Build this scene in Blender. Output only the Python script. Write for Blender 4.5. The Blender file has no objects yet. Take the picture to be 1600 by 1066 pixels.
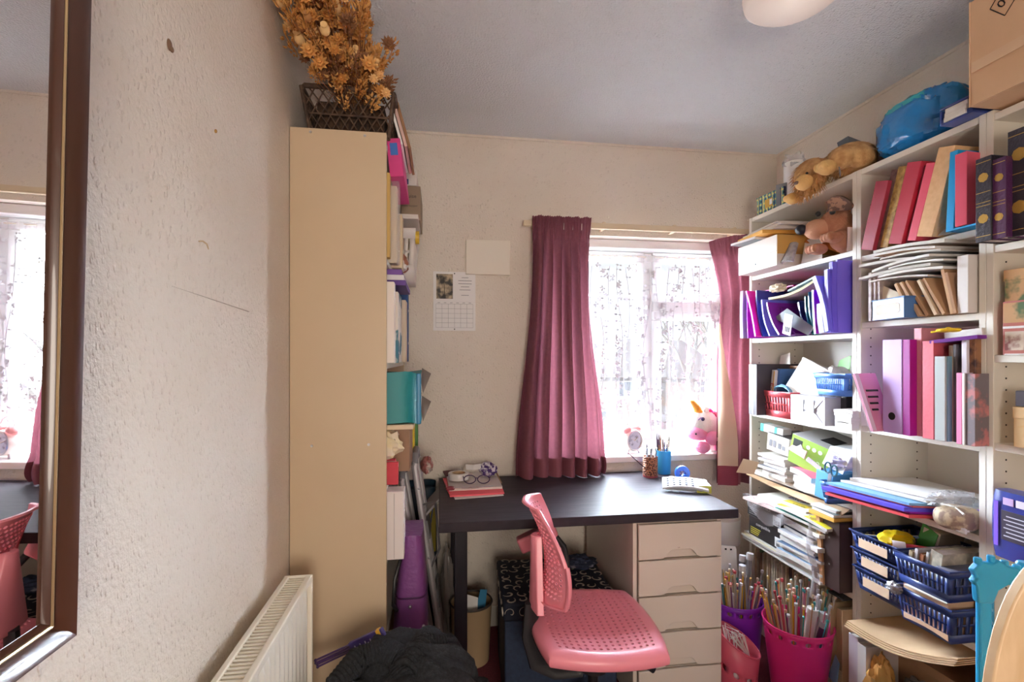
import bpy, math, random
from mathutils import Vector, Matrix, Euler, noise as mnoise
R = math.radians
rnd = random.Random(7)
scn = bpy.context.scene
COL = scn.collection

# ------------------------------------------------------------------ camera, world, light, exposure
CAMZ = 1.313; YAW = R(8.4); FPX = 768.0; HORIZON = 559.0
cam = bpy.data.cameras.new('camera'); cam_o = bpy.data.objects.new('camera', cam); COL.objects.link(cam_o)
cam.sensor_width = 36; cam.lens = FPX / 1600 * 36; cam.shift_y = (HORIZON - 533) / 1600; cam.clip_start = .02
cam_o.location = (0, 0, CAMZ); cam_o.rotation_euler = (R(90), 0, -YAW)
scn.camera = cam_o
scn.view_settings.view_transform = 'Standard'; scn.view_settings.look = 'None'
scn.view_settings.gamma = 1; scn.view_settings.use_curve_mapping = False
scn.view_settings.exposure = 0.47
cy = scn.cycles
cy.max_bounces = 14; cy.diffuse_bounces = 9; cy.transparent_max_bounces = 24; cy.glossy_bounces = 4; cy.transmission_bounces = 8
cy.use_denoising = True; cy.sample_clamp_indirect = 6
world = bpy.data.worlds.new('sky'); scn.world = world; world.use_nodes = True
bg = world.node_tree.nodes['Background']; bg.inputs['Color'].default_value = (.86, .93, 1.0, 1); bg.inputs['Strength'].default_value = .78
def lamp(name, typ, loc, energy, col, size=.1, rot=(0, 0, 0), **k):
    l = bpy.data.lights.new(name, typ); l.energy = energy; l.color = col
    if typ == 'POINT': l.shadow_soft_size = size
    if typ == 'SUN': l.angle = size
    if typ == 'AREA': l.size = size
    for a, b in k.items(): setattr(l, a, b)
    o = bpy.data.objects.new(name, l); COL.objects.link(o); o.location = loc; o.rotation_euler = rot
    return o
LAMP_X, LAMP_Y = .86, 1.0
lamp('ceiling_bulb', 'POINT', (LAMP_X + .06, LAMP_Y + .17, 2.33), .2, (1, .92, .84), .03)
lamp('added_fill_light', 'AREA', (.30, -1.45, 1.2), 31, (1, .89, .77), 1.0, (R(102), 0, R(-8)), shape='DISK')  # added warm fill from behind the camera; no lamp is known there
lamp('hazy_sun', 'SUN', (0, 6, 6), 235.0, (.77, .885, 1.0), R(120), (R(-78), 0, 0))

# ------------------------------------------------------------------ helpers
def at(px, py, X=None, Y=None, Z=None):
    u = (px - 800) / FPX; v = (HORIZON - py) / FPX
    d = Vector((u * math.cos(YAW) + math.sin(YAW), -u * math.sin(YAW) + math.cos(YAW), v))
    t = X / d.x if X is not None else (Y / d.y if Y is not None else (Z - CAMZ) / d.z)
    return Vector((d.x * t, d.y * t, CAMZ + d.z * t))
def lin(c):
    return tuple(((v / 255) / 12.92 if v / 255 <= .04045 else ((v / 255 + .055) / 1.055) ** 2.4) for v in c) + (1,)
_mats = {}
def mat(name, col=(200, 200, 200), rough=.5, metal=0, col2=None, nscale=20, ncon=(.35, .65), bump=0, bscale=60, alpha=1, transl=0,
        emit=0, spec=.5, stretch=(1, 1, 1), detail=3, coat=0):
    if name in _mats: return _mats[name]
    m = bpy.data.materials.new(name); m.use_nodes = True; _mats[name] = m
    nt = m.node_tree; N = nt.nodes; L = nt.links; b = N['Principled BSDF']; out = N['Material Output']
    b.inputs['Base Color'].default_value = lin(col); b.inputs['Roughness'].default_value = rough; b.inputs['Metallic'].default_value = metal
    b.inputs['Specular IOR Level'].default_value = spec; b.inputs['Coat Weight'].default_value = coat
    if col2 or bump:
        tc = N.new('ShaderNodeTexCoord'); mp = N.new('ShaderNodeMapping'); mp.inputs['Scale'].default_value = stretch
        L.new(tc.outputs['Object'], mp.inputs['Vector'])
    if col2:
        n = N.new('ShaderNodeTexNoise'); n.inputs['Scale'].default_value = nscale; n.inputs['Detail'].default_value = detail
        r = N.new('ShaderNodeValToRGB'); r.color_ramp.elements[0].position = ncon[0]; r.color_ramp.elements[1].position = ncon[1]
        r.color_ramp.elements[0].color = lin(col); r.color_ramp.elements[1].color = lin(col2)
        L.new(mp.outputs[0], n.inputs['Vector']); L.new(n.outputs['Fac'], r.inputs['Fac']); L.new(r.outputs['Color'], b.inputs['Base Color'])
    if bump:
        n2 = N.new('ShaderNodeTexNoise'); n2.inputs['Scale'].default_value = bscale; n2.inputs['Detail'].default_value = 3
        bp = N.new('ShaderNodeBump'); bp.inputs['Strength'].default_value = bump; bp.inputs['Distance'].default_value = .01
        L.new(mp.outputs[0], n2.inputs['Vector']); L.new(n2.outputs['Fac'], bp.inputs['Height']); L.new(bp.outputs[0], b.inputs['Normal'])
    sh = b.outputs[0]
    if transl:
        t = N.new('ShaderNodeBsdfTranslucent'); t.inputs['Color'].default_value = lin(col); mx = N.new('ShaderNodeMixShader'); mx.inputs[0].default_value = transl
        L.new(sh, mx.inputs[1]); L.new(t.outputs[0], mx.inputs[2]); sh = mx.outputs[0]
    if alpha < 1:
        t = N.new('ShaderNodeBsdfTransparent'); t.inputs['Color'].default_value = tuple(.6 + .4 * v for v in lin(col)[:3]) + (1,)
        mx = N.new('ShaderNodeMixShader'); mx.inputs[0].default_value = alpha
        L.new(t.outputs[0], mx.inputs[1]); L.new(sh, mx.inputs[2]); sh = mx.outputs[0]
    if emit:
        b.inputs['Emission Color'].default_value = lin(col); b.inputs['Emission Strength'].default_value = emit
    L.new(sh, out.inputs['Surface'])
    return m

class MB:
    def __init__(s): s.v = []; s.f = []; s.m = []
    def add(s, vs, fs, M=None, mi=0):
        o = len(s.v)
        s.v += [tuple(M @ Vector(p)) if M is not None else tuple(p) for p in vs]
        s.f += [tuple(o + i for i in f) for f in fs]; s.m += [mi] * len(fs)
        return s
    def box(s, x0, x1, y0, y1, z0, z1, M=None, mi=0):
        vs = [(x, y, z) for z in (z0, z1) for y in (y0, y1) for x in (x0, x1)]
        return s.add(vs, [(0, 2, 3, 1), (4, 5, 7, 6), (0, 1, 5, 4), (2, 6, 7, 3), (0, 4, 6, 2), (1, 3, 7, 5)], M, mi)
    def prism(s, poly, a, b, axis='z', M=None, mi=0):
        n = len(poly)
        def p(q, h): return {'z': (q[0], q[1], h), 'x': (h, q[0], q[1]), 'y': (q[0], h, q[1])}[axis]
        vs = [p(q, a) for q in poly] + [p(q, b) for q in poly]
        fs = [tuple(range(n))[::-1], tuple(range(n, 2 * n))] + [(i, (i + 1) % n, n + (i + 1) % n, n + i) for i in range(n)]
        return s.add(vs, fs, M, mi)
    def lathe(s, prof, n=24, M=None, mi=0, cap0=False, cap1=False, a0=0, a1=2 * math.pi):
        vs = []; full = abs(a1 - a0 - 2 * math.pi) < 1e-6; k = n if full else n + 1
        for r, z in prof:
            for i in range(k):
                a = a0 + (a1 - a0) * i / n; vs.append((r * math.cos(a), r * math.sin(a), z))
        fs = []
        for j in range(len(prof) - 1):
            for i in range(n):
                i2 = (i + 1) % k; fs.append((j * k + i, j * k + i2, (j + 1) * k + i2, (j + 1) * k + i))
        if cap0: fs.append(tuple(range(k))[::-1])
        if cap1: fs.append(tuple((len(prof) - 1) * k + i for i in range(k)))
        return s.add(vs, fs, M, mi)
    def tube(s, pts, r, n=8, closed=False, M=None, mi=0, flat=1.0):
        pts = [Vector(p) for p in pts]; m = len(pts); vs = []; up = None
        for i, p in enumerate(pts):
            a = pts[(i - 1) % m] if (i > 0 or closed) else p; b = pts[(i + 1) % m] if (i < m - 1 or closed) else p
            t = (b - a).normalized() if (b - a).length > 1e-9 else Vector((0, 0, 1))
            if up is None: up = t.orthogonal().normalized() if abs(t.z) > .95 else t.cross(Vector((0, 0, 1))).normalized()
            else: up = (up - t * up.dot(t)); up = up.normalized() if up.length > 1e-6 else t.orthogonal().normalized()
            w = t.cross(up); rr = r[i] if isinstance(r, (list, tuple)) else r
            for k in range(n):
                g = 2 * math.pi * k / n; vs.append(p + up * rr * math.cos(g) + w * rr * flat * math.sin(g))
        fs = []
        for j in range(m if closed else m - 1):
            for k in range(n):
                k2 = (k + 1) % n; j2 = (j + 1) % m; fs.append((j * n + k, j * n + k2, j2 * n + k2, j2 * n + k))
        if not closed: fs += [tuple(range(n))[::-1], tuple((m - 1) * n + k for k in range(n))]
        return s.add(vs, fs, M, mi)
    def grid(s, fn, nu, nv, cu=False, M=None, mi=0):
        ku = nu if cu else nu + 1
        vs = [fn(i / nu, j / nv) for j in range(nv + 1) for i in range(ku)]
        fs = [(j * ku + i, j * ku + (i + 1) % ku, (j + 1) * ku + (i + 1) % ku, (j + 1) * ku + i) for j in range(nv) for i in range(nu)]
        return s.add(vs, fs, M, mi)
    def slab(s, fn, nu, nv, off, M=None, mi=0):
        """a surface given twice: top fn, bottom fn + off, edges closed"""
        off = Vector(off); t = [Vector(fn(i / nu, j / nv)) for j in range(nv + 1) for i in range(nu + 1)]; k = nu + 1; n = len(t)
        vs = t + [p + off for p in t]
        fs = [(j * k + i, j * k + i + 1, (j + 1) * k + i + 1, (j + 1) * k + i) for j in range(nv) for i in range(nu)]
        fs += [tuple(n + q for q in f[::-1]) for f in fs]
        ring = [i for i in range(k)] + [j * k + nu for j in range(1, nv + 1)] + [nv * k + i for i in range(nu - 1, -1, -1)] + [j * k for j in range(nv - 1, 0, -1)]
        fs += [(ring[(i + 1) % len(ring)], ring[i], n + ring[i], n + ring[(i + 1) % len(ring)]) for i in range(len(ring))]
        return s.add(vs, fs, M, mi)
    def ball(s, c, r, n=14, m=9, M=None, mi=0, rot=None):
        r = (r, r, r) if isinstance(r, (int, float)) else r
        Q = Matrix.Translation(c) @ (rot if rot is not None else Matrix()).to_4x4()
        vs = []
        for j in range(1, m):
            t = math.pi * j / m
            for i in range(n):
                a = 2 * math.pi * i / n; vs.append(Q @ Vector((r[0] * math.sin(t) * math.cos(a), r[1] * math.sin(t) * math.sin(a), r[2] * math.cos(t))))
        top = len(vs); vs += [Q @ Vector((0, 0, r[2])), Q @ Vector((0, 0, -r[2]))]
        fs = [(j * n + i, (j + 1) * n + i, (j + 1) * n + (i + 1) % n, j * n + (i + 1) % n) for j in range(m - 2) for i in range(n)]
        fs += [(top, i, (i + 1) % n) for i in range(n)] + [(top + 1, (m - 2) * n + (i + 1) % n, (m - 2) * n + i) for i in range(n)]
        return s.add(vs, fs, M, mi)
    def mesh(s, name, mats, angle=35):
        me = bpy.data.meshes.new(name); me.from_pydata(s.v, [], s.f)
        for x in (mats if isinstance(mats, (list, tuple)) else [mats]): me.materials.append(x)
        me.polygons.foreach_set('material_index', s.m)
        me.shade_smooth()
        me.set_sharp_from_angle(angle=R(angle))
        me.update(); return me
    def build(s, name, mats, parent=None, bevel=0, seg=2, angle=35, label=None, kind=None):
        me = s.mesh(name, mats, angle)
        o = bpy.data.objects.new(name, me); COL.objects.link(o); o.parent = parent
        if bevel:
            b = o.modifiers.new('bevel', 'BEVEL'); b.width = bevel; b.segments = seg; b.limit_method = 'ANGLE'; b.angle_limit = R(40)
        if label: o['label'] = label
        if kind: o['kind'] = kind
        return o
def tag(o, label, cat, group=None, loc=None, rot=None):
    o['label'] = label; o['category'] = cat
    if group: o['group'] = group
    if loc is not None: o.location = loc
    if rot is not None: o.rotation_euler = rot if isinstance(rot, (tuple, list, Euler)) else (0, 0, rot)
    return o
def thing(name, label, cat, loc=(0, 0, 0), rot=0, group=None):
    o = bpy.data.objects.new(name, None); COL.objects.link(o); o.empty_display_size = .02
    return tag(o, label, cat, group, loc, rot)
def struct(o): o['kind'] = 'structure'; return o
def T(x, y, z): return Matrix.Translation((x, y, z))
def RX(a): return Matrix.Rotation(R(a), 4, 'X')
def RY(a): return Matrix.Rotation(R(a), 4, 'Y')
def RZ(a): return Matrix.Rotation(R(a), 4, 'Z')
def remesh(o, vox, smooth=4):
    m = o.modifiers.new('remesh', 'REMESH'); m.mode = 'VOXEL'; m.voxel_size = vox; m.use_smooth_shade = True
    if smooth: q = o.modifiers.new('smooth', 'SMOOTH'); q.iterations = smooth; q.factor = .5
    return o
def copy_tree(o, parent=None):
    c = o.copy(); COL.objects.link(c); c.parent = parent
    for ch in list(o.children): copy_tree(ch, c)
    return c
def text(s, size, mt, parent, loc, rot, name='lettering', ext=.0003, align='CENTER', sx=1.0):
    cu = bpy.data.curves.new(name, 'FONT'); cu.body = s; cu.size = size; cu.extrude = ext; cu.align_x = align; cu.align_y = 'CENTER'
    cu.materials.append(mt); cu.resolution_u = 2
    tmp = bpy.data.objects.new('tmp', cu); me = bpy.data.meshes.new_from_object(tmp); bpy.data.objects.remove(tmp)
    o = bpy.data.objects.new(name, me); COL.objects.link(o); o.parent = parent; o.location = loc; o.rotation_euler = rot; o.scale = (sx, 1, 1)
    o['kind'] = 'stuff'; return o
FACE_W = (R(90), 0, R(-90))    # lettering on a face that looks towards -X
FACE_S = (R(90), 0, 0)         # lettering on a face that looks towards -Y

# ------------------------------------------------------------------ shared materials
WALL = mat('wall_paint', (230, 221, 209), .75, bump=.42, bscale=120, col2=(225, 214, 200), nscale=3, spec=.3)
def woodchip(m, scale, cut, strength, stretch):
    nt = m.node_tree; N = nt.nodes; L = nt.links; b = N['Principled BSDF']
    tc = N.new('ShaderNodeTexCoord'); mp = N.new('ShaderNodeMapping'); mp.inputs['Scale'].default_value = stretch; L.new(tc.outputs['Object'], mp.inputs['Vector'])
    v = N.new('ShaderNodeTexVoronoi'); v.inputs['Scale'].default_value = scale; L.new(mp.outputs[0], v.inputs['Vector'])
    r = N.new('ShaderNodeMapRange'); r.inputs['From Min'].default_value = .16; r.inputs['From Max'].default_value = .34; r.inputs['To Min'].default_value = 1; r.inputs['To Max'].default_value = 0; L.new(v.outputs['Distance'], r.inputs['Value'])
    s_ = N.new('ShaderNodeSeparateColor'); L.new(v.outputs['Color'], s_.inputs[0])
    g = N.new('ShaderNodeMath'); g.operation = 'GREATER_THAN'; g.inputs[1].default_value = cut; L.new(s_.outputs[0], g.inputs[0])
    mu = N.new('ShaderNodeMath'); mu.operation = 'MULTIPLY'; L.new(r.outputs[0], mu.inputs[0]); L.new(g.outputs[0], mu.inputs[1])
    bp = N.new('ShaderNodeBump'); bp.inputs['Strength'].default_value = strength; bp.inputs['Distance'].default_value = .006; L.new(mu.outputs[0], bp.inputs['Height'])
    old = b.inputs['Normal'].links[0].from_socket; L.new(old, bp.inputs['Normal']); L.new(bp.outputs[0], b.inputs['Normal'])
woodchip(WALL, 75, .55, .48, (1, 1.6, .8))
CEIL = mat('ceiling_paint', (230, 234, 238), .85, bump=.8, bscale=130)
woodchip(CEIL, 90, .6, .6, (1, 1, 1))
CARPET = mat('carpet', (120, 46, 58), .95, col2=(96, 34, 48), nscale=160, bump=.6, bscale=300)
WHITE = mat('white_melamine', (232, 226, 214), .4)
CREAM = mat('cream_melamine', (204, 182, 152), .45, col2=(196, 174, 144), nscale=2)
UPVC = mat('window_plastic', (236, 236, 236), .3)
PAPER = mat('paper', (228, 224, 218), .8, col2=(214, 208, 200), nscale=30, stretch=(1, 1, 14))
PAPERW = mat('white_paper', (240, 238, 236), .8)
BLACKP = mat('black_plastic', (30, 29, 32), .45)
KRAFT = mat('kraft_card', (204, 172, 136), .85, col2=(194, 162, 126), nscale=12)
METAL = mat('steel', (200, 200, 204), .3, 1)
ALU = mat('aluminium', (206, 204, 206), .42, .55, bump=.05, bscale=200)
INK = mat('black_ink', (24, 22, 24), .8)
GREYINK = mat('grey_ink', (120, 118, 122), .8)

# ------------------------------------------------------------------ room shell
XL, XR, YB, YF, ZC = -.455, 1.79, 2.40, -.95, 2.40
WX0, WX1, WZ0, WZ1, WD = .60, 1.60, .818, 1.932, .30       # window opening in the back wall, and its depth
struct(MB().box(XL - .7, XR + .3, -2.75, YB + WD, -.12, 0).build('floor', CARPET))
struct(MB().box(XL - .7, XR + .3, -2.75, YB + WD, ZC, ZC + .12).build('ceiling', CEIL))
wl = struct(MB().box(XL - .15, XL, YF - .2, YB + WD, 0, ZC).build('wall_left', WALL))
struct(MB().box(XR, XR + .15, YF - .2, YB + WD, 0, ZC).build('wall_right', WALL))
w = MB(); w.box(XL, WX0, YB, YB + WD, 0, ZC); w.box(WX1, XR, YB, YB + WD, 0, ZC); w.box(WX0, WX1, YB, YB + WD, 0, WZ0 - .02); w.box(WX0, WX1, YB, YB + WD, WZ1, ZC)
struct(w.build('wall_back', WALL))
w = MB(); w.box(XL, -.2, YF - .12, YF, 0, ZC); w.box(.6, XR, YF - .12, YF, 0, ZC); w.box(-.2, .6, YF - .12, YF, 2.02, ZC)
struct(w.build('wall_front', WALL))
d1 = struct(MB().box(-.275, -.235, YF + .01, YF + .77, 0.005, 2.0).build('door_1', WHITE, bevel=.003))
MB().box(-.236, -.229, YF + .12, YF + .66, .15, .9).build('door_panel', WHITE, d1, bevel=.004)
MB().box(-.236, -.229, YF + .12, YF + .66, 1.05, 1.88).build('door_panel', WHITE, d1, bevel=.004)
w = MB(); w.box(-1.0, 1.9, -2.72, -2.6, 0, ZC); w.box(-1.12, -1.0, -2.72, YF - .12, 0, ZC); w.box(1.9, 2.02, -2.72, YF - .12, 0, ZC); w.box(-1.1, XL, YF - .24, YF - .12, 0, ZC)
struct(w.build('wall_added_landing', WALL))  # unseen landing, added to keep the sky out around the fill light
for i, (a, b) in enumerate((((XL, YB), (XR, YB)), ((XR, YF), (XR, YB)))):
    m = MB()
    if i == 0: m.box(XL, XR, YB - .006, YB, ZC - .012, ZC)
    else: m.box(XR - .006, XR, YF, YB, ZC - .012, ZC)
    struct(m.build('trim_%d' % (i + 1), WALL))
m = MB().box(XL, XR, YB - .014, YB, 0, .1); struct(m.build('baseboard_back', WHITE, bevel=.004))
m = MB().box(XL, XL + .014, YF, YB - .02, 0, .1); struct(m.build('baseboard_left', WHITE, bevel=.004))
# marks on the left wall
def wall_pt(px, py): return at(px, py, X=XL)
p = wall_pt(264, 70); MB().ball((0, 0, 0), (.004, .007, .010), 10, 6).ball((.003, .003, -.006), (.003, .005, .005), 8, 5).build('wall_plug', mat('plug_brown', (120, 92, 70), .7), wl).location = p
p = wall_pt(337, 205); MB().ball((0, 0, 0), (.002, .007, .004), 8, 5, rot=RX(30)).build('wall_plug', mat('plug_ochre', (176, 132, 60), .7), wl).location = p
p = wall_pt(318, 381); MB().tube([(0, -.02, .0), (.001, -.005, .004), (.001, .012, .002), (0, .02, -.006)], .0016, 6).build('wall_scuff', mat('scuff', (206, 180, 140), .8), wl).location = p
a, b = wall_pt(268, 447), wall_pt(388, 487)
MB().tube([a, (a + b) / 2, b], [.001, .003, .003], 6, flat=.3).build('wall_scuff', mat('smudge', (206, 194, 180), .9), wl)

# ------------------------------------------------------------------ window_1
YW = 2.55
win = struct(bpy.data.objects.new('window_1', None)); COL.objects.link(win)
def fr(m, x0, x1, z0, z1, w, y0=YW, y1=YW + .06):
    m.box(x0, x1, y0, y1, z0, z0 + w); m.box(x0, x1, y0, y1, z1 - w, z1); m.box(x0, x0 + w, y0, y1, z0 + w, z1 - w); m.box(x1 - w, x1, y0, y1, z0 + w, z1 - w)
m = MB(); fr(m, WX0, WX1, WZ0, WZ1, .05); m.box(1.095, 1.155, YW, YW + .06, WZ0 + .05, WZ1 - .05); m.box(1.155, WX1 - .05, YW, YW + .06, 1.56, 1.62)
m.build('window_frame', UPVC, win, bevel=.006)
sashes = ((.645, 1.10, .865, 1.885), (1.15, 1.555, .865, 1.565), (1.15, 1.555, 1.615, 1.885))
for i, (x0, x1, z0, z1) in enumerate(sashes):
    m = MB(); fr(m, x0, x1, z0, z1, .048 if i else .052, YW - .018, YW + .02); m.build('window_sash', UPVC, win, bevel=.006)
GLASS = bpy.data.materials.new('window_glass'); GLASS.use_nodes = True; _n = GLASS.node_tree.nodes; _l = GLASS.node_tree.links; _n.remove(_n['Principled BSDF'])
_t = _n.new('ShaderNodeBsdfTransparent'); _g = _n.new('ShaderNodeBsdfGlossy'); _g.inputs['Roughness'].default_value = .03; _m = _n.new('ShaderNodeMixShader'); _m.inputs[0].default_value = .03
_l.new(_t.outputs[0], _m.inputs[1]); _l.new(_g.outputs[0], _m.inputs[2]); _l.new(_m.outputs[0], _n['Material Output'].inputs['Surface'])
for x0, x1, z0, z1 in sashes:
    MB().box(x0 + .045, x1 - .045, YW + .028, YW + .034, z0 + .045, z1 - .045).build('window_pane', GLASS, win)
MB().box(.69, 1.06, YW + .022, YW + .027, 1.645, 1.653).build('glazing_bar', mat('lead_bar', (150, 150, 156), .4), win)
MB().box(1.112, 1.126, YW - .03, YW, 1.02, 1.13).box(1.116, 1.122, YW - .045, YW - .03, 1.03, 1.2).build('window_handle', UPVC, win, bevel=.003)
m = MB().box(WX0 - .03, WX1 - .04, YB - .05, YB, WZ0 - .032, WZ0).box(WX0 + .001, WX1 - .001, YB, YW, WZ0 - .019, WZ0); m.build('window_sill', mat('sill_gloss', (232, 226, 222), .25), win, bevel=.005)
MB().box(WX0 + .001, WX1 - .001, YB + .06, YW, WZ1 - .045, WZ1 - .001).build('head_trim', UPVC, win, bevel=.004)
# curtain rail
rail = thing('curtain_rail', 'cream curtain rail fixed above the window between the two curtains', 'curtain rail', (0, 0, 0))
MB().box(.40, 1.70, 2.325, 2.337, 1.945, 1.975).box(.40, 1.70, 2.318, 2.325, 1.945, 1.951).build('rail', mat('rail_cream', (226, 208, 178), .4), rail, bevel=.002)
for x in (.45, .80, 1.17, 1.50, 1.66): MB().box(x, x + .015, 2.337, 2.40, 1.95, 1.985).build('bracket', mat('rail_cream'), rail, bevel=.002)

# ------------------------------------------------------------------ outside
struct(MB().box(-40, 50, 3.2, 70, -3.2, -3.0).build('ground', mat('pale_drive', (196, 190, 184), 1, spec=0, col2=(186, 182, 170), nscale=.6)))
HY = 15.0
def house(name, label, px_eave0, px_ridge0, px_ridge1, px_eave1, y_ridge, y_eave, wins, Y):
    h = thing(name, label, 'house')
    e0, r0, r1, e1 = at(px_eave0, y_eave, Y=Y), at(px_ridge0, y_ridge, Y=Y + 3), at(px_ridge1, y_ridge, Y=Y + 3), at(px_eave1, y_eave, Y=Y)
    ze = e0.z; zr = r0.z; x0, x1 = e0.x, e1.x; dpt = 7
    MB().box(x0 + .3, x1 - .3, Y + .3, Y + dpt - .3, -3, ze).build('wall', mat('render_wall', (110, 100, 96), 1, spec=0), h)
    vs = [(x0, Y, ze), (x1, Y, ze), (x1, Y + dpt, ze), (x0, Y + dpt, ze), (r0.x, Y + 3, zr), (r1.x, Y + 3, zr),
          (x0, Y, ze - .12), (x1, Y, ze - .12), (x1, Y + dpt, ze - .12), (x0, Y + dpt, ze - .12)]
    MB().add(vs, [(0, 1, 5, 4), (1, 2, 5), (2, 3, 4, 5), (3, 0, 4), (0, 6, 7, 1), (1, 7, 8, 2), (2, 8, 9, 3), (3, 9, 6, 0), (6, 9, 8, 7)]).build('roof', mat('roof_tiles', (62, 57, 55), 1, spec=0, col2=(52, 48, 46), nscale=4, stretch=(1, 1, 6)), h, angle=10)
    for (a, b, c, d) in wins:
        p, q = at(a, b, Y=Y + .3), at(c, d, Y=Y + .3)
        f = MB().box(p.x, q.x, Y + .24, Y + .31, q.z, p.z).build('window', UPVC, h)
        MB().box(p.x + .06, q.x - .06, Y + .22, Y + .245, q.z + .06, p.z - .06).build('pane', mat('dark_pane', (70, 74, 80), .15), f)
    return h
house('house', 'pale rendered house with hipped grey roof behind the left window pane', 925, 982, 1012, 1042, 530, 590, ((964, 594, 990, 622), (932, 640, 950, 668)), HY)
house('house', 'pale rendered house with hipped grey roof behind the right window panes', 1034, 1048, 1066, 1150, 532, 592, ((1085, 593, 1102, 616), (1052, 640, 1070, 668)), HY + 2)
house('house', 'low far house whose roof slopes at the left curtain edge', 770, 820, 870, 905, 548, 600, ((880, 610, 900, 630),), HY + 16)
t = thing('street_tree', 'bare pale tree beside the right hand house outside the window', 'tree', at(1112, 640, Y=13) * 1)
t.location.z = -3
m = MB(); tr = random.Random(3)
def branch(p, d, L, r, k):
    q = p + d * L; m.tube([p, (p + q) / 2 + Vector((tr.uniform(-.05, .05), 0, 0)), q], [r, r * .85, r * .7], 5)
    if k:
        for _ in range(3): branch(q, (d + Vector((tr.uniform(-.7, .7), tr.uniform(-.7, .7), tr.uniform(0, .5)))).normalized(), L * .68, r * .62, k - 1)
branch(Vector((0, 0, 0)), Vector((0, 0, 1)), 2.2, .13, 5)
m.build('bare_branches', mat('bark', (84, 80, 76), 1, spec=0), t)

# ------------------------------------------------------------------ mirror on the left wall
mir = thing('mirror', 'tall mirror in a brown wooden frame hung on the left wall', 'mirror', (XL + .012, .09, .985), (0, R(1.2), 0))
MW, MH, FW = .555, 1.02, .036
WOOD = mat('mirror_wood', (62, 34, 24), .3, col2=(86, 50, 34), nscale=7, stretch=(1, 1, .12) , coat=.4)
prof = [(.0, .0), (.0, .010), (.004, .016), (.008, .012), (.013, .013), (.020, .024), (.030, .026), (FW, .018), (FW, 0)]   # across the frame (from inside out), proud of the wall
def frame_bar(m, a, b, out):    # mitred bar between two outer corners, out = outward direction
    a, b, out = Vector(a), Vector(b), Vector(out); along = (b - a).normalized(); n = len(prof); vs = []
    for end, s in ((a, 1), (b, -1)):
        for q, h in prof:
            ins = FW - q
            vs.append(end - out * ins + along * s * ins + Vector((h, 0, 0)))
    m.add(vs, [(i, (i + 1) % n, n + (i + 1) % n, n + i) for i in range(n)])
cs = [(0, 0, 0), (0, MW, 0), (0, MW, MH), (0, 0, MH)]; outs = [(0, 0, -1), (0, 1, 0), (0, 0, 1), (0, -1, 0)]
for i in range(4):
    m = MB(); frame_bar(m, cs[i], cs[(i + 1) % 4], outs[i]); m.build('frame', WOOD, mir, angle=50)
    m = MB(); a, b = Vector(cs[i]), Vector(cs[(i + 1) % 4]); al = (b - a).normalized(); o = Vector(outs[i])
    m.tube([a - o * .028 + al * .028 + Vector((.0145, 0, 0)), b - o * .028 - al * .028 + Vector((.0145, 0, 0))], .0022, 6)
    m.build('highlight_line', mat('gilt', (190, 164, 124), .35, .6), mir)  # pale line painted along the frame as its thin highlight, not gilding
MB().box(.004, .009, FW - .004, MW - FW + .004, FW - .004, MH - FW + .004).build('mirror_glass', mat('mirror_silver', (226, 222, 220), .012, 1), mir)
MB().box(-.004, .004, .01, MW - .01, .01, MH - .01).build('back_board', mat('mdf', (120, 90, 66), .8), mir)

# ------------------------------------------------------------------ radiator
RADW = mat('radiator_enamel', (236, 230, 214), .3)
rad = thing('radiator', 'white panel radiator with top grille under the mirror by bookcase', 'radiator', (XL + .04, .45, .12))
RL, RH, RD = .955, .597, .072
def rib(m, x, sgn):
    n = 29; vs = []; 
    pts = [(0, 0)]
    for i in range(n):
        y = .018 + i * (RL - .036) / n; s = (RL - .036) / n
        pts += [(y, 0), (y + s * .25, .006), (y + s * .6, .006), (y + s * .85, 0)]
    pts.append((RL, 0))
    for z, k in ((.0, 0), (.03, 0), (.045, 1), (RH - .045, 1), (RH - .03, 0), (RH, 0)):
        vs += [(x + sgn * (h * k), y, z) for y, h in pts]
    q = len(pts); m.add(vs, [(j * q + i, j * q + i + 1, (j + 1) * q + i + 1, (j + 1) * q + i) for j in range(5) for i in range(q - 1)])
m = MB(); rib(m, RD - .012, 1); m.build('front_panel', RADW, rad, angle=25)
m = MB(); rib(m, .008, -1); m.build('back_panel', RADW, rad, angle=25)
MB().box(-.001, RD + .001, RL - .006, RL + .006, .0, RH + .004).build('end_cap', RADW, rad, bevel=.003)
MB().box(-.001, RD + .001, -.006, .006, .0, RH + .004).build('end_cap', RADW, rad, bevel=.003)
m = MB().box(.0, .014, 0, RL, RH - .008, RH + .004).box(RD - .016, RD, 0, RL, RH - .014, RH + .004); m.build('top_rail', RADW, rad, bevel=.003)
m = MB()
for i in range(72): m.box(.013, RD - .015, .008 + i * (RL - .016) / 72, .008 + i * (RL - .016) / 72 + .0062, RH - .008, RH + .001)
m.build('top_grille', RADW, rad, kind='stuff')
MB().box(.01, RD - .012, .01, RL - .01, RH - .06, RH - .05).build('convector', mat('rad_inside', (150, 132, 104), .8), rad)
for y in (.15, .75): MB().box(-.039, 0, y, y + .03, .1, .5).build('wall_bracket', RADW, rad)

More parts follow.
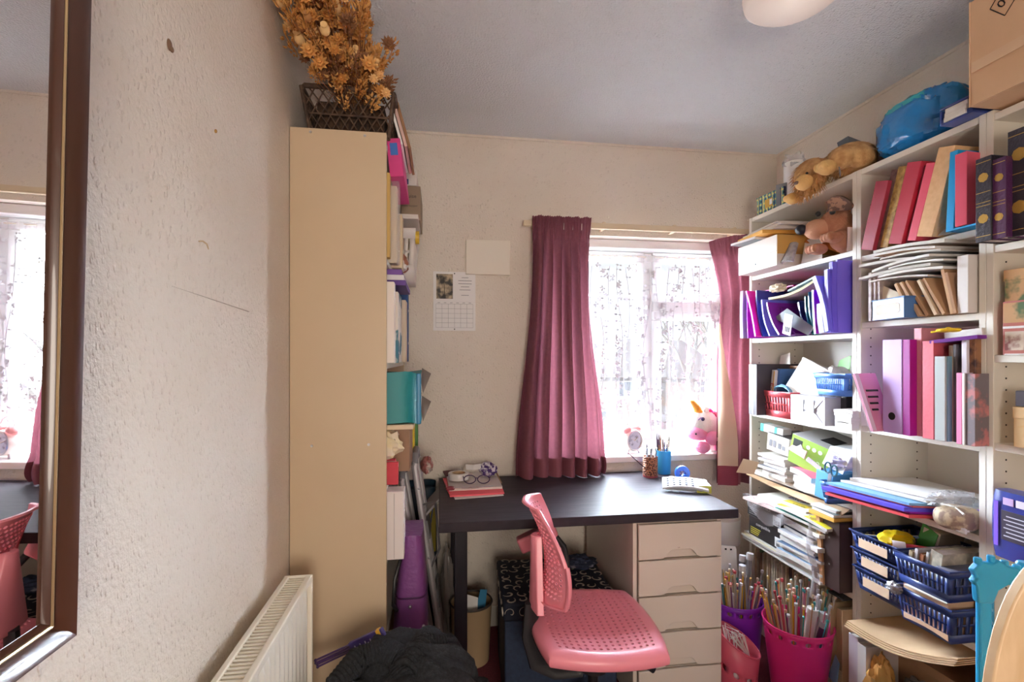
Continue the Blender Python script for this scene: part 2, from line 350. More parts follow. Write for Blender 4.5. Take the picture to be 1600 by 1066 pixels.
# ------------------------------------------------------------------ left bookcase (end panel faces the camera)
BX0, BX1, BY0, BY1, BH = XL + .002, -.165, 1.586, 2.386, 2.02
lb = thing('bookcase', 'tall cream bookcase whose end panel faces out beside the radiator', 'bookcase', (0, 0, 0))
m = MB(); m.box(BX0, BX1, BY0, BY0 + .018, 0, BH); m.build('side_panel', CREAM, lb, bevel=.0012)
MB().box(BX0, BX1, BY1 - .018, BY1, 0, BH).build('side_panel', CREAM, lb, bevel=.0012)
MB().box(BX0, BX0 + .004, BY0 + .018, BY1 - .018, .06, BH - .03).build('back_board', CREAM, lb)
LZ = [.09, .42, .665, .905, 1.295, 1.632, 2.002]
for z in LZ:
    MB().box(BX0 + .004, BX1 - .002, BY0 + .018, BY1 - .018, z - .018, z).build('shelf', WHITE, lb, bevel=.001)
MB().box(BX0 + .02, BX1 - .012, BY0 + .018, BY1 - .018, 0, .07).build('plinth', CREAM, lb)
for px, py in ((485, 206), (570, 212), (487, 697), (576, 695)):
    p = at(px, py, Y=BY0); MB().lathe([(0, .0), (.0045, .0), (.0038, .0016), (.0016, .0016), (.0016, .0006), (0, .0006)], 12, M=RX(90)).build('screw', METAL, lb).location = p

# ------------------------------------------------------------------ right shelving: three white units
UX0, UX1, UH = 1.50, 1.782, 1.992
HOLE = mat('hole_dark', (60, 52, 48), .9)
def unit(name, label, y0, y1, zs, flush=None, holes=True):
    t = thing(name, label, 'bookcase', (0, 0, 0))
    for a in (y0, y1 - .018): MB().box(UX0, UX1, a, a + .018, 0, UH).build('side_panel', WHITE, t, bevel=.0012)
    MB().box(UX1 - .004, UX1, y0 + .018, y1 - .018, .05, UH).build('back_board', WHITE, t)
    for z in zs: MB().box(UX0 + .002, UX1 - .005, y0 + .0182, y1 - .0182, z - .02, z).build('shelf', WHITE, t, bevel=.0015)
    MB().box(UX0 + .012, UX0 + .028, y0 + .018, y1 - .018, 0, .06).build('plinth', WHITE, t)
    m = MB()
    for x in (UX0 + .04, UX1 - .05):
        z = .2
        while z < UH - .1:
            m.lathe([(0, 0), (.0026, 0), (.0026, .0008)], 8, M=T(x, y1 - .0182, z) @ RX(90)); m.lathe([(0, 0), (.0026, 0), (.0026, .0008)], 8, M=T(x, y0 + .0182, z) @ RX(-90)); z += .032
    m.build('shelf_pin_holes', HOLE, t, kind='stuff')
    return t
Y1a, Y1b, Y2a, Y3a = 2.21, 1.585, 1.157, .60
U1Z = [UH, 1.707, 1.404, 1.050, .772, .445, .085]
U2Z = [UH, 1.677, 1.439, 1.068, .812, .50, .085]
U3Z = [UH - .01, 1.62, 1.32, 1.079, .798, .45, .085]
unit('shelving_unit', 'white shelving unit nearest the window with plush dog and plastic wallets', Y1b, Y1a, U1Z)
unit('shelving_unit', 'white shelving unit in the middle with red albums and purple binders', Y2a, Y1b - .001, U2Z)
unit('shelving_unit', 'white shelving unit at the photo edge holding a black gilt book', Y3a, Y2a - .001, U3Z)

# ------------------------------------------------------------------ desk and drawer unit
DESK = mat('desk_black_brown', (52, 46, 52), .5, spec=.10, col2=(64, 57, 62), nscale=9, stretch=(1, 9, 1), bump=.06, bscale=40)
DX0, DX1, DY0, DY1, DZ = -.002, 1.116, 1.708, 2.350, .742
desk = thing('desk', 'black brown desk with slim legs under the window', 'desk')
MB().box(DX0, DX1, DY0, DY1, DZ - .034, DZ).build('desk_top', DESK, desk, bevel=.002)
for x, y in ((.052, DY0 + .02), (.052, DY1 - .07)):
    l = MB().box(x, x + .045, y, y + .045, .01, DZ - .034).build('leg', mat('leg_black', (22, 20, 28), .35), desk, bevel=.003)
    MB().lathe([(0, 0), (.016, 0), (.016, .01), (0, .01)], 12, M=T(x + .0225, y + .0225, 0)).build('foot', BLACKP, l)
MB().box(.06, .092, DY0 + .066, DY1 - .07, DZ - .075, DZ - .035).build('side_rail', mat('leg_black'), desk)
dr = thing('drawer_unit', 'white five drawer unit holding up the right end of desk', 'drawer unit')
QX0, QX1, QY0, QY1, QZ = .713, 1.066, 1.745, 2.33, DZ - .035
DW = mat('drawer_white', (226, 214, 202), .42)
m = MB(); m.box(QX0, QX0 + .016, QY0, QY1, .01, QZ); m.box(QX1 - .016, QX1, QY0, QY1, .01, QZ); m.box(QX0 + .016, QX1 - .016, QY0 + .004, QY1, QZ - .016, QZ); m.box(QX0 + .016, QX1 - .016, QY1 - .01, QY1, .01, QZ - .016); m.box(QX0 + .016, QX1 - .016, QY0 + .03, QY1, .01, .03)
m.build('carcass', DW, dr, bevel=.002)
zt = QZ - .014; n = 5; hh = (zt - .012) / n
for k in range(n):
    z1 = zt - k * hh - .002; z0 = zt - (k + 1) * hh + .004; x0, x1 = QX0 + .019, QX1 - .005; xc = (QX0 + QX1) / 2 + .01
    poly = [(x0, z1), (x0, z0), (xc - .078, z0), (xc - .064, z0 + .005), (xc - .046, z0 + .026), (xc - .034, z0 + .032), (xc + .034, z0 + .032), (xc + .046, z0 + .026), (xc + .064, z0 + .005), (xc + .078, z0), (x1, z0), (x1, z1)]
    f = MB().prism(poly, QY0 - .012, QY0 - .003, 'y').build('drawer', DW, dr, bevel=.0015)
    MB().box(x0 + .003, x1 - .003, QY0 + .009, QY0 + .018, z0 - .0035, z1 - .002).build('drawer_box', DW, f)
MB().box(.885, .893, QY0 - .0135, QY0 - .012, .60, .6012).build('scratch', mat('scratch', (150, 136, 120), .7), dr)

# ------------------------------------------------------------------ curtains and net
CURT = mat('curtain_rose', (138, 80, 92), .8, col2=(128, 72, 86), nscale=60, bump=.15, bscale=900, transl=.26)
HEM = mat('curtain_hem', (128, 46, 62), .8, bump=.15, bscale=900, transl=.1)
LINING = mat('curtain_lining', (214, 186, 160), .85, bump=.1, bscale=700, transl=.3)
def smooth(t): return t * t * (3 - 2 * t)
cl = thing('curtain', 'rose pink pleated curtain hanging left of the window onto the desk', 'curtain', (0, 0, 0))
xt0, xt1 = at(830, 350, Y=2.32).x, at(922, 350, Y=2.32).x
xb0, xb1 = at(803, 735, Y=2.30).x, at(946, 735, Y=2.30).x
ZT, ZB = 1.99, .7445
def cfun(u, v):
    z = ZT + (ZB - ZT) * v; s = smooth(min(1, v * 1.0)) ** 1.6
    x0 = xt0 + (xb0 - xt0) * s; x1 = xt1 + (xb1 - xt1) * s - .012 * math.sin(math.pi * min(1, v * 1.3)); h = min(1, v / .08)
    ph = 2 * math.pi * 6.5 * (u ** 1.08)
    amp = (.010 + .034 * smooth(min(1, v / .22))) * (.75 + .35 * math.sin(9 * u + 1))
    y = 2.295 + amp * math.sin(ph + .5 * math.sin(3 * v + 5 * u)) + .004 * math.sin(25 * u + 7 * v)
    if v < .085: y += .007 * math.sin(2 * math.pi * 26 * u) * (1 - .4 * v / .085)
    if v < .10 and v > .06: y += .006
    x = x0 + (x1 - x0) * u + .008 * math.cos(ph) * min(1, v / .2)
    if v > .9 and u > .72:
        k = (v - .9) / .1 * (u - .72) / .28; y -= .05 * k * math.sin(math.pi * min(1, (v - .9) / .1 * .8 + .2)); z += .006 * k
    return (x, y, z)
def sheet(m, fn, nu, nv, v0, v1): m.grid(lambda u, v: fn(u, v0 + (v1 - v0) * v), nu, nv)
m = MB(); sheet(m, cfun, 150, 12, .075, .925 * .2); sheet(m, cfun, 150, 40, .925 * .2, .93); o = m.build('curtain_panel', CURT, cl, angle=180)
m = MB(); sheet(m, cfun, 150, 8, 0, .075); m.build('pleated_heading', CURT, cl, angle=180)
m = MB(); sheet(m, cfun, 150, 6, .93, 1.0); m.build('hem_band', mat('curtain_hem_rose', (132, 72, 84), .8, bump=.15, bscale=900), cl, angle=180)
m = MB()
for k in range(7): m.box(xt0 + .02 + k * .045, xt0 + .023 + k * .045, 2.305, 2.33, 1.93, 1.962)
m.build('curtain_hooks', WHITE, cl, kind='stuff')
cr = thing('curtain', 'rose curtain with beige lining turned out right of the window', 'curtain', (0, 0, 0))
a0, a1 = at(1108, 380, Y=2.30), at(1180, 362, Y=2.30)
ZT2, ZB2 = at(1140, 365, Y=2.30).z, at(1140, 756, Y=2.30).z
def pxx(px, Y): return at(px, 500, Y=Y).x
def rfun(u, v):
    z = ZT2 + (ZB2 - ZT2) * v
    ln = 1108 + 14 * smooth(min(1, v / .3)) + 6 * math.sin(math.pi * min(1, v / .5))
    rn = 1180
    x = pxx(ln + (rn - ln) * u, 2.30)
    if v < .1: z -= (1 - u) ** 2 * .045 * (1 - v / .1)
    y = 2.298 + (.006 + .016 * min(1, v / .15)) * math.sin(2 * math.pi * 3.2 * u + .8) + (.005 * math.sin(2 * math.pi * 15 * u) if v < .09 else 0)
    return (x, y, z)
m = MB(); sheet(m, rfun, 60, 50, .085, .93); m.build('curtain_panel', CURT, cr, angle=180)
m = MB(); sheet(m, rfun, 60, 8, 0, .085); m.build('pleated_heading', CURT, cr, angle=180)
m = MB(); sheet(m, rfun, 60, 5, .93, 1); m.build('hem_band', mat('curtain_hem_rose'), cr, angle=180)
def lfun(u, v):     # lining turned forward: widens towards the bottom
    z = ZT2 - .46 + (ZB2 - ZT2 + .46) * v
    w = smooth(min(1, .12 + v * 1.1))
    xa = pxx(1123, 2.275); xb = pxx(1123.5 + 27 * w, 2.275)
    return (xa + (xb - xa) * u, 2.272 + .012 * math.sin(3.5 * u + 1.5 * v), z)
m = MB(); sheet(m, lfun, 14, 30, 0, .88); m.build('lining', LINING, cr, angle=180, label='beige lining turned outwards')
m = MB(); sheet(m, lfun, 14, 4, .88, 1); m.build('hem_band', HEM, cr, angle=180)
# net curtain: sheer sheet, rod pocket, garlands of leaves
net = thing('net_curtain', 'sheer white net curtain with leaf garlands across the window', 'net curtain', (0, 0, 0))
def nfun(u, v, off=0):
    x = WX0 + .01 + (WX1 - WX0 - .02) * u; z = 1.862 + (.832 - 1.862) * v
    y = 2.505 + (.009 * math.sin(2 * math.pi * 11 * u) + .005 * math.sin(2 * math.pi * 27 * u + 1)) * (.5 + .5 * min(1, v * 3)) - off
    return (x, y, z)
SHEER = mat('sheer_net', (246, 246, 248), .9, alpha=.15, transl=.003)
SHEER2 = mat('net_band', (240, 240, 244), .9, alpha=.4, transl=.003)
LEAFN = mat('lace_leaf', (206, 206, 210), .9, alpha=.985, transl=.001)
m = MB(); sheet(m, nfun, 180, 16, .035, 1); m.build('net_sheet', SHEER, net, angle=180)
m = MB(); sheet(m, nfun, 180, 3, 0, .035); m.build('rod_pocket', SHEER2, net, angle=180)
MB().tube([(WX0 + .005, 2.508, 1.853), (WX1 - .005, 2.508, 1.853)], .004, 8).build('net_rod', WHITE, net)
m = MB(); lr = random.Random(11)
def onnet(x, z): 
    u = (x - WX0 - .01) / (WX1 - WX0 - .02); v = (z - 1.862) / (.832 - 1.862); return Vector(nfun(u, v, .0025))
def leaf(x, z, a, L, w):
    c, s = math.cos(a), math.sin(a); P = [(0, 0), (.5, .5), (1, 0), (.5, -.5)]
    m.add([onnet(x + L * q * c - w * r * s, z + L * q * s + w * r * c) for q, r in P], [(0, 1, 2, 3)])
gx = [.70, .745, .80, .845, .90, .945, .99, 1.05, 1.10, 1.17, 1.22, 1.265, 1.315, 1.36, 1.41, 1.455, 1.50, 1.55]
for gi, x0 in enumerate(gx):
    z = 1.80; x = x0; ph = lr.uniform(0, 6); prev = None
    dense = 1.0 if gi % 2 else .7
    while z > .93:
        x = x0 + .016 * math.sin(z * 9 + ph)
        p = onnet(x, z); 
        if prev is not None: m.add([prev + Vector((-.0016, 0, 0)), prev + Vector((.0022, 0, 0)), p + Vector((.0022, 0, 0)), p + Vector((-.0016, 0, 0))], [(0, 1, 2, 3)])
        prev = p
        low = z < 1.25
        if lr.random() < (1 if low else .8) * dense:
            sd = lr.choice((-1, 1)); cx, cz = x + sd * lr.uniform(.008, .022), z + lr.uniform(-.01, .01)
            k = lr.choice((4, 5, 6)) if lr.random() < .6 else 2
            for q in range(k): leaf(cx, cz, q * 2 * math.pi / k + lr.uniform(-.3, .3), lr.uniform(.014, .021), .0105)
        z -= lr.uniform(.022, .036)
m.build('lace_leaves', LEAFN, net, kind='stuff', angle=180)

# ------------------------------------------------------------------ chair
PINK = mat('chair_pink', (244, 148, 164), .3, bump=.03, bscale=500)
CHX = mat('chair_black', (36, 34, 38), .55)
ch = thing('desk_chair', 'pink plastic swivel chair with perforated seat at the desk', 'chair', (.498, 1.555, 0), R(-3))
SW, SD, SZ = .345, .385, .462   # extents in X (back to front) and Y
def sq(u, v):   # rounded square map, u v in -1..1
    k = .26
    return u * math.sqrt(1 - k * v * v * .9), v * math.sqrt(1 - k * u * u * .9)
def seat_pt(u, v):
    a, b = sq(u, v); r2 = a * a + b * b
    z = SZ - .010 * (1 - min(1, r2)) - .004 * a - .030 * max(0, max(abs(u), abs(v)) - .93) / .07 * .25
    return Vector((a * SW / 2 * 1.13, b * SD / 2 * 1.10 * (1 + .03 * a), z))
def perforated(m, fn, nu, nv, rr, u0, u1, v0, v1, th=None, stag=False):
    """cells with a real round hole each"""
    for i in range(nu):
        for j in range(nv):
            a0, a1 = u0 + (u1 - u0) * i / nu, u0 + (u1 - u0) * (i + 1) / nu; b0, b1 = v0 + (v1 - v0) * j / nv, v0 + (v1 - v0) * (j + 1) / nv
            am, bm = (a0 + a1) / 2, (b0 + b1) / 2
            o = [(a0, b0), (am, b0), (a1, b0), (a1, bm), (a1, b1), (am, b1), (a0, b1), (a0, bm)]
            h = [(am + rr * (a1 - a0) * .5 * math.cos(R(225 + 45 * k)), bm + rr * (b1 - b0) * .5 * math.sin(R(225 + 45 * k))) for k in range(8)]
            vs = [fn(*p) for p in o] + [fn(*p) for p in h] + [fn(*p) + (th or Vector((0, 0, -.004))) for p in h]
            fs = [(k, (k + 1) % 8, 8 + (k + 1) % 8, 8 + k) for k in range(8)] + [(8 + k, 8 + (k + 1) % 8, 16 + (k + 1) % 8, 16 + k) for k in range(8)]
            m.add(vs, fs)
m = MB(); perforated(m, seat_pt, 15, 18, .50, -.84, .84, -.86, .86)
N = 18
def border(m, fn, U, V, drop, outset):
    ring_in = [(-U + 2 * U * i / N, -V) for i in range(N)] + [(U, -V + 2 * V * i / N) for i in range(N)] + [(U - 2 * U * i / N, V) for i in range(N)] + [(-U, V - 2 * V * i / N) for i in range(N)]
    rows = []
    for s in (0, .45, .8, 1): rows.append([fn(u * ((1 - s) + s / U), v * ((1 - s) + s / V)) for u, v in ring_in])
    base = rows[-1]; cen = Vector((0, 0, 0))
    for dz, ox in ((-.006, .006), (-.016, .010), (-.030, .009), (-.036, .004)):
        rows.append([p + Vector((p.x, p.y, 0)).normalized() * ox + Vector((0, 0, dz)) for p in base])
    n = len(ring_in); vs = [p for r in rows for p in r]
    m.add(vs, [(j * n + i, (j + 1) * n + i, (j + 1) * n + (i + 1) % n, j * n + (i + 1) % n) for j in range(len(rows) - 1) for i in range(n)])
border(m, seat_pt, .84, .86, .036, .01)
m.build('seat', PINK, ch, angle=42)
MB().prism([(SW * .48 * math.cos(t) * (abs(math.cos(t)) + abs(math.sin(t))) ** -.2 * .98, SD * .48 * math.sin(t) * .98) for t in [2 * math.pi * k / 28 for k in range(28)]], SZ - .045, SZ - .038).build('hole_shade_plate', CHX, ch)  # black plate below the seat holes, standing in for the shade underneath
# backrest: local frame, spine behind at -X; u across (Y), v up
BXp = -.158
def back_pt(u, v):
    h = .66 + .0 * v
    t = (v + 1) / 2; z = .552 + .296 * t
    wid = .162 * (1 - .28 * t ** 2) * (1 - .16 * (1 - t) ** 3)
    y = u * math.sqrt(1 - .35 * max(0, abs(v)) ** 4) * wid - .035 * (1 - t) + .02 * t
    x = BXp - .018 - .040 * t ** 1.5 + .028 * math.sin(t * math.pi) + .062 * u * u + (-.03 * t * max(0, -u))
    z2 = z - .010 * (u * u) * (1 if t > .5 else -1)
    return Vector((x, y, z2))
m = MB(); perforated(m, back_pt, 13, 17, .48, -.82, .82, -.86, .88, th=Vector((-.003, 0, 0)))
ring = [(-.82 + 1.64 * i / N, -.86) for i in range(N)] + [(.82, -.86 + 1.74 * i / N) for i in range(N)] + [(.82 - 1.64 * i / N, .88) for i in range(N)] + [(-.82, .88 - 1.74 * i / N) for i in range(N)]
rows = [[back_pt(u * (1 + s * (1 / .82 - 1)), v * (1 + s * (1 / .87 - 1))) for u, v in ring] for s in (0, .5, 1)]
cen = back_pt(0, 0)
for ox, oo in ((-.004, .004), (-.011, .004), (-.014, -.002)):
    rows.append([p + Vector((ox, 0, 0)) + (Vector((0, p.y - cen.y, p.z - cen.z)).normalized() * oo) for p in rows[2]])
n = len(ring); m.add([p for r in rows for p in r], [(j * n + i, (j + 1) * n + i, (j + 1) * n + (i + 1) % n, j * n + (i + 1) % n) for j in range(len(rows) - 1) for i in range(n)])
m.build('backrest', PINK, ch, angle=42)
def spine(u, v):
    t = v; x = BXp - .034 - .014 * math.sin(math.pi * u) - .004 * (1 - t); return (x - .0, (-.085 + .15 * u) * (1 - .72 * t) + .005, .515 + .225 * t)
MB().slab(spine, 8, 10, (.022, 0, 0)).build('back_spine', PINK, ch, bevel=.003, angle=60)
m = MB(); m.tube([(BXp - .042, .0, .525), (BXp - .050, 0, .42), (BXp - .03, 0, .335), (BXp + .03, 0, .30), (-.04, 0, .30)], [.036, .038, .038, .034, .03], 12, flat=.45); m.build('support_bar', CHX, ch, angle=60)
# arm on the far side
m = MB(); m.tube([(-.035, .215, .440), (-.038, .225, .50), (-.040, .235, .56), (-.050, .235, .605), (-.078, .235, .640), (-.105, .235, .66)], .0115, 10); m.build('arm_tube', CHX, ch)
m = MB(); Q = T(-.150, .235, .645) @ RY(-24)
m.prism([(-.075, -.026), (-.02, -.030), (.07, -.016), (.078, 0), (.07, .016), (-.02, .030), (-.075, .026)], -.028, .028, M=Q); m.build('arm_pad', PINK, ch, bevel=.008, label='pink arm pad on the far side')
MB().box(-.06, -.005, .165, .235, .432, .450).build('arm_mount', mat('chair_pink_dark', (150, 60, 74), .5), ch, bevel=.004)
m = MB(); m.lathe([(0, .30), (.05, .30), (.055, .33), (.055, .395), (.09, .41), (.09, .42), (0, .42)], 20); m.build('tilt_box', CHX, ch)
MB().tube([(.02, -.02, .40), (.10, -.12, .395), (.14, -.17, .39)], [.008, .008, .012], 8).build('height_lever', CHX, ch)
MB().lathe([(0, .06), (.026, .06), (.026, .2), (.017, .205), (.017, .31), (0, .31)], 16).build('gas_column', BLACKP, ch)
for k in range(5):
    a = R(72 * k + 20); m = MB().tube([(0, 0, .075), (.1 * math.cos(a), .1 * math.sin(a), .085), (.19 * math.cos(a), .19 * math.sin(a), .06)], [.022, .018, .013], 8); l = m.build('base_leg', CHX, ch)
    MB().lathe([(0, -.011), (.022, -.011), (.025, -.006), (.025, .006), (.022, .011), (0, .011)], 14, M=T(.192 * math.cos(a), .192 * math.sin(a), .025) @ RZ(math.degrees(a) + 90) @ RY(90)).build('caster', BLACKP, l)

# ------------------------------------------------------------------ ceiling lamp
cl_ = thing('ceiling_lamp', 'white drum ceiling lamp shade above the room', 'ceiling lamp', (LAMP_X + .06, LAMP_Y + .17, ZC))
MB().lathe([(0, 0), (.06, 0), (.06, -.02), (.012, -.03), (.012, -.06), (0, -.06)], 20).build('ceiling_rose', WHITE, cl_)
MB().lathe([(.118, -.035), (.122, -.035), (.122, -.12), (.118, -.138), (.105, -.148), (.06, -.152), (0, -.153)], 40).build('shade', mat('lamp_shade', (236, 228, 224), .6, transl=.4), cl_, angle=50)

# ------------------------------------------------------------------ builders for shelf contents
def Yp(px, X=UX0): return at(px, 500, X=X).y
def Zp(px, py, X=UX0): return at(px, py, X=X).z
_cm = {}
def cm(c, rough=.5, **k):
    key = (tuple(c), rough, tuple(sorted(k.items())))
    if key not in _cm: _cm[key] = mat('colour_%d_%d_%d_%d' % (*c, len(_cm)), c, rough, **k)
    return _cm[key]
def book(label, loc, t, h, d, cov, lean=0, turn=0, name='book', cat='book', group=None, pages=PAPER, extra=None):
    """spine towards -X; lean > 0 tips the top towards -Y"""
    m = cov if not isinstance(cov, tuple) else cm(cov, .45)
    o = thing(name, label, cat, (loc[0], loc[1], loc[2] + t / 2 * abs(math.sin(lean)) + .0003), (lean, 0, turn), group)
    b = MB(); b.prism([(0, -t / 2), (d, -t / 2), (d, -t / 2 + .0025), (.003, -t / 2 + .0025), (.003, t / 2 - .0025), (d, t / 2 - .0025), (d, t / 2), (0, t / 2)], 0, h)
    b.build('cover', m, o, bevel=.0012)
    MB().box(.0032, d - .005, -t / 2 + .0027, t / 2 - .0027, .004, h - .004).build('page_block', pages, o)
    return o
def leaflet(label, loc, w, l, t, col, turn=0, tilt=(0, 0), bend=0, name='magazine', cat='magazine', group=None, edge=PAPER, curl=0, top=None):
    """a soft flat bundle: w along X (from 0), l along Y (centred), t thick; cover colour on top, page edges round it"""
    m = MB(); nu, nv = 6, 6
    def fn(u, v): return (w * u, l * (v - .5), t + bend * math.sin(math.pi * v) + curl * (1 - u) ** 2)
    m.slab(fn, nu, nv, (0, 0, -t)); k = nu * nv
    m.m = [0] * k + [0] * k + [1] * (len(m.f) - 2 * k)
    o = m.build(name, [col if not isinstance(col, tuple) else cm(col, .5), edge], angle=40)
    tag(o, label, cat, group, loc, (tilt[0], tilt[1], turn)); return o
def carton(label, loc, size, col, turn=0, tilt=(0, 0), name='box', cat='box', group=None, lid=0, flap=False, extra=None):
    """x from 0 back, y centred, z up"""
    m = col if not isinstance(col, tuple) else cm(col, .6)
    sx, sy, sz = size; o = thing(name, label, cat, loc, (tilt[0], tilt[1], turn), group)
    if lid:
        MB().box(.001, sx - .001, -sy / 2 + .001, sy / 2 - .001, 0, sz - .002).build('body', m, o, bevel=.0012)
        MB().box(-.0005, sx, -sy / 2 - .0005, sy / 2 + .0005, sz - lid, sz).build('lid', m, o, bevel=.0015)
    else:
        MB().box(0, sx, -sy / 2, sy / 2, 0, sz).build('body', m, o, bevel=.0015)
        MB().box(0.002, sx - .002, -sy / 2 + .002, -.0004, sz, sz + .0008).box(0.002, sx - .002, .0004, sy / 2 - .002, sz, sz + .0008).build('flaps', m, o, kind='stuff')
    return o
def panel(o, nm, m, x0, x1, y0, y1, z0, z1): return MB().box(x0, x1, y0, y1, z0, z1).build(nm, m, o)
def basket(label, loc, lx, ly, h, m, turn=0, tilt=(0, 0), group=None, taper=.012, nx=9, ny=9, card=None, name='basket', lat=True):
    o = thing(name, label, 'basket', loc, (tilt[0], tilt[1], turn), group)
    B = [(taper, -ly / 2 + taper), (lx - taper, -ly / 2 + taper), (lx - taper, ly / 2 - taper), (taper, ly / 2 - taper)]
    Tt = [(0, -ly / 2), (lx, -ly / 2), (lx, ly / 2), (0, ly / 2)]
    def p(s, u, v):
        b0, b1, t0, t1 = Vector(B[s]), Vector(B[(s + 1) % 4]), Vector(Tt[s]), Vector(Tt[(s + 1) % 4])
        q = (b0.lerp(b1, u)).lerp(t0.lerp(t1, u), v); return (q.x, q.y, h * v)
    mm = MB(); ms = MB()
    for s in range(4):
        n = ny if s % 2 else nx
        def quad(M_, u0, u1, v0, v1): M_.add([p(s, u0, v0), p(s, u1, v0), p(s, u1, v1), p(s, u0, v1)], [(0, 1, 2, 3)])
        quad(mm, 0, 1, 0, .26); quad(mm, 0, 1, .80, 1)
        quad(mm, 0, .07, .26, .80); quad(mm, .93, 1, .26, .80)
        for i in range(n):
            u = .07 + .86 * (i + .5) / n; quad(ms, u - .25 / n, u + .25 / n, .26, .80)
        quad(ms, .07, .93, .50, .56)
    mm.add([(x, y, .001) for x, y in B], [(0, 1, 2, 3)])
    a = mm.build('tray', m, o); sm = a.modifiers.new('solid', 'SOLIDIFY'); sm.thickness = .0022; sm.offset = 0
    b = ms.build('side_slats', m, o, kind='stuff'); sm = b.modifiers.new('solid', 'SOLIDIFY'); sm.thickness = .0018; sm.offset = 0
    r = MB(); r.tube([(x, y, h) for x, y in Tt], .0036, 6, closed=True); r.build('rim', m, o)
    if card:
        w, hh = card; e = Vector(p(3, .5, .52)); MB().box(-.003, -.0018, -w / 2, w / 2, h * .5 - hh / 2, h * .5 + hh / 2).build('card_label', cm((222, 190, 160), .8), o).rotation_euler = (0, 0, 0)
        o.children[-1].location = (taper * .48 , 0, 0)
    return o
def wallet(label, base, top, h, d, m, turn=0, t=.006, bow=.012, inner=None, name='plastic_wallet', group='plastic wallets on the shelf under the plush dog'):
    """upright plastic folder, open edge towards -X; base/top = (x, y) of its front edge at foot and head"""
    base = (base[0], max(base[1], 1.612), base[2]); top = max(top, 1.616)
    lean = math.atan2(base[1] - top, h) if not isinstance(top, tuple) else math.atan2(base[1] - top[1], h)
    o = thing(name, label, 'folder', (base[0], base[1], base[2] + .007 * abs(math.sin(lean)) + t * max(0, -math.sin(lean))), (lean, 0, turn), group)
    def f(u, v): return (d * u, bow * math.sin(math.pi * v) * (1 - u * .5) + .004 * math.sin(5 * u), h * v * (1 - .03 * u))
    k = MB(); k.slab(f, 6, 8, (0, t, 0)); k.build('sleeve', m, o, angle=50)
    if inner:
        def g(u, v): return (.006 + (d - .02) * u, bow * math.sin(math.pi * v) * (1 - u * .5) + t * .35, .006 + (h - .03) * v)
        MB().slab(g, 4, 6, (0, t * .35, 0)).build('papers', inner, o)
    return o
def crumple(label, loc, size, m, seed=1, name='plastic_bag', cat='bag', amp=.3, n=26, turn=0, group=None, freq=3.0, flatbase=True):
    r = random.Random(seed); off = Vector((r.uniform(0, 50), r.uniform(0, 50), r.uniform(0, 50)))
    def fn(u, v):
        a = 2 * math.pi * u; t = math.pi * v
        d = Vector((math.sin(t) * math.cos(a), math.sin(t) * math.sin(a), math.cos(t)))
        q = mnoise.noise(d * freq + off); q2 = abs(mnoise.noise(d * freq * 2.3 + off)); k = 1 + amp * q - amp * .5 * q2
        p = Vector((d.x * size[0] / 2 * k, d.y * size[1] / 2 * k, size[2] / 2 + d.z * size[2] / 2 * k))
        if flatbase: p.z = max(p.z, .001)
        return p
    o = MB().grid(fn, n, n // 2 + 4, cu=True).build(name, m, angle=30); return tag(o, label, cat, group, loc, turn)
def sheetpaper(label, pts, m, name='paper_sheet', cat='paper', th=.0008, group=None, bend=0, n=5):
    """a loose sheet through four corners a b c d"""
    a, b, c, d = [Vector(p) for p in pts]; nn = (b - a).cross(d - a).normalized()
    def f(u, v): return a.lerp(b, u).lerp(d.lerp(c, u), v) + nn * bend * math.sin(math.pi * u)
    o = MB().slab(f, n, n, nn * th).build(name, m, angle=60); return tag(o, label, cat, group)

CLEAR = mat('clear_plastic', (236, 236, 240), .12, alpha=.32)
CLEARG = mat('clear_grey', (170, 176, 182), .15, alpha=.62)
def plas(c, a=.86): return cm(c, .22, alpha=a)

ORD4 = ['lowest', 'second lowest', 'second from top', 'topmost']
# ------------------------------------------------------------------ unit 1, on top
ZT1 = UH + .0005
TART = mat('tartan', (40, 92, 84), .35)
nt = TART.node_tree; b = nt.nodes['Principled BSDF']; tc = nt.nodes.new('ShaderNodeTexCoord')
def wave(scale, axis):
    w = nt.nodes.new('ShaderNodeTexWave'); w.bands_direction = axis; w.inputs['Scale'].default_value = scale; nt.links.new(tc.outputs['Object'], w.inputs['Vector'])
    r = nt.nodes.new('ShaderNodeValToRGB'); r.color_ramp.interpolation = 'CONSTANT'; r.color_ramp.elements[1].position = .8; nt.links.new(w.outputs['Fac'], r.inputs['Fac']); return r
prev = None
for sc_, ax, col in ((22, 'Y', (70, 150, 150)), (22, 'Z', (80, 150, 150)), (11, 'Y', (206, 200, 120)), (11, 'Z', (206, 200, 120)), (16, 'Y', (28, 44, 96))):
    r = wave(sc_, ax); mx = nt.nodes.new('ShaderNodeMix'); mx.data_type = 'RGBA'; mx.inputs['B'].default_value = lin(col)
    nt.links.new(r.outputs['Color'], mx.inputs['Factor'])
    if prev is None: mx.inputs['A'].default_value = lin((30, 74, 76))
    else: nt.links.new(prev.outputs['Result'], mx.inputs['A'])
    prev = mx
nt.links.new(prev.outputs['Result'], b.inputs['Base Color'])
y0, y1 = Yp(1183, 1.505), Yp(1222, 1.505)
tn = thing('tartan_tin', 'small green tartan tin at the window end of the shelf top', 'tin', (1.508, (y0 + y1) / 2, ZT1), (0, 0, R(4)))
MB().box(0, .13, -(y0 - y1) / 2, (y0 - y1) / 2, 0, .078).build('tin_body', TART, tn, bevel=.006)
MB().box(-.0012, .1312, -(y0 - y1) / 2 - .0012, (y0 - y1) / 2 + .0012, .066, .084).build('tin_lid', TART, tn, bevel=.003)
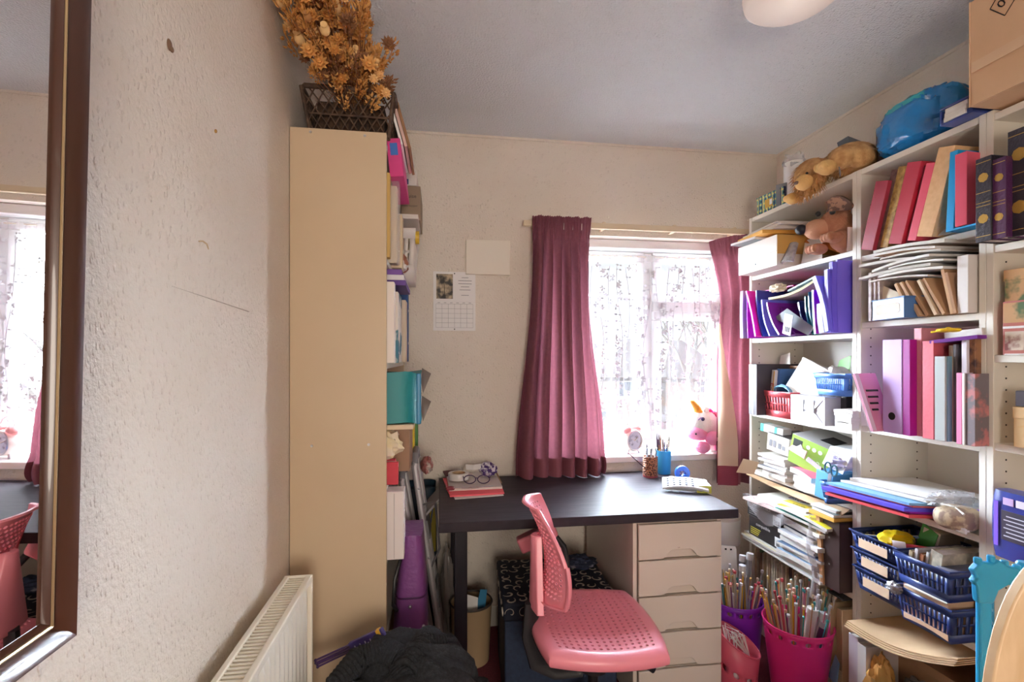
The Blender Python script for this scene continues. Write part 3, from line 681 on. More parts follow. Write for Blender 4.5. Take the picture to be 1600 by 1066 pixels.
panel(tn, 'gold_patch', cm((196, 150, 60), .5), -.002, -.0008, -.02, .03, .018, .056); panel(tn, 'white_patch', PAPERW, -.003, -.0018, -.018, -.002, .026, .05)
cn = tag(MB().prism([(0, 0), (.04, 0), (.006, .10), (0, .10)], -.025, .025, 'y').build('sign_holder', CLEARG, bevel=.002), 'small clear plastic wedge holder beside the tartan tin', 'holder', None, (1.515, Yp(1226, 1.53), ZT1), R(30))
kx, ky = 1.57, Yp(1242, 1.57)
kr = thing('kitchen_roll', 'white kitchen roll under a clear bag on the shelf top', 'kitchen roll', (kx, ky, ZT1))
MB().lathe([(0, 0), (.043, 0), (.044, .004), (.044, .185), (.043, .19), (.012, .19), (.012, .18)], 28).build('paper_roll', PAPERW, kr)
def hood(u, v):
    a = 2 * math.pi * u; r = .046 + .006 * math.sin(5 * a + 6 * v) + .012 * v * math.sin(a); return (r * math.cos(a) * (1 - .3 * v), r * math.sin(a), .17 + .055 * v + .008 * math.sin(3 * a))
MB().grid(hood, 24, 6, cu=True).build('clear_wrap', CLEAR, kr)
carton('cream upright box between the kitchen roll and plush lion', (1.60, Yp(1262, 1.62), ZT1), (.12, .05, .17), (228, 216, 180), lid=.02)
FURM = mat('lion_fur', (216, 172, 116), .95, col2=(186, 138, 84), nscale=40, bump=.4, bscale=260)
MUZ = mat('lion_muzzle', (222, 178, 112), .9, bump=.3, bscale=300)
ln = thing('plush_lion', 'shaggy tan plush lion hanging its head over the shelf top edge', 'plush toy', (1.490, 1.70, ZT1 + .006))
m = MB(); m.ball((.05, -.045, .062), (.085, .092, .062), 18, 11); m.ball((-.050, .03, .03), (.058, .07, .062), 16, 10); m.ball((-.035, .085, -.012), (.028, .055, .026), 12, 8, rot=RX(20)); m.ball((-.03, -.09, .046), (.04, .05, .042), 12, 8); m.ball((.03, -.115, .045), (.05, .04, .042), 12, 8)
remesh(m.build('body', FURM, ln), .007, 4)
fr_ = random.Random(5); m = MB()
for c, rr, n in (((.05, -.045, .062), (.085, .092, .062), 800), ((-.050, .03, .03), (.058, .07, .062), 700), ((-.035, .085, -.012), (.028, .055, .026), 160)):
    for _ in range(n):
        d = Vector((fr_.gauss(0, 1), fr_.gauss(0, 1), fr_.gauss(0, 1))).normalized()
        p = Vector((c[0] + d.x * rr[0], c[1] + d.y * rr[1], c[2] + d.z * rr[2]))
        if p.z < .004 and p.x > -.005: continue
        q = p + d * .014 + Vector((0, fr_.uniform(-.014, .014), -.018)) + Vector((fr_.uniform(-.008, .004), 0, 0)); s = d.cross(Vector((0, 0, 1))).normalized() * .0035
        if q.z < .003 and q.x > -.008: continue
        m.add([p - s - d * .003, p + s - d * .003, q], [(0, 1, 2)])
m.build('shaggy_fur', FURM, ln, kind='stuff', angle=180)
mz = remesh(MB().ball((-.104, .005, -.012), (.03, .036, .03), 14, 9).ball((-.086, .02, .0), (.03, .03, .03), 12, 8).build('muzzle', MUZ, ln), .005, 3)
MB().ball((-.134, .008, -.014), (.007, .010, .007), 10, 6).build('nose', mat('lion_nose', (96, 60, 44), .5), ln)
for s in (-1, 1): MB().ball((-.104, .012 + s * .022, .018), .005, 10, 6).build('eye', BLACKP, ln)
for c, k in (((-.085, -.085, .012), 1), ((-.05, .135, -.03), .85)):
    m = MB().ball(c, (.034 * k, .030 * k, .028 * k), 14, 9)
    for j in (-1, 0, 1): m.ball((c[0] - .024 * k, c[1] + j * .017 * k, c[2] + .002), (.015 * k, .011 * k, .017 * k), 10, 7)
    remesh(m.build('paw', MUZ, ln), .004, 2)
MB().tube([(-.07, -.125, .0), (-.074, -.135, -.022), (-.07, -.13, -.036), (-.066, -.123, -.022), (-.068, -.124, 0)], .0016, 6).build('care_tag_loop', GREYINK, ln)
book('grey magazine file leaning behind the plush lion', (1.64, 1.735, ZT1), .045, .21, .11, (92, 98, 106), lean=R(-14), turn=R(20), name='magazine_file', cat='magazine file')
bt = thing('bottle', 'black capped clear bottle behind the plush lion', 'bottle', (1.665, 1.635, ZT1))
MB().lathe([(0, 0), (.02, 0), (.022, .005), (.022, .12), (.010, .14), (.010, .15)], 16).build('bottle_body', CLEARG, bt); MB().lathe([(.013, .15), (.013, .19), (0, .192)], 14).build('cap', BLACKP, bt)

# ------------------------------------------------------------------ unit 1, shelf A: box, envelopes, plush dog
za = U1Z[1] + .0006
X = 1.425; y0, y1 = Yp(1154, X), Yp(1214, X)
ab = thing('archive_box', 'white cardboard storage box with round hole beside the plush dog', 'box', (X, (y0 + y1) / 2, za))
hy = (y0 - y1) / 2
MB().box(0, .30, -hy, hy, 0, .128).build('box_body', cm((226, 216, 206), .7), ab, bevel=.0015)
MB().box(-.0015, .3015, -hy - .0015, hy + .0015, .062, .132).build('box_lid', cm((230, 221, 212), .7), ab, bevel=.0015)
MB().box(.0, .30, -hy - .003, -hy - .0016, .05, .131).build('yellow_side', cm((206, 160, 84), .7), ab)
MB().lathe([(.009, .0), (.009, .002), (.006, .002), (.006, 0)], 16, M=T(-.0005, .004, .030) @ RY(-90)).build('finger_ring', METAL, ab); MB().lathe([(0, .0008), (.006, .0008)], 14, M=T(-.0005, .004, .030) @ RY(-90)).build('finger_hole', INK, ab)
zb = za + .133
er = random.Random(2)
leaflet('open clear plastic packet hanging over the white storage box', (X - .05, (y0 + y1) / 2 + .03, zb + .0006), .2, .15, .010, CLEARG, R(8), (0, 0), 0, 'plastic_packet', 'packet', edge=PAPERW)
leaflet('large yellow padded envelope on the white storage box', (X - .035, (y0 + y1) / 2 + .0, zb + .0115), .26, .20, .016, (222, 166, 76), R(-4), name='envelope', cat='envelope', edge=cm((222, 166, 76), .6))
for k in range(4):
    leaflet(ORD4[k] + ' white letter in the pile on the storage box', (X + .0 + .012 * er.random(), (y0 + y1) / 2 - .03 + er.uniform(-.02, .02), zb + .0283 + k * .0072), .24, .22, .0068, (222, 220, 222), R(er.uniform(-8, 8)), name='envelope', cat='envelope', group='white letters on the storage box')
ox = 1.60; P0 = at(1242, 375, X=1.53); P1 = at(1263, 329, X=1.60); P2 = at(1330, 331, X=1.70); P3 = at(1322, 400, X=1.62)
sheetpaper('big orange envelope propped behind the plush dog', [(1.55, Yp(1257, 1.55), za + .10), (1.56, Yp(1322, 1.56), za + .005), (1.715, Yp(1325, 1.70), za + .235), (1.71, Yp(1284, 1.70), za + .245)], mat('orange_manila', (206, 128, 62), .7), 'envelope', 'envelope', .004)
sheetpaper('folded grey printed paper bag in front of the plush dog', [(1.455, Yp(1222, 1.455), za + .002), (1.455, Yp(1240, 1.455), za + .002), (1.50, Yp(1248, 1.5), za + .088), (1.50, Yp(1236, 1.5), za + .078)], cm((176, 170, 168), .7, col2=(140, 136, 138), nscale=60), 'paper_bag', 'bag', .012, bend=.012)
sheetpaper('white sheet standing under the plush dog chin', [(1.51, Yp(1252, 1.51), za + .001), (1.51, Yp(1285, 1.51), za + .001), (1.56, Yp(1285, 1.56), za + .11), (1.56, Yp(1258, 1.56), za + .11)], PAPERW, 'paper_sheet', 'paper', .001)
DOG = mat('dog_plush', (176, 124, 96), .95, bump=.35, bscale=320, col2=(166, 112, 86), nscale=50)
DOGS = mat('dog_snout', (196, 146, 116), .95, bump=.35, bscale=320)
dx, dy = 1.50, Yp(1300, 1.50)
dg = thing('plush_dog', 'brown plush dog with big snout and spotted ear on shelf', 'plush toy', (dx, dy, za + .005))
m = MB(); m.ball((.06, -.02, .06), (.06, .065, .062), 16, 10); m.ball((.03, .01, .125), (.055, .055, .06), 16, 10); m.ball((-.0, -.038, .045), (.04, .03, .04), 12, 8)
remesh(m.build('body', DOG, dg), .006, 4)
remesh(MB().ball((-.024, .048, .108), (.046, .048, .040), 16, 10).ball((.01, .03, .112), (.043, .043, .040), 14, 9).build('snout', DOGS, dg), .006, 4)
MB().ball((-.070, .078, .112), (.021, .023, .020), 14, 9).build('nose', mat('dog_nose', (22, 27, 40), .5), dg)
for e_ in ((-.012, -.016, .158), (-.026, .040, .166)): MB().ball(e_, .0105, 10, 7).build('eye', BLACKP, dg)
for c in ((-.045, .018, .022), (-.04, -.052, .052)):
    m = MB().ball(c, (.038, .030, .022), 14, 9)
    for j in (-1, 0, 1): m.ball((c[0] - .028, c[1] + j * .017, c[2] - .001), (.014, .011, .018), 10, 7)
    remesh(m.build('paw', DOG, dg), .004, 2)
def ear(u, v):
    return (-.050 + .012 * math.sin(math.pi * v) + .02 * u, -.025 - .085 * u, .172 - .018 * u - .035 * (v - .5) * (1 + .6 * math.sin(math.pi * u)) + .012 * math.sin(math.pi * u))
MB().slab(ear, 8, 6, (.010, 0, 0)).build('ear', mat('dog_ear', (150, 112, 90), .95, col2=(96, 70, 60), nscale=34, ncon=(.48, .52)), dg, angle=60)
def ear2(u, v): return (.03 + .02 * u, .055 + .02 * u, .16 - .09 * u + .0 * v, ) if 0 else (.035 + .05 * (v - .5), .06 + .012 * u, .165 - .085 * u)
MB().slab(ear2, 6, 4, (0, -.008, 0)).build('ear', mat('dog_ear'), dg, angle=60)
sheetpaper('pinkish card standing at the plush dog side by the post', [(1.50, Yp(1323, 1.5), za + .002), (1.53, Yp(1328, 1.5), za + .002), (1.53, Yp(1329, 1.5), za + .085), (1.50, Yp(1324, 1.5), za + .09)], cm((226, 206, 200), .7), 'card', 'card', .006)

# ------------------------------------------------------------------ unit 1, shelf B: plastic wallets
zs = U1Z[2] + .0006
def wz(px, X): return (X, Yp(px, X), zs)
wallet('clear wallet with dark papers, first beside the curtain', wz(1161, 1.42), Yp(1161, 1.42), .225, .30, CLEAR, t=.022, bow=.004, inner=cm((70, 74, 110), .6))
wallet('thin violet wallet behind the magenta wallet', wz(1169, 1.425), Yp(1168, 1.425), .215, .30, plas((150, 40, 190)), t=.006, bow=.003)
wallet('bright magenta plastic wallet bulging over the shelf edge', wz(1181, 1.40), Yp(1166, 1.40), .222, .31, plas((255, 40, 190), .93), t=.010, bow=-.006)
wallet('navy blue plastic wallet next to the magenta one', wz(1192, 1.42), Yp(1182, 1.42), .215, .30, plas((60, 70, 150)), t=.009)
wallet('lilac wallet whose front edge juts out past the navy one', wz(1203, 1.41), Yp(1190, 1.41), .17, .30, plas((130, 126, 226)), t=.007)
wallet('purple wallet with white barcode label inside', wz(1218, 1.42), Yp(1196, 1.42), .165, .30, plas((140, 50, 170), .9), t=.008)
bl = thing('barcode_card', 'white barcode card tucked in the purple wallets', 'card', (1.425, Yp(1228, 1.425), zs + .004), (R(14), 0, R(-8)))
MB().box(0, .003, -.03, .03, 0, .085).build('card_face', cm((206, 200, 208), .5), bl, bevel=.001)
m = MB()
for k in range(9): m.box(-.0006, 0, -.024 + k * .0042, -.024 + k * .0042 + (.0022 if k % 3 else .001), .012, .034)
m.build('barcode', INK, bl, kind='stuff')
wallet('dim violet wallet lying open behind the barcode card', wz(1243, 1.47), Yp(1215, 1.47), .15, .26, plas((120, 40, 140), .9), t=.008)
sheetpaper('smoky clear sheet slanting across the wallets', [at(1262, 524, X=1.455), at(1209, 497, X=1.445), at(1230, 482, X=1.455), at(1272, 512, X=1.47)], CLEARG, 'plastic_sheet', 'folder', .004)
wallet('navy wallet leaning beside the teal ones', wz(1266, 1.48), Yp(1246, 1.48), .15, .26, plas((44, 44, 110), .92), t=.008)
wallet('teal plastic wallet nearer the navy wallet', wz(1270, 1.49), Yp(1258, 1.49), .165, .26, plas((40, 130, 150), .92), t=.006)
wallet('teal plastic wallet behind the narrow purple folder', wz(1274, 1.49), Yp(1264, 1.49), .185, .26, plas((60, 150, 160), .92), t=.006)
wallet('narrow upright purple folder beside the lilac wallets', wz(1275, 1.44), Yp(1271, 1.44), .172, .30, plas((160, 30, 176), .92), t=.010, bow=.002)
wallet('lilac wallet packed with loose white paper', wz(1288, 1.44), Yp(1284, 1.44), .115, .30, CLEAR, t=.026, bow=.004, inner=PAPERW)
wallet('large lilac blue wallet bulging beside the white papers', wz(1306, 1.41), Yp(1273, 1.41), .222, .31, plas((132, 126, 242), .92), t=.018, bow=-.010)
wallet('tall lilac blue wallet with a shiny folded edge', wz(1317, 1.42), Yp(1293, 1.42), .235, .31, plas((128, 116, 240), .93), t=.016, bow=.004)
wallet('deep violet wallet leaning on the shelf post', wz(1324, 1.43), Yp(1304, 1.43), .262, .30, plas((116, 100, 226), .93), t=.016, bow=.004, inner=cm((90, 60, 110), .7))
wallet('violet wallet hard against the shelf post', wz(1327, 1.45), Yp(1316, 1.45), .27, .28, plas((124, 108, 232), .93), t=.008, bow=.002)
# loose papers across the tops of the wallets
leaflet('wide magenta folder lying flat across the wallets', (1.50, Yp(1212, 1.5), zs + .215), .22, .22, .006, (206, 40, 140), name='folder', cat='folder', edge=cm((206, 40, 140), .5))
o = leaflet('curved bundle of yellowed sheets lying over the wallets', (1.44, Yp(1238, 1.44), zs + .188), .24, .30, .010, (206, 196, 170), tilt=(R(-9), 0), bend=-.018, name='paper_bundle', cat='paper', edge=cm((206, 196, 150), .8))
leaflet('pale blue card folder on the curved paper bundle', (1.45, Yp(1252, 1.45), zs + .204), .22, .16, .007, (160, 190, 214), tilt=(R(-13), 0), name='folder', cat='folder', edge=cm((160, 190, 214), .6))
crumple('scrunched cream tissue lying on the wallets', (1.45, Yp(1216, 1.45), zs + .192), (.06, .085, .035), cm((232, 218, 190), .9), 4, 'tissue', 'tissue', .5)

# ------------------------------------------------------------------ unit 1, shelf C
zs = U1Z[3] + .0006
bf = book('black box file standing out beside the rose curtain', (1.425, Yp(1176, 1.425), zs), .058, .232, .28, mat('boxfile_black', (52, 44, 48), .5), name='box_file', cat='box file', pages=cm((70, 60, 62), .7))
MB().box(-.0008, .0, -.0035, -.0015, .004, .228).build('white_edge', PAPERW, bf)
BSK_R = mat('basket_red', (226, 96, 104), .35); BSK_B = mat('basket_blue', (84, 130, 206), .35); BSK_N = mat('basket_navy', (40, 58, 116), .35)
y0, y1 = Yp(1188, 1.47), Yp(1236, 1.47)
basket('coral red slotted basket of cables and cards', (1.462, (y0 + y1) / 2 - .004, zs), .27, y0 - y1, .112, BSK_R, nx=10, ny=9)
def inb(px, dx=0): return (1.50 + dx, Yp(px, 1.50), zs + .006)
sheetpaper('white clip board standing at the back of the coral basket', [(1.60, 2.165, zs + .02), (1.60, Yp(1236, 1.6), zs + .02), (1.64, Yp(1236, 1.64), zs + .285), (1.64, 2.165, zs + .27)], cm((222, 216, 206), .5), 'clip_board', 'board', .006)
b = book('white and yellow paperback titled in red in coral basket', (1.495, Yp(1203, 1.495), zs + .006), .020, .20, .13, (232, 226, 220), lean=R(7), name='paperback')
text('E-100', .030, cm((196, 60, 70), .6), b, (-.0006, 0, .10), (R(90), R(90), R(-90)), sx=1.2)
panel(b, 'yellow_stripe', cm((232, 176, 70), .5), -.0008, 0, -.0098, -.004, .004, .196)
b = book('blue and white paperback leaning in coral basket', (1.51, Yp(1213, 1.51), zs + .006), .018, .205, .13, (40, 82, 132), lean=R(4), name='paperback')
b = thing('framed_picture', 'brown edged wooden picture frame leaning behind the white box', 'picture', (1.56, Yp(1240, 1.56), zs + .02), (R(0), R(14), R(10)))
m = MB(); fr(m, -.085, .085, 0, .21, .014, -.008, .006); q = m.build('frame_border', mat('frame_brown', (150, 100, 54), .4), b, bevel=.002); q.rotation_euler = (0, 0, R(-90)); q2 = MB().box(-.072, .072, -.002, .002, .013, .197).build('picture_card', cm((224, 214, 196), .6), b); q2.rotation_euler = (0, 0, R(-90))
carton('large white box tilted on top of the coral basket', (1.50, Yp(1246, 1.50), zs + .098), (.05, .165, .155), (222, 214, 200), turn=R(12), tilt=(R(24), R(16)), lid=.012)
m = MB()
for k in range(6):
    rr = .052 - .004 * k; pts = [(.006 * math.sin(3 * a + k), rr * 1.15 * math.cos(a), .012 + rr * .62 * abs(math.sin(a)) + .004 * k) for a in [math.pi * i / 14 for i in range(15)]]
    m.tube(pts, .0026, 6)
tag(m.build('cable_coil', mat('cable_blue', (110, 168, 206), .4)), 'coil of pale blue cable at the front of coral basket', 'cable', None, (1.487, Yp(1222, 1.487), zs + .092))
o = thing('memory_card', 'stack of small cream cards at the basket left corner', 'card', (1.487, Yp(1197, 1.487), zs + .09), (R(-12), 0, 0))
for k in range(3): MB().box(0, .05, -.02 + k * .009, -.014 + k * .009, 0, .045 - .004 * k).build('card_leaf', cm((222, 204, 180), .7), o)
# silver wrapped box, black box, papers, blue basket
sb = carton('silver wrapped parcel with folded foil end beside coral basket', (1.462, Yp(1261, 1.462), zs), (.22, Yp(1234, 1.462) - Yp(1287, 1.462), .108), mat('silver_wrap', (206, 204, 214), .3, .15, bump=.1, bscale=60))
hw = (Yp(1234, 1.462) - Yp(1287, 1.462)) / 2
m = MB(); m.add([(-.001, -hw, 0), (-.001, hw, 0), (-.004, hw * .42, .05), (-.004, -hw * .42, .05)], [(0, 1, 2, 3)]); m.add([(-.001, -hw, .107), (-.001, hw, .107), (-.006, hw * .42, .055), (-.006, -hw * .42, .055)], [(3, 2, 1, 0)]); m.build('folded_end', mat('silver_wrap'), sb, angle=10)
for yy in (-.028, .028): panel(sb, 'clear_tape', cm((236, 236, 240), .2), -.0075, -.0062, yy - .015, yy + .015, .045, .095)
cb = carton('black cardboard box supporting the blue basket', (1.53, Yp(1310, 1.53) + .02, zs), (.19, .115, .115), (44, 40, 44))
leaflet('pile of dog eared white papers beside the silver parcel', (1.47, Yp(1316, 1.47) - .004, zs + .0), .055, .075, .022, (206, 196, 186), name='paper_bundle', cat='paper')
for k in range(4): leaflet(ORD4[k] + ' white paper wad of the pile before the black box', (1.466, Yp(1317, 1.466), zs + .0226 + .0118 * k), .058, .075, .011, (226, 220, 214), R(er.uniform(-9, 9)), (0, 0), .004, 'paper_bundle', 'paper', 'paper wads before the black box')
bb = basket('light blue slotted basket on the black box of papers', (1.475, (Yp(1271, 1.475) + 1.609) / 2, zs + .118), .25, Yp(1271, 1.475) - 1.609, .082, BSK_B, nx=10, ny=14)
crumple('scrunched white carrier bag in the light blue basket', (1.60, Yp(1306, 1.60), zs + .128), (.16, .13, .10), cm((230, 226, 220), .6), 9, amp=.4)
sheetpaper('green and clear leaflet poking out of the light blue basket', [(1.60, Yp(1302, 1.6), zs + .15), (1.60, Yp(1326, 1.6), zs + .15), (1.64, Yp(1330, 1.64), zs + .27), (1.64, Yp(1312, 1.64), zs + .25)], cm((150, 206, 130), .5), 'leaflet', 'leaflet', .002)
tag(MB().tube([(0, .06 * math.cos(a) , .045 + .05 * math.sin(a)) for a in [math.pi * i / 12 for i in range(13)]], .003, 6).build('black_cable', BLACKP), 'black cable looping up behind the white box', 'cable', None, (1.66, Yp(1270, 1.66), zs + .14))

# ------------------------------------------------------------------ unit 1, shelf D
zs = U1Z[4] + .0006
yL = Yp(1180, 1.46)
o = carton('slim teal and white carton at the top of the left pile', (1.50, Yp(1205, 1.5), zs + .193), (.05, .125, .034), (226, 226, 222), tilt=(R(6), 0), turn=R(10))
panel(o, 'teal_end', cm((60, 176, 166), .5), -.0008, .0505, .045, .0632, -.0008, .0348); panel(o, 'teal_band', cm((60, 176, 166), .5), -.0008, .0505, -.03, -.016, -.0008, .0348)
o = carton('dark topped cream carton with printed front, under teal carton', (1.49, Yp(1214, 1.49), zs + .116), (.17, .125, .076), (206, 198, 184), tilt=(R(6), 0), turn=R(6))
panel(o, 'dark_top', cm((66, 60, 62), .5), -.001, .171, -.0635, .0635, .0775, .0785); m = MB()
for yy, hh_ in ((.04, .03), (.018, .03), (-.012, .024), (-.034, .018)): m.box(-.0012, 0, yy - .008, yy + .008, .02, .02 + hh_)
m.build('printed_marks', GREYINK, o, kind='stuff')
for k, (dx_, l, t_, c) in enumerate(((0, .17, .017, (232, 220, 208)), (.01, .16, .012, (200, 206, 206)), (-.008, .165, .012, (120, 122, 130)), (.006, .16, .011, (226, 226, 226)), (.012, .15, .010, (88, 92, 100)), (-.006, .165, .010, (214, 208, 214)), (.0, .16, .010, (236, 230, 220)), (-.012, .17, .012, (226, 222, 214)))):
    leaflet(['peach edged magazine at the foot of the left pile', 'pale grey brochure second in the left pile', 'dark grey brochure third in the left pile', 'white brochure above the dark one in left pile', 'charcoal booklet midway up the left pile', 'lilac booklet above the charcoal booklet', 'cream booklet near the top of the left pile', 'white magazine topmost of the left pile on fourth shelf'][k],
            (1.475 + dx_, Yp(1208, 1.475) + .003 * (k % 3), zs + .004 + sum((.017, .012, .012, .011, .010, .010, .010, .012)[:k]) + .0004 * k), .20, l, t_, c, R((k * 37) % 11 - 5))
gb = thing('cartridge_box', 'green and grey printer cartridge box tilted on the fourth shelf', 'box', (1.49, Yp(1256, 1.49) - .01, zs + .080), (R(15), R(-4), R(14)))
MB().box(0, .20, -.085, .085, 0, .125).build('box_body', mat('grey_card', (198, 200, 200), .5), gb, bevel=.0015)
panel(gb, 'green_front', mat('green_card', (160, 198, 84), .5), -.001, -.0002, -.084, .084, .001, .124); m = MB()
for k in range(3): m.lathe([(0, 0), (.009, 0), (.009, .0006)], 14, M=T(-.0012, .008 - k * .026, .095) @ RY(-90))
m.build('white_dots', PAPERW, gb, kind='stuff')
panel(gb, 'dark_photo', cm((60, 62, 60), .5), -.0018, -.0008, .035, .075, .07, .11); q = panel(gb, 'diamond_sticker', PAPERW, -.0024, -.0016, -.018, .018, -.018, .018); q.location = (0, .04, .07); q.rotation_euler = (R(45), 0, 0)
text('2', .04, cm((216, 232, 190), .5), gb, (-.0016, -.045, .04), FACE_W); panel(gb, 'black_top_logo', INK, .05, .13, -.06, .0, .125, .1257)
cardw = thing('address_card', 'white printed card propped against the cartridge box', 'card', (1.462, Yp(1300, 1.462), zs + .122), (R(14), R(16), R(6)))
MB().box(0, .002, -.047, .047, 0, .075).build('card_face', PAPERW, cardw); m = MB()
for k in range(4): m.box(-.0005, 0, -.005, .038 - .008 * (k % 2), .058 - k * .010, .0605 - k * .010)
m.build('printed_lines', GREYINK, cardw, kind='stuff')
carton('plain white carton behind the address card by the post', (1.54, Yp(1318, 1.54), zs + .06), (.16, .11, .13), (226, 226, 228))
carton('white carton under the address card', (1.50, Yp(1296, 1.50), zs + .002), (.20, .14, .056), (214, 214, 216))
for k in range(4): leaflet(ORD4[k] + ' white paper wad of the pile under the pink folder', (1.458 + .004 * (k % 2), Yp(1257, 1.458), zs + .003 + .0125 * k), .20, .13, .012, (226, 222, 224), R((k * 29) % 9 - 4), (0, 0), .003, 'paper_bundle', 'paper', 'white wads under the pink folder')
o = leaflet('pink card folder stuffed with papers on the fourth shelf', (1.45, Yp(1250, 1.45), zs + .054), .21, .135, .020, (226, 110, 140), R(-6), (R(7), 0), .006, 'folder', 'folder', edge=PAPERW)
sheetpaper('crumpled beige card slip under the cartridge box', [at(1232, 702, X=1.455), at(1258, 718, X=1.45), at(1262, 706, X=1.46), at(1240, 696, X=1.465)], cm((206, 180, 160), .8), 'card', 'card', .006)
sheetpaper('maroon pen case sticking out beside the blue basket', [at(1262, 722, X=1.45), at(1286, 740, X=1.44), at(1287, 733, X=1.45), at(1266, 716, X=1.46)], cm((84, 40, 52), .5), 'pen_case', 'case', .012)
y0, y1 = Yp(1285, 1.415), 1.609
nb = basket('mid blue slotted basket of stationery at the shelf front', (1.405, (y0 + y1) / 2, zs + .0), .26, y0 - y1, .082, mat('basket_steel_blue', (70, 112, 170), .35), nx=9, ny=12)
carton('bright blue carton inside the mid blue basket', (1.43, 1.665, zs + .006), (.16, .075, .105), (86, 156, 200), turn=R(4), tilt=(R(6), 0))
sc_ = thing('scissors', 'dark green handled scissors standing in the mid blue basket', 'scissors', (1.425, Yp(1291, 1.425), zs + .004), (R(10), 0, 0))
for s in (-1, 1):
    MB().tube([(0, s * .015 + .014 * math.cos(a), .128 + .02 * math.sin(a)) for a in [2 * math.pi * i / 14 for i in range(14)]], .0035, 6, closed=True).build('handle_loop', cm((56, 96, 110), .35), sc_)
    MB().box(-.001, .001, s * .004 - .004, s * .004 + .004, .0, .110).build('blade', METAL, sc_)
crumple('lilac and white clear wrapper on top of the blue basket', (1.50, Yp(1318, 1.5), zs + .115), (.10, .08, .06), cm((206, 200, 232), .3), 6, amp=.5)
# curved kraft liner and envelope
def liner(u, v): return (1.405 + .30 * u - .02 * math.sin(math.pi * v), Yp(1178, 1.45) + (1.618 - Yp(1178, 1.45)) * v, zs - .0225 - .040 * (v ** 1.6) * max(0, 1 - u * 3.0))
def liner(u, v):
    x = 1.466 + .034 * u; return (x - .0 * v, 2.185 - .57 * v, zs - .0212 - .02 * (1 - u) * v - .006 * math.sin(math.pi * v))
tag(MB().slab(liner, 4, 10, (0, 0, -.003)).build('card_sheet', KRAFT), 'bowed brown card sheet drooping below the fourth shelf', 'card')
sheetpaper('cream envelope jutting out towards the curtain', [(1.43, Yp(1184, 1.45), zs + .003), (1.375, Yp(1158, 1.40), zs + .003), (1.385, Yp(1166, 1.40), zs + .075), (1.45, Yp(1186, 1.45), zs + .06)], cm((232, 210, 178), .8), 'envelope', 'envelope', .002)

# ------------------------------------------------------------------ unit 1, shelf E: boxes, papers, box file
zs = U1Z[5] + .0006
er = random.Random(21)
X = 1.44
def ylen(pa, pb, X): return abs(Yp(pa, X) - Yp(pb, X))
for k, (l, c, lab) in enumerate(((.50, (196, 200, 200), 'long grey card folder lowest on the fifth shelf'), (.50, (226, 224, 214), 'long white poster sheets second lowest on the fifth shelf'), (.49, (214, 206, 170), 'yellowish long sheets third up on the fifth shelf'), (.50, (200, 206, 208), 'long grey white papers just under the black boxes'))):
    leaflet(lab, (1.44 + .008 * (k % 2), 2.185 - .255, zs + .009 * k), .27, l, .0088, c, R((k % 3 - 1) * 1.2), name='paper_bundle', cat='paper')
zt = zs + .0365
y0, y1 = Yp(1165, X), Yp(1217, X)
def ream(lab, z, yo, words):
    o = carton(lab, (X + .01, (y0 + y1) / 2 - yo, z), (.22, y0 - y1, .088), mat('ream_black', (48, 45, 46), .45), lid=.0)
    hy = (y0 - y1) / 2
    text(words[0], .020, cm((206, 206, 206), .6), o, (-.0006, .015, .062), FACE_W, sx=1.1)
    m = MB()
    for q in range(4): m.box(-.0006, -.0002, hy - .085 + .006 * q, hy - .012, .036 - .009 * q, .040 - .009 * q)
    m.build('printed_lines', cm(words[1], .6), o, kind='stuff')
    panel(o, 'white_label', PAPERW, -.0014, -.0004, -hy + .002, -hy + .05, .008, .05); m = MB()
    for q in range(7): m.box(-.0020, -.0014, -hy + .008 + .005 * q, -hy + .0105 + .005 * q, .012, .032)
    m.build('barcode', INK, o, kind='stuff'); return o
ream('lower black cartridge box with yellow print and white label', zt, .012, ('compatible', (206, 200, 70)))
ream('upper black cartridge box with grey print and white label', zt + .0895, 0, ('COMPATIBLE', (150, 150, 150)))
z2 = zt + .1795
leaflet('wide pink envelope under the white book at the curtain end', (1.40, Yp(1200, 1.42), z2), .24, .26, .010, (232, 200, 196), R(6), name='envelope', cat='envelope', edge=cm((232, 206, 200), .7))
bk = leaflet('thick white paperback with blue and yellow printed cover', (1.43, Yp(1219, 1.43), z2 + .0115), .20, .27, .026, (222, 222, 214), R(5), name='paperback', cat='book')
text('tiscali', .05, cm((60, 66, 120), .6), bk, (.10, 0.0, .0264), (0, 0, R(-90))); MB().box(.03, .07, -.10, .02, .0262, .0266).build('yellow_flash', cm((226, 206, 70), .5), bk); text('6 months', .018, cm((40, 40, 60), .6), bk, (.04, -.06, .0268), (0, 0, R(-90)))
def bagskin(u, v): 
    return (1.405 + .012 * math.sin(9 * u + 4 * v) + .02 * v, Yp(1164, 1.42) - .30 * u + .02 * math.sin(5 * v), z2 + .012 - .10 * v * (.4 + .6 * math.sin(math.pi * min(1, u * 1.15))) + .008 * math.sin(13 * u))
tag(MB().slab(bagskin, 18, 8, (.003, 0, .002)).build('plastic_bag', mat('clear_bag', (240, 236, 238), .2, alpha=.24), angle=180), 'crinkled clear plastic bag hanging over the black boxes', 'bag')
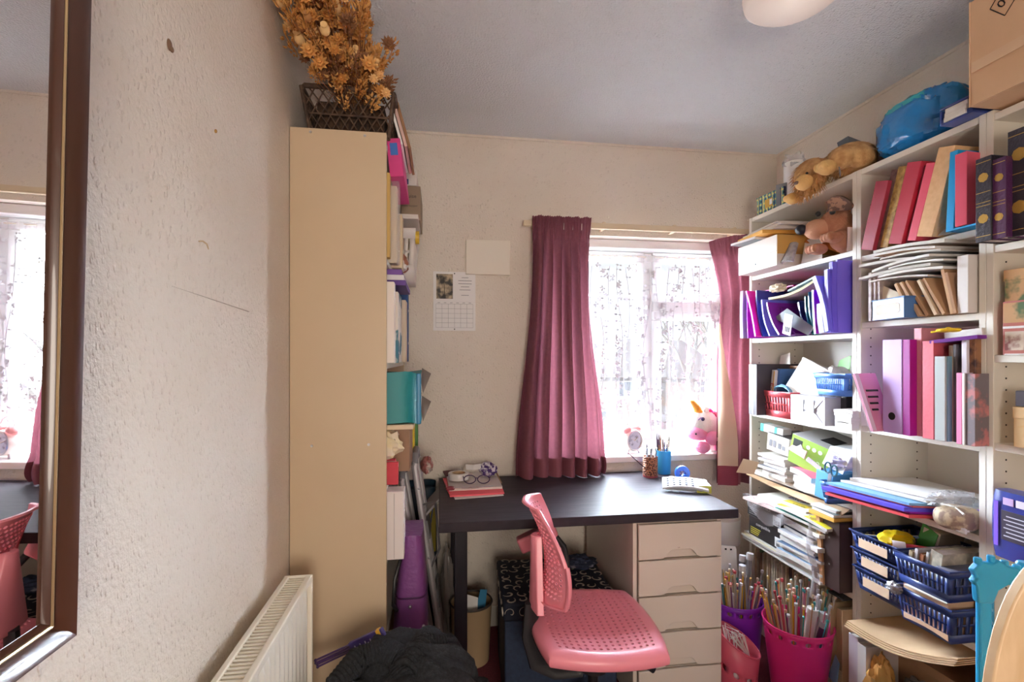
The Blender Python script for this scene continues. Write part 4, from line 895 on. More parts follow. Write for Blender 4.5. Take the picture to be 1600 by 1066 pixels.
# papers between the black boxes and the brown box file
yc = Yp(1250, 1.46)
lst = [((150, 176, 200), .02, 'blue grey papers low beside the black boxes'), ((196, 206, 214), .014, 'pale blue papers over the blue grey ones'), ((90, 110, 140), .010, 'slate blue folder midway in the right pile'), ((216, 216, 220), .018, 'white sheets over the slate blue folder'), ((84, 90, 190), .008, 'violet blue folder in the right pile'),
       ((214, 220, 228), .016, 'white booklet over the violet blue folder'), ((70, 72, 84), .012, 'dark printed booklet with white spine in the right pile'), ((228, 226, 222), .018, 'thick white papers above the dark booklet'), ((222, 206, 170), .014, 'cream edged sheets near the top of right pile'), ((224, 224, 226), .016, 'white glossy magazine over the cream sheets')]
z = zt
for k, (c, t_, lab) in enumerate(lst):
    leaflet(lab, (1.425 + .02 * er.random() + (.012 * (k > 5)), yc - .012 * (k % 3), z), .24, .19 + .02 * (k % 3), t_, c, R(er.uniform(-7, 7)), name='paper_bundle', cat='paper', curl=.004 * (k % 2)); z += t_ + .0050 * (k % 2) + .0006
leaflet('teal magazine on the right hand pile', (1.42, yc - .04, z), .23, .24, .010, (80, 160, 150), R(9), (R(5), 0)); z += .0145
leaflet('white magazine with yellow printed cover topping the pile', (1.415, yc - .055, z), .22, .25, .012, mat('cover_yellow', (226, 226, 220), .4, col2=(206, 196, 50), nscale=7, ncon=(.5, .52)), R(5), (R(5), 0), bend=.006); z += .017
leaflet('amber edged folder lying over the brown box file', (1.43, 1.672, zs + .262), .22, .12, .012, (196, 150, 66), R(2), edge=cm((216, 166, 70), .6), name='folder', cat='folder')
leaflet('grey glossy booklet between the yellow cover and post', (1.44, 1.675, zs + .276), .2, .115, .010, (92, 96, 92), R(-4), name='magazine'); leaflet('white printed leaflet lying on the grey booklet', (1.45, 1.685, zs + .2875), .16, .11, .008, (216, 214, 206), R(8))
q = book('dark brown box file standing at the front by the post', (1.452, 1.648, zs + .0005), .078, .258, .28, mat('boxfile_brown', (66, 46, 44), .5), name='box_file', cat='box file', pages=KRAFT)
for zz_ in (.09, .19): MB().lathe([(0, 0), (.004, 0), (.003, .001), (0, .001)], 10, M=T(-.0004, .008, zz_) @ RY(-90)).build('rivet', METAL, q)
sheetpaper('buff folder edge standing beside the dark brown box file', [(1.445, 1.695, zs + .002), (1.70, 1.70, zs + .002), (1.70, 1.71, zs + .262), (1.442, 1.712, zs + .262)], cm((206, 160, 116), .7), 'folder', 'folder', .018)
def hang(u, v): return (1.432 - .012 * math.sin(math.pi * u) + .006 * math.sin(11 * v), 1.735 - .035 * u + .012 * math.sin(6 * v), zs + .25 - .31 * v)
tag(MB().slab(hang, 8, 14, (.004, 0, 0)).build('plastic_bag', mat('clear_bag'), angle=180), 'long clear bag hanging in front of the buff folder', 'bag')

# ------------------------------------------------------------------ unit 1, bottom: records and a cardboard file
zs = U1Z[6] + .0004
pal = [(224, 204, 176), (208, 184, 152), (232, 216, 192), (184, 158, 128), (146, 122, 104), (220, 196, 158), (198, 178, 150), (238, 228, 210), (112, 90, 78), (214, 182, 140)]
def ordinal(n):
    one = ['', 'first', 'second', 'third', 'fourth', 'fifth', 'sixth', 'seventh', 'eighth', 'ninth', 'tenth', 'eleventh', 'twelfth', 'thirteenth', 'fourteenth', 'fifteenth', 'sixteenth', 'seventeenth', 'eighteenth', 'nineteenth']
    if n < 20: return one[n]
    t = ['twent', 'thirt', 'fort', 'fift', 'sixt', 'sevent', 'eight'][n // 10 - 2]
    return t + ('ieth' if n % 10 == 0 else 'y ' + one[n % 10])
y = 2.186; k = 0
meshes = {}
while y > 1.672:
    t_ = er.choice((.004, .005, .006, .008, .009))
    c = (176, 66, 50) if k == 3 else ((110, 150, 90) if k == 6 else ((140, 40, 66) if 1.79 < y < 1.80 else er.choice(pal)))
    h_ = er.uniform(.304, .318); x0 = 1.50 + er.uniform(-.008, .02) 
    if (c, t_) not in meshes:
        m = MB(); m.box(0, .27, -t_ / 2, t_ / 2, 0, .31)
        m.box(.0015, .27, -t_ / 2 + .0009, t_ / 2 - .0009, .310, .3104)
        meshes[(c, t_)] = m.mesh('record_sleeve', cm(c, .8, col2=tuple(int(v * .8) for v in c), nscale=30))
    o = bpy.data.objects.new('record_sleeve', meshes[(c, t_)]); COL.objects.link(o)
    o.scale = (1, 1, h_ / .31)
    o.location = (x0, y - t_ / 2, zs); o.rotation_euler = (R(er.uniform(-.6, .6)), 0, 0)
    nm = {(176, 66, 50): 'red', (110, 150, 90): 'green', (140, 40, 66): 'maroon'}.get(c) or ('dark brown' if sum(c) < 300 else ('brown' if sum(c) < 400 else ('tan' if sum(c) < 560 else 'cream')))
    tag(o, nm + ' record sleeve, ' + ordinal(k + 1) + ' from the window end of the bottom row', 'record', 'record sleeves on the bottom shelf')
    y -= t_ + er.choice((.0008, .0012, .003)); k += 1
cf = thing('magazine_file', 'brown cardboard magazine file at the post end of the records', 'magazine file', (1.462, 1.635, zs))
m = MB(); m.box(0, .28, .026, .029, 0, .30); m.box(0, .28, -.029, -.026, 0, .30); m.box(.002, .28, -.026, .026, 0, .003); m.box(0, .003, -.026, .026, .003, .07); m.box(.277, .28, -.026, .026, .003, .30); m.build('card_walls', KRAFT, cf)
panel(cf, 'papers', cm((190, 160, 124), .8), .02, .26, -.02, .02, .004, .285)
leaflet('black flat folder lying on top of the cardboard magazine file', (1.47, 1.648, zs + .331), .25, .07, .006, (44, 40, 42), name='folder', cat='folder', edge=cm((44, 40, 42), .6))
sheetpaper('blue printed card leaning before the cardboard magazine file', [(1.448, 1.655, zs + .03), (1.448, 1.615, zs + .015), (1.456, 1.612, zs + .10), (1.456, 1.63, zs + .125)], cm((110, 140, 170), .5), 'card', 'card', .002)

# ------------------------------------------------------------------ unit 2, on top
BAG = mat('bag_blue', (20, 128, 196), .18, col2=(16, 108, 178), nscale=5, bump=.5, bscale=26, coat=.3)
def bagf(u, v):
    a = 2 * math.pi * u; t = math.pi * v; d = Vector((math.sin(t) * math.cos(a), math.sin(t) * math.sin(a), math.cos(t)))
    k = 1 + .13 * mnoise.noise(d * 2.1 + Vector((3, 8, 1))) - .16 * abs(mnoise.noise(d * 3.6 + Vector((9, 2, 5)))) - .05 * abs(mnoise.noise(d * 9 + Vector((1, 2, 5))))
    d = Vector([math.copysign(abs(q) ** .72, q) for q in d])
    x = .108 * d.x * k; y = .138 * d.y * k; z = .098 + .098 * d.z * k
    y -= .10 * (z - .1)
    return (x, y, max(z, .0008 + .003 * abs(math.sin(9 * a))))
cbg = thing('carrier_bag', 'shiny blue plastic carrier bag slumped on the shelf top', 'bag', (1.605, 1.42, UH + .0004))
MB().grid(bagf, 48, 30, cu=True).build('bag_body', BAG, cbg, angle=30)
def kn(u, v): return (.02 * math.cos(2 * math.pi * u), .11 + .014 * math.cos(2 * math.pi * v) + .0 * u, .165 + .018 * math.sin(2 * math.pi * v))
MB().tube([(0, .075 + .02 * math.cos(a), .19 + .025 * math.sin(a)) for a in [2 * math.pi * i / 12 for i in range(12)]], .0055, 6, closed=True, flat=.4).build('tied_handle', mat('bag_dark', (30, 70, 140), .3), cbg)
def green(u, v):
    q = Vector(bagf(.40 + .17 * u, .20 + .16 * v)); c = Vector((0, 0, .098)); return q + (q - c).normalized() * .0012
MB().slab(green, 10, 8, (.0006, 0, 0)).build('green_print', mat('bag_green', (50, 160, 170), .2), cbg)
crumple('small dark brown pouch between the lion and blue bag', (1.60, 1.545, UH + .0004), (.10, .05, .07), cm((62, 40, 36), .7), 3, 'pouch', 'pouch', .2)
X = 1.455; y0, y1 = Yp(1468, X), 1.156
tr_ = thing('letter_tray', 'dark blue letter tray of white papers beside the carrier bag', 'letter tray', (X, (y0 + y1) / 2, UH + .0004))
hy = (y0 - y1) / 2 ; TR = mat('tray_blue', (44, 62, 130), .35)
m = MB(); m.box(0, .28, -hy, hy, 0, .004); m.box(0, .28, hy - .004, hy, .004, .044); m.box(0, .28, -hy, -hy + .004, .004, .044); m.box(.276, .28, -hy, hy, .004, .044); m.box(0, .004, -hy, hy, .004, .016); m.build('tray_body', TR, tr_, bevel=.002)
MB().box(0, .28, -hy, hy, .046, .051).build('upper_tray', TR, tr_, bevel=.002)
for k in range(3): leaflet('%s white paper wad inside the dark blue letter tray' % ('lowest', 'middle', 'topmost')[k], (X - .004 + .003 * k, (y0 + y1) / 2, UH + 0.0048 + .0130 * k), .25, y0 - y1 - .03, 0.0126, (226, 222, 216), R((k - 1) * 1.0), name='paper_bundle', cat='paper')
bowl = thing('bowl', 'dark upturned bowl behind the blue letter tray', 'bowl', (1.70, 1.27, UH + .0526))
o = MB().lathe([(.05, 0), (.052, .004), (.045, .03), (.03, .05), (.0, .055), ], 20).build('bowl_body', cm((70, 60, 62), .5), bowl); MB().lathe([(.05, 0), (.054, 0), (.054, .005), (.05, .005)], 20).build('rim', cm((70, 60, 62), .5), bowl); bowl.location = (1.67, 1.25, UH + .0526)
bc = at(1512, 166, Z=2.065); bx = 1.425
yL = bc.y + .0
BXW = .46
box = thing('cardboard_box', 'large taped cardboard box overhanging the top of the shelves', 'box', (1.425, .915, UH + .0006), (0, 0, 0))
CARD = mat('box_card', (212, 174, 138), .85, col2=(204, 164, 128), nscale=3, bump=.05, bscale=90)
MB().box(0, .36, -.225, .225, 0, .285).build('box_body', CARD, box, bevel=.003)
panel(box, 'overlap_flap', CARD, -.004, 0, -.218, .215, .0, .060); panel(box, 'tape', cm((214, 180, 146), .25), -.0052, -.0042, -.225, .215, .088, .115)
MB().box(-.0008, 0, .222, .2255, 0, .285).build('corner_edge', cm((226, 186, 146), .8), box)
m = MB(); Q = T(-.0006, .140, .232)
dm = [(0, .040), (.034, 0), (0, -.040), (-.034, 0)]
for i in range(4):
    a, b = dm[i], dm[(i + 1) % 4]; m.tube([(0, a[0], a[1]), (0, b[0], b[1])], .0012, 4, M=Q)
m.build('diamond_mark', INK, box, kind='stuff'); text('07', .034, INK, box, (-.0008, .140, .232), (R(90), R(-35), R(-90)), 'number_print')
m = MB()
for k in range(3): m.box(.03, .05, .02 - .06 * k, .065 - .06 * k, -.0006, 0)
m.build('base_print', GREYINK, box, kind='stuff'); m = MB()
for k in range(2): m.box(-.0048, -.0042, .02 - .1 * k, .09 - .1 * k, .050, .054)
m.build('front_print', GREYINK, box, kind='stuff')

# ------------------------------------------------------------------ unit 2, shelf A: albums
zs = U2Z[1] + .0004
LEAN = R(15.5)
def leaning(lab, px0, px1, tx, ty, col, X=1.47, d=.23, name='book', cat='book', ymax=1.563):
    """spine between px0 and px1 at its foot, head of its left edge at (tx, ty)"""
    a, b = Yp(px0, X), Yp(px1, X); t_ = a - b; P = at(tx, ty, X=X); lean = math.atan2(a - P.y, P.z - zs); h = math.hypot(a - P.y, P.z - zs); lean = LEAN if lean > R(8) else lean
    return book(lab, (X, (a + b) / 2, zs), t_ * math.cos(lean) - .001, h * .985, d, col, lean=lean, name=name, cat=cat)
leaning('dark red album leaning first at the left of the red albums', 1344, 1364, 1374, 288, (150, 44, 62), 1.455, .043, 'album', 'album')
leaning('brown patterned album leaning second beside the dark red one', 1364, 1374, 1400, 266, mat('cover_brown', (116, 80, 76), .5, col2=(80, 50, 52), nscale=50), 1.47, .22, 'album', 'album')
leaning('gold patterned album leaning in the row of red albums', 1374, 1387, 1415, 262, mat('cover_gold', (186, 148, 78), .5, col2=(130, 96, 46), nscale=55), 1.47, .22, 'album', 'album')
leaning('thick crimson album with glossy spine in the leaning row', 1387, 1409, 1428, 258, (176, 46, 66), 1.47, .22, 'album', 'album')
leaning('slim maroon album squeezed behind the thick crimson one', 1409, 1417, 1449, 259, (120, 40, 56), 1.485, .20, 'album', 'album')
leaning('rose red slim album beside the beige one', 1417, 1431, 1457, 257, (214, 76, 98), 1.47, .22, 'album', 'album')
leaning('beige cloth album leaning towards the cyan folder', 1431, 1457, 1475, 235, mat('cover_beige', (222, 178, 130), .7, col2=(212, 166, 118), nscale=60), 1.47, .22, 'album', 'album')
for k in range(3): sheetpaper('%s loose grey printed sheet slumped under the cyan folder' % ('frontmost', 'middle', 'hindmost')[k], [(1.49 + .02 * k, Yp(1460, 1.49), zs + .002 + .003 * k), (1.49 + .02 * k, Yp(1486, 1.49), zs + .002), (1.56 + .02 * k, Yp(1489, 1.56), zs + .055 + .05 * k), (1.56 + .02 * k, Yp(1474, 1.56), zs + .09 + .05 * k)], cm((196, 190, 184), .7), th=.002)
b_ = leaning('bright cyan ring folder beside the pink upright album', 1477, 1490, 1484, 237, (0, 150, 210), 1.46, .24, 'folder', 'folder')
pk = book('pink upright album with brown front panel beside the cyan folder', (1.45, Yp(1499, 1.45) - .004, zs + .006), .030, .205, .25, (222, 86, 112), turn=R(5), name='album', cat='album')
panel(pk, 'brown_panel', cm((186, 140, 100), .7), .035, .12, -.0175, -.0162, .010, .160)
leaflet('thin cyan folder lying under the pink album', (1.455, Yp(1505, 1.455), zs), .24, .08, .005, (0, 150, 210), name='folder', cat='folder', edge=cm((0, 150, 210), .5))

# ------------------------------------------------------------------ unit 2, shelf B: paper pile
zs = U2Z[2] + .0004
for k in range(3):
    wx = 1.475 + .004 * k
    o = book('%s upright bundle of wrapped papers at the left of paper shelf' % ('leftmost', 'second', 'third')[k], (wx, Yp(1359 + 6.5 * k, wx), zs), .0125, .168 - .006 * k, .24, cm((200, 186, 178), .3, col2=(150, 130, 126), nscale=40), name='paper_bundle', cat='paper')
cb_ = thing('index_box', 'steel blue index box with a labelled front on the paper shelf', 'box', (1.452, Yp(1386, 1.452) - .002, zs), (0, 0, R(-8)))
w_ = ylen(1357, 1414, 1.452) / 2
BL2 = mat('index_blue', (78, 116, 170), .35)
m = MB(); m.box(0, .004, -w_, w_, 0, .066); m.box(.19, .194, -w_, w_, 0, .066); m.box(.004, .19, -w_, -w_ + .004, 0, .066); m.box(.004, .19, w_ - .004, w_, 0, .066); m.box(.004, .19, -w_ + .004, w_ - .004, 0, .003); m.build('box_body', BL2, cb_, bevel=.001)
MB().tube([(.0, -w_, .066), (.194, -w_, .066), (.194, w_, .066), (0, w_, .066)], .0032, 6, closed=True).build('rim', BL2, cb_)
MB().prism([(-.036 * 1.2, .016), (.036 * 1.2, .016), (.042 * 1.2, .022), (.042 * 1.2, .044), (.036 * 1.2, .050), (-.036 * 1.2, .050), (-.042 * 1.2, .044), (-.042 * 1.2, .022)], -.0012, -.0004, 'x').build('paper_label', cm((226, 206, 190), .8), cb_)
o = sheetpaper('cream card standing corner up in the steel blue index box', [(1.49, Yp(1366, 1.49), zs + .03), (1.49, Yp(1412, 1.49), zs + .04), (1.50, Yp(1404, 1.5), zs + .09), (1.50, Yp(1376, 1.5), zs + .125)], cm((230, 214, 190), .7), 'card', 'card', .002)
EN = [(206, 170, 134), (196, 160, 126), (180, 140, 104), (214, 190, 160), (186, 150, 116), (200, 160, 120), (170, 130, 98)]
for k in range(7):
    px = 1416 + 13 * k; X = 1.47 + .004 * (k % 3)
    a, b = Yp(min(px, 1506), X), Yp(min(px + 12, 1512), X)
    lean = R(-26 - 3 * (k % 3)) if k < 5 else R(-12)
    book(['first', 'second', 'third', 'fourth', 'fifth', 'sixth', 'seventh'][k] + ' buff envelope from the index box, slanting', (X, max(b + .010, 1.215 if k > 4 else 1.2), zs), .010, .125 + .006 * (k % 3), .22, cm(EN[k], .8), lean=lean, name='envelope', cat='envelope', pages=cm((190, 156, 124), .8), group='buff envelopes slanting beside the index box')
X = 1.475; book('thick white upright paper block against the post', (X, 1.198, zs), .030, .165, .20, (224, 218, 214), name='paper_block', cat='paper', pages=PAPERW)
zz = zs + .128; yc = 1.40
for k in range(9):
    lab = ['lowest', 'second', 'third', 'fourth', 'fifth', 'sixth', 'seventh', 'eighth', 'topmost'][k] + ' bundle of the loose white papers above the buff envelopes'
    t_ = .0055 + .002 * (k % 3); tiltx = R(2.5 * math.sin(k * 1.7))
    c = [(226, 222, 220), (206, 200, 196), (232, 230, 228), (222, 216, 208), (232, 230, 230), (196, 186, 176), (230, 228, 226), (206, 166, 130), (232, 230, 228)][k]
    leaflet(lab, (1.455 + .03 * er.random(), 1.385 + (.02, -.05, .035, -.06, 0, .05, -.03, -.02, -.035)[k] * .8, zz), .22, 0.20 + .02 * (k % 3), t_, c, R(er.uniform(-6, 6)), (R((3, 2, -2, 3, -3, 4, 3, 5, 4)[k]), 0), .006, 'paper_bundle', 'paper'); zz += t_ + .0042

# ------------------------------------------------------------------ unit 2, shelf C: binders
zs = U2Z[3] + .0004
pb = thing('display_folder', 'tilted pink clear covered folder sticking out left of lavender file', 'folder', (1.405, Yp(1364, 1.405), zs + .003), (R(-20), 0, R(4)))
MB().box(0, .088, 0, .004, 0, .20).build('back_cover', cm((206, 130, 160), .4), pb); MB().box(.002, .086, .004, .010, .003, .197).build('sheets', cm((222, 170, 186), .5), pb); MB().box(0, .088, .010, .0115, 0, .202).build('clear_cover', CLEAR, pb)
MB().box(.0, .016, -.001, -.0002, .002, .198).build('spine_strip', cm((226, 200, 220), .3), pb)
m = MB()
for k in range(4): m.box(.024, .075 - .008 * k, -.0008, -.0002, .135 - .022 * k, .142 - .022 * k)
m.build('printed_lines', INK, pb, kind='stuff')
def upright(lab, px0, px1, pyt, col, X, d=.26, lean=0, name='book', cat='book', ref=None, **k):
    a, b = Yp(px0, X), Yp(px1, X); h = at((px0 + px1) / 2, pyt, X=X).z - zs
    return book(lab, (X, (a + b) / 2, zs), a - b - .0008, h, d, col, lean=lean, name=name, cat=cat, **k)
lf = upright('lavender lever arch file with black finger hole', 1379, 1409, 531, (196, 164, 224), 1.448, .28, name='lever_arch_file', cat='file')
MB().lathe([(0, -.0002), (.011, -.0002), (.0125, .0008), (.0, .0008)], 20, M=T(0, .0, .055) @ RY(-90)).build('finger_hole', INK, lf)
panel(lf, 'magenta_side', cm((150, 20, 130), .4), .0, .28, -.0362, -.0335, .0, .31) if 0 else None
upright('magenta spined file board close to the lavender file', 1410, 1422, 531, (160, 20, 140), 1.45, .27, name='file_board', cat='file')
upright('tall pale pink album behind the rose album', 1428, 1440, 513, mat('cover_pink', (222, 150, 160), .4, bump=.2, bscale=80), 1.475, .26, name='album', cat='album')
upright('rose red padded album standing out beside the pale one', 1441, 1459, 533, mat('cover_rose', (206, 92, 106), .4, bump=.1, bscale=80), 1.455, .27, name='album', cat='album')
upright('grey book with blue edge standing before the files', 1460, 1477, 557, (168, 172, 170), 1.455, .2)
upright('blue grey slim book just beside the grey book', 1477, 1481, 557, (110, 150, 166), 1.46, .2)
upright('brown grey paper file tucked behind the blue grey book', 1482, 1489, 540, (150, 130, 112), 1.475, .24, name='folder', cat='folder'); upright('dark grey file beside the brown grey paper file', 1489, 1494, 538, (86, 78, 80), 1.475, .24, name='folder', cat='folder')
FLOR = mat('cover_floral', (150, 104, 72), .45, col2=(70, 46, 50), nscale=26, ncon=(.42, .56))
FLOR2 = mat('cover_floral_grey', (120, 110, 116), .45, col2=(190, 120, 120), nscale=24, ncon=(.5, .6))
fa = upright('tall floral covered album with white spine against the post', 1502, 1511, 527, (226, 220, 232), 1.472, .24, name='album', cat='album')
fa.rotation_euler.z = 0
panel(fa, 'floral_cover', FLOR, .006, .24, -.0118, -.0095, .002, .245) if 0 else None
upright('floral brown album between the white spines and post', 1512, 1524, 528, FLOR, 1.48, .2, name='album', cat='album')
upright('white and pink spined album in front of the floral one', 1494, 1503, 583, (236, 130, 172), 1.452, .2, name='album', cat='album')
upright('white slim book at the pink spined album left edge', 1503, 1507, 583, (232, 228, 232), 1.452, .2)
upright('grey floral short album beside the pink spine', 1507, 1524, 584, FLOR2, 1.455, .2, name='album', cat='album')
zt_ = zs + .295
leaflet('purple edged wallet lying across the album tops', (1.46, Yp(1494, 1.46) + .01, zs + .292), .24, .125, .010, (120, 60, 150), R(5), (R(-5), 0), name='folder', cat='folder', edge=cm((110, 30, 140), .4))
leaflet('grey wadded papers under the shelf beside the yellow flower', (1.50, Yp(1504, 1.5), zs + .305), .2, .11, .020, (196, 190, 186), R(-4), (R(-3), 0), name='paper_bundle', cat='paper')
fl = thing('flower_clip', 'yellow plastic flower lying on the purple edged wallet', 'flower', (1.452, Yp(1482, 1.452), zs + .3165))
YEL = mat('yellow_plastic', (240, 202, 40), .4)
for k in range(6):
    a = 2 * math.pi * k / 6; MB().ball((.016 * math.cos(a), .018 * math.sin(a), .007), (.011, .013, .006), 10, 6).build('petal', YEL, fl)
MB().ball((0, 0, .009), (.009, .009, .008), 10, 6).build('flower_centre', YEL, fl); MB().tube([(0, .03, .006), (0, .05, .004)], .003, 6).build('stem', YEL, fl)

# ------------------------------------------------------------------ unit 2, shelf D: folders, papers, pouch
zs = U2Z[4] + .0004
def fold(lab, z, x, px, w, l, t_, c, tz, **k): return leaflet(lab, (x, Yp(px, x), z), w, l, t_, c, R(tz), name=k.pop('name', 'folder'), cat=k.pop('cat', 'folder'), **k)
def quadslab(lab, pts, z, t_, c, name='folder', cat='folder', edge=None, sag=0):
    P = [Vector((p.x, p.y, z)) for p in pts]
    def f(u, v): q = P[0].lerp(P[1], u).lerp(P[3].lerp(P[2], u), v); return (q.x, q.y, q.z + t_)
    m = MB(); m.slab(f, 4, 4, (0, 0, -t_)); m.m = [0] * 32 + [1] * (len(m.f) - 32)
    return tag(m.build(name, [c if not isinstance(c, tuple) else cm(c, .4), edge or (c if not isinstance(c, tuple) else cm(c, .4))], angle=40), lab, cat)
def dq(z, dx=0, dy=0):
    return [Vector((1.335 + dx, 1.575 + dy, 0)), Vector((1.425 + dx, 1.345 + dy, 0)), Vector((1.66 + dx, 1.30 + dy, 0)), Vector((1.62 + dx, 1.555 + dy, 0))]
def dq(z, dx=0, dy=0):
    a, b = at(1327, 788, Z=z), at(1432, 822, Z=z)
    return [Vector((a.x + dx, a.y + dy, 0)), Vector((b.x + dx, b.y + dy, 0)), Vector((1.68, 1.27, 0)), Vector((1.67, 1.555, 0))]
z0_ = .866
def bent(lab, dz, t_, c, dx, dy, edge=None, name='folder', cat='folder', sh=0):
    a, b = Vector((1.40 + dx, 1.585 + dy, zs + dz + .006)), Vector((1.40 + dx + .035, 1.300 + dy, zs + dz + .012))
    c2, d2 = Vector((1.70, 1.27, zs + dz)), Vector((1.70, 1.55, zs + dz))
    a.y = min(a.y, 1.62)
    def f(u, v):
        q = a.lerp(b, u).lerp(d2.lerp(c2, u), v); return (q.x, q.y if q.x < 1.435 else min(q.y, 1.56), q.z + t_)
    m = MB(); m.slab(f, 6, 6, (0, 0, -t_)); m.m = [0] * 72 + [1] * (len(m.f) - 72)
    M_ = c if not isinstance(c, tuple) else cm(c, .4)
    return tag(m.build(name, [M_, edge or M_], angle=40), lab, cat)
bent('coral red card folder at the bottom of the folder pile', .003, .009, (236, 92, 100), -.030, -.004)
bent('magenta plastic folder second up in the folder pile', .013, .006, (150, 30, 170), -.018, .004)
bent('blue violet plastic folder midway in the folder pile', .020, .012, (104, 92, 226), -.036, .006)
bent('thin coral folder above the blue violet one', .033, .004, (226, 110, 116), -.012, 0)
bent('sky blue card folder near the top of the pile', .038, .008, (130, 180, 214), -.020, .004)
bent('lower wad of white papers topping the folder pile', .047, .008, (226, 224, 224), .03, -.006, PAPER, 'paper_bundle', 'paper')
bent('top white sheets with a curled corner on folder pile', .056, .010, (238, 236, 236), .05, .006, PAPERW, 'paper_bundle', 'paper')
crumple('scrunched clear plastic packet at the end of folder pile', (1.52, 1.262, zs + .0495), (.16, .10, .05), CLEAR, 12, amp=.5)
leaflet('dark navy folder lying at the back behind the clear packet', (1.60, 1.222, zs + .012), .16, .09, .014, (50, 72, 100), R(8), name='folder', cat='folder', edge=cm((50, 72, 100), .5))
PCH = mat('pouch_floral', (206, 186, 156), .8, col2=(150, 126, 112), nscale=42, ncon=(.45, .58), bump=.1)
def pf(u, v):
    a = 2 * math.pi * u; t = math.pi * v; return (.055 * math.copysign(abs(math.sin(t) * math.cos(a)) ** .7, math.cos(a)), .052 * math.copysign(abs(math.sin(t) * math.sin(a)) ** .7, math.sin(a)), .034 + .034 * math.copysign(abs(math.cos(t)) ** .8, math.cos(t)))
po = thing('floral_pouch', 'small floral fabric pouch beside the folder pile at the post', 'pouch', (1.495, 1.228, zs + .0002), (0, 0, R(20)))
MB().grid(pf, 20, 12, cu=True).build('pouch_body', PCH, po); MB().tube([(-.045, -.03, .058), (-.02, 0, .068), (.0, .04, .064)], .003, 6).build('zip', WHITE, po)
crumple('white screwed up tissue in front of the floral pouch', (1.472, 1.195, zs + .0002), (.03, .035, .03), PAPERW, 5, 'tissue', 'tissue', .5, 14)

# ------------------------------------------------------------------ unit 2, shelf E: blue baskets
zs = U2Z[5] + .0006
BT = cm((222, 180, 146), .8)
y0, y1 = 1.552, 1.352
yc = (y0 + y1) / 2 + .003
basket('navy basket at the bottom of the left hand stack', (1.452, yc, zs), 0.26, .188, .078, BSK_N, card=(.10, .032), ny=12)
basket('navy basket in the middle of the left hand stack', (1.446, yc, zs + .079), 0.26, .190, .062, BSK_N, card=(.10, .032), ny=12)
basket('navy basket topping the left hand stack of pens and packets', (1.440, yc, zs + .142), 0.26, .192, .062, BSK_N, card=(.11, .03), ny=12)
leaflet('grey papers filling the bottom navy basket of left stack', (1.475, yc, zs + .006), .22, .15, .06, (130, 130, 150), name='paper_bundle', cat='paper')
leaflet('grey papers filling the middle navy basket of left stack', (1.47, yc, zs + .085), .22, .15, .045, (120, 122, 150), name='paper_bundle', cat='paper')
crumple('yellow bag of sweets on top of the left baskets', (1.515, yc - .015, zs + .176), (.13, .10, .055), cm((236, 206, 30), .35, col2=(150, 110, 60), nscale=9, ncon=(.55, .6)), 8, 'sweet_packet', 'packet', .18, turn=R(20))
g_ = thing('glue_stick', 'white capped glue tube lying in the top left basket', 'tube', (1.458, yc - .055, zs + .200), (R(90), R(0), R(50)))
MB().lathe([(0, 0), (.016, 0), (.017, .003), (.017, .03), (.014, .032), (.014, .1), (0, .1)], 18).build('tube_body', cm((206, 70, 80), .4), g_); MB().lathe([(.0172, -.002), (.018, .0), (.018, .032), (.0, .033)], 18).build('cap', PAPERW, g_)
for k in range(5):
    MB().tube([(0, 0, 0), (.0, -.0, .13)], .0035, 6)
    o = MB().tube([(0, 0, 0), (0, 0, .12)], .0036, 6).build('pen', cm([(50, 80, 150), (226, 210, 120), (60, 60, 70), (120, 160, 210), (210, 210, 214)][k], .4))
    tag(o, ['blue', 'cream', 'black', 'pale blue', 'white'][k] + ' pen lying in the top left basket', 'pen', None, (1.462 + .012 * k, yc + .075 - .010 * k, zs + .190 + .002 * k), (R(82), 0, R(30 + 6 * k)))
carton('green ended carton wedged behind the yellow sweet packet', (1.585, yc - .05, zs + .150), (.13, .05, .10), (216, 204, 186), tilt=(R(12), 0), turn=R(10)); panel(bpy.data.objects[-1] if 0 else COL.objects[-2].parent if COL.objects[-2].parent else COL.objects[-1], 'green_face', cm((70, 140, 60), .5), -.001, -.0002, -.02, .02, .02, .09) if 0 else None
sheetpaper('green card standing behind the yellow sweet packet', [(1.575, yc - .02, zs + .16), (1.575, yc - .075, zs + .16), (1.59, yc - .09, zs + .24), (1.59, yc - .04, zs + .265)], cm((70, 146, 62), .5), 'card', 'card', .002)
yc2 = 1.267
basket('navy basket at the bottom of the right hand stack', (1.420, yc2, zs), .27, .168, .10, BSK_N, ny=10)
basket('navy basket topping the right hand stack of booklets', (1.412, yc2, zs + .118), .27, .170, .09, BSK_N, ny=10)
leaflet('buff papers heaped in the bottom right basket', (1.428, yc2, zs + .006), .24, .135, .108, (226, 190, 150), name='paper_bundle', cat='paper', edge=cm((222, 184, 150), .8), bend=.006)
leaflet('white sheet on the buff papers of the right stack', (1.415, yc2 - .01, zs + .1145), .24, .12, .003, (236, 230, 222), R(4), name='paper_sheet', cat='paper')
crumple('silver foil packet at the corner of bottom right basket', (1.408, yc2 + .080, zs + .075), (.035, .05, .035), mat('foil', (200, 200, 206), .25, .6), 3, 'foil_packet', 'packet', .4, 16)
BKL = [((196, 176, 140), .012, 'tan slim booklet'), ((230, 226, 226), .010, 'white card pack'), ((190, 120, 80), .014, 'orange brown picture book'), ((226, 226, 226), .008, 'white booklet'), ((216, 206, 186), .035, 'cream thick box')]
yy = yc2 + .066
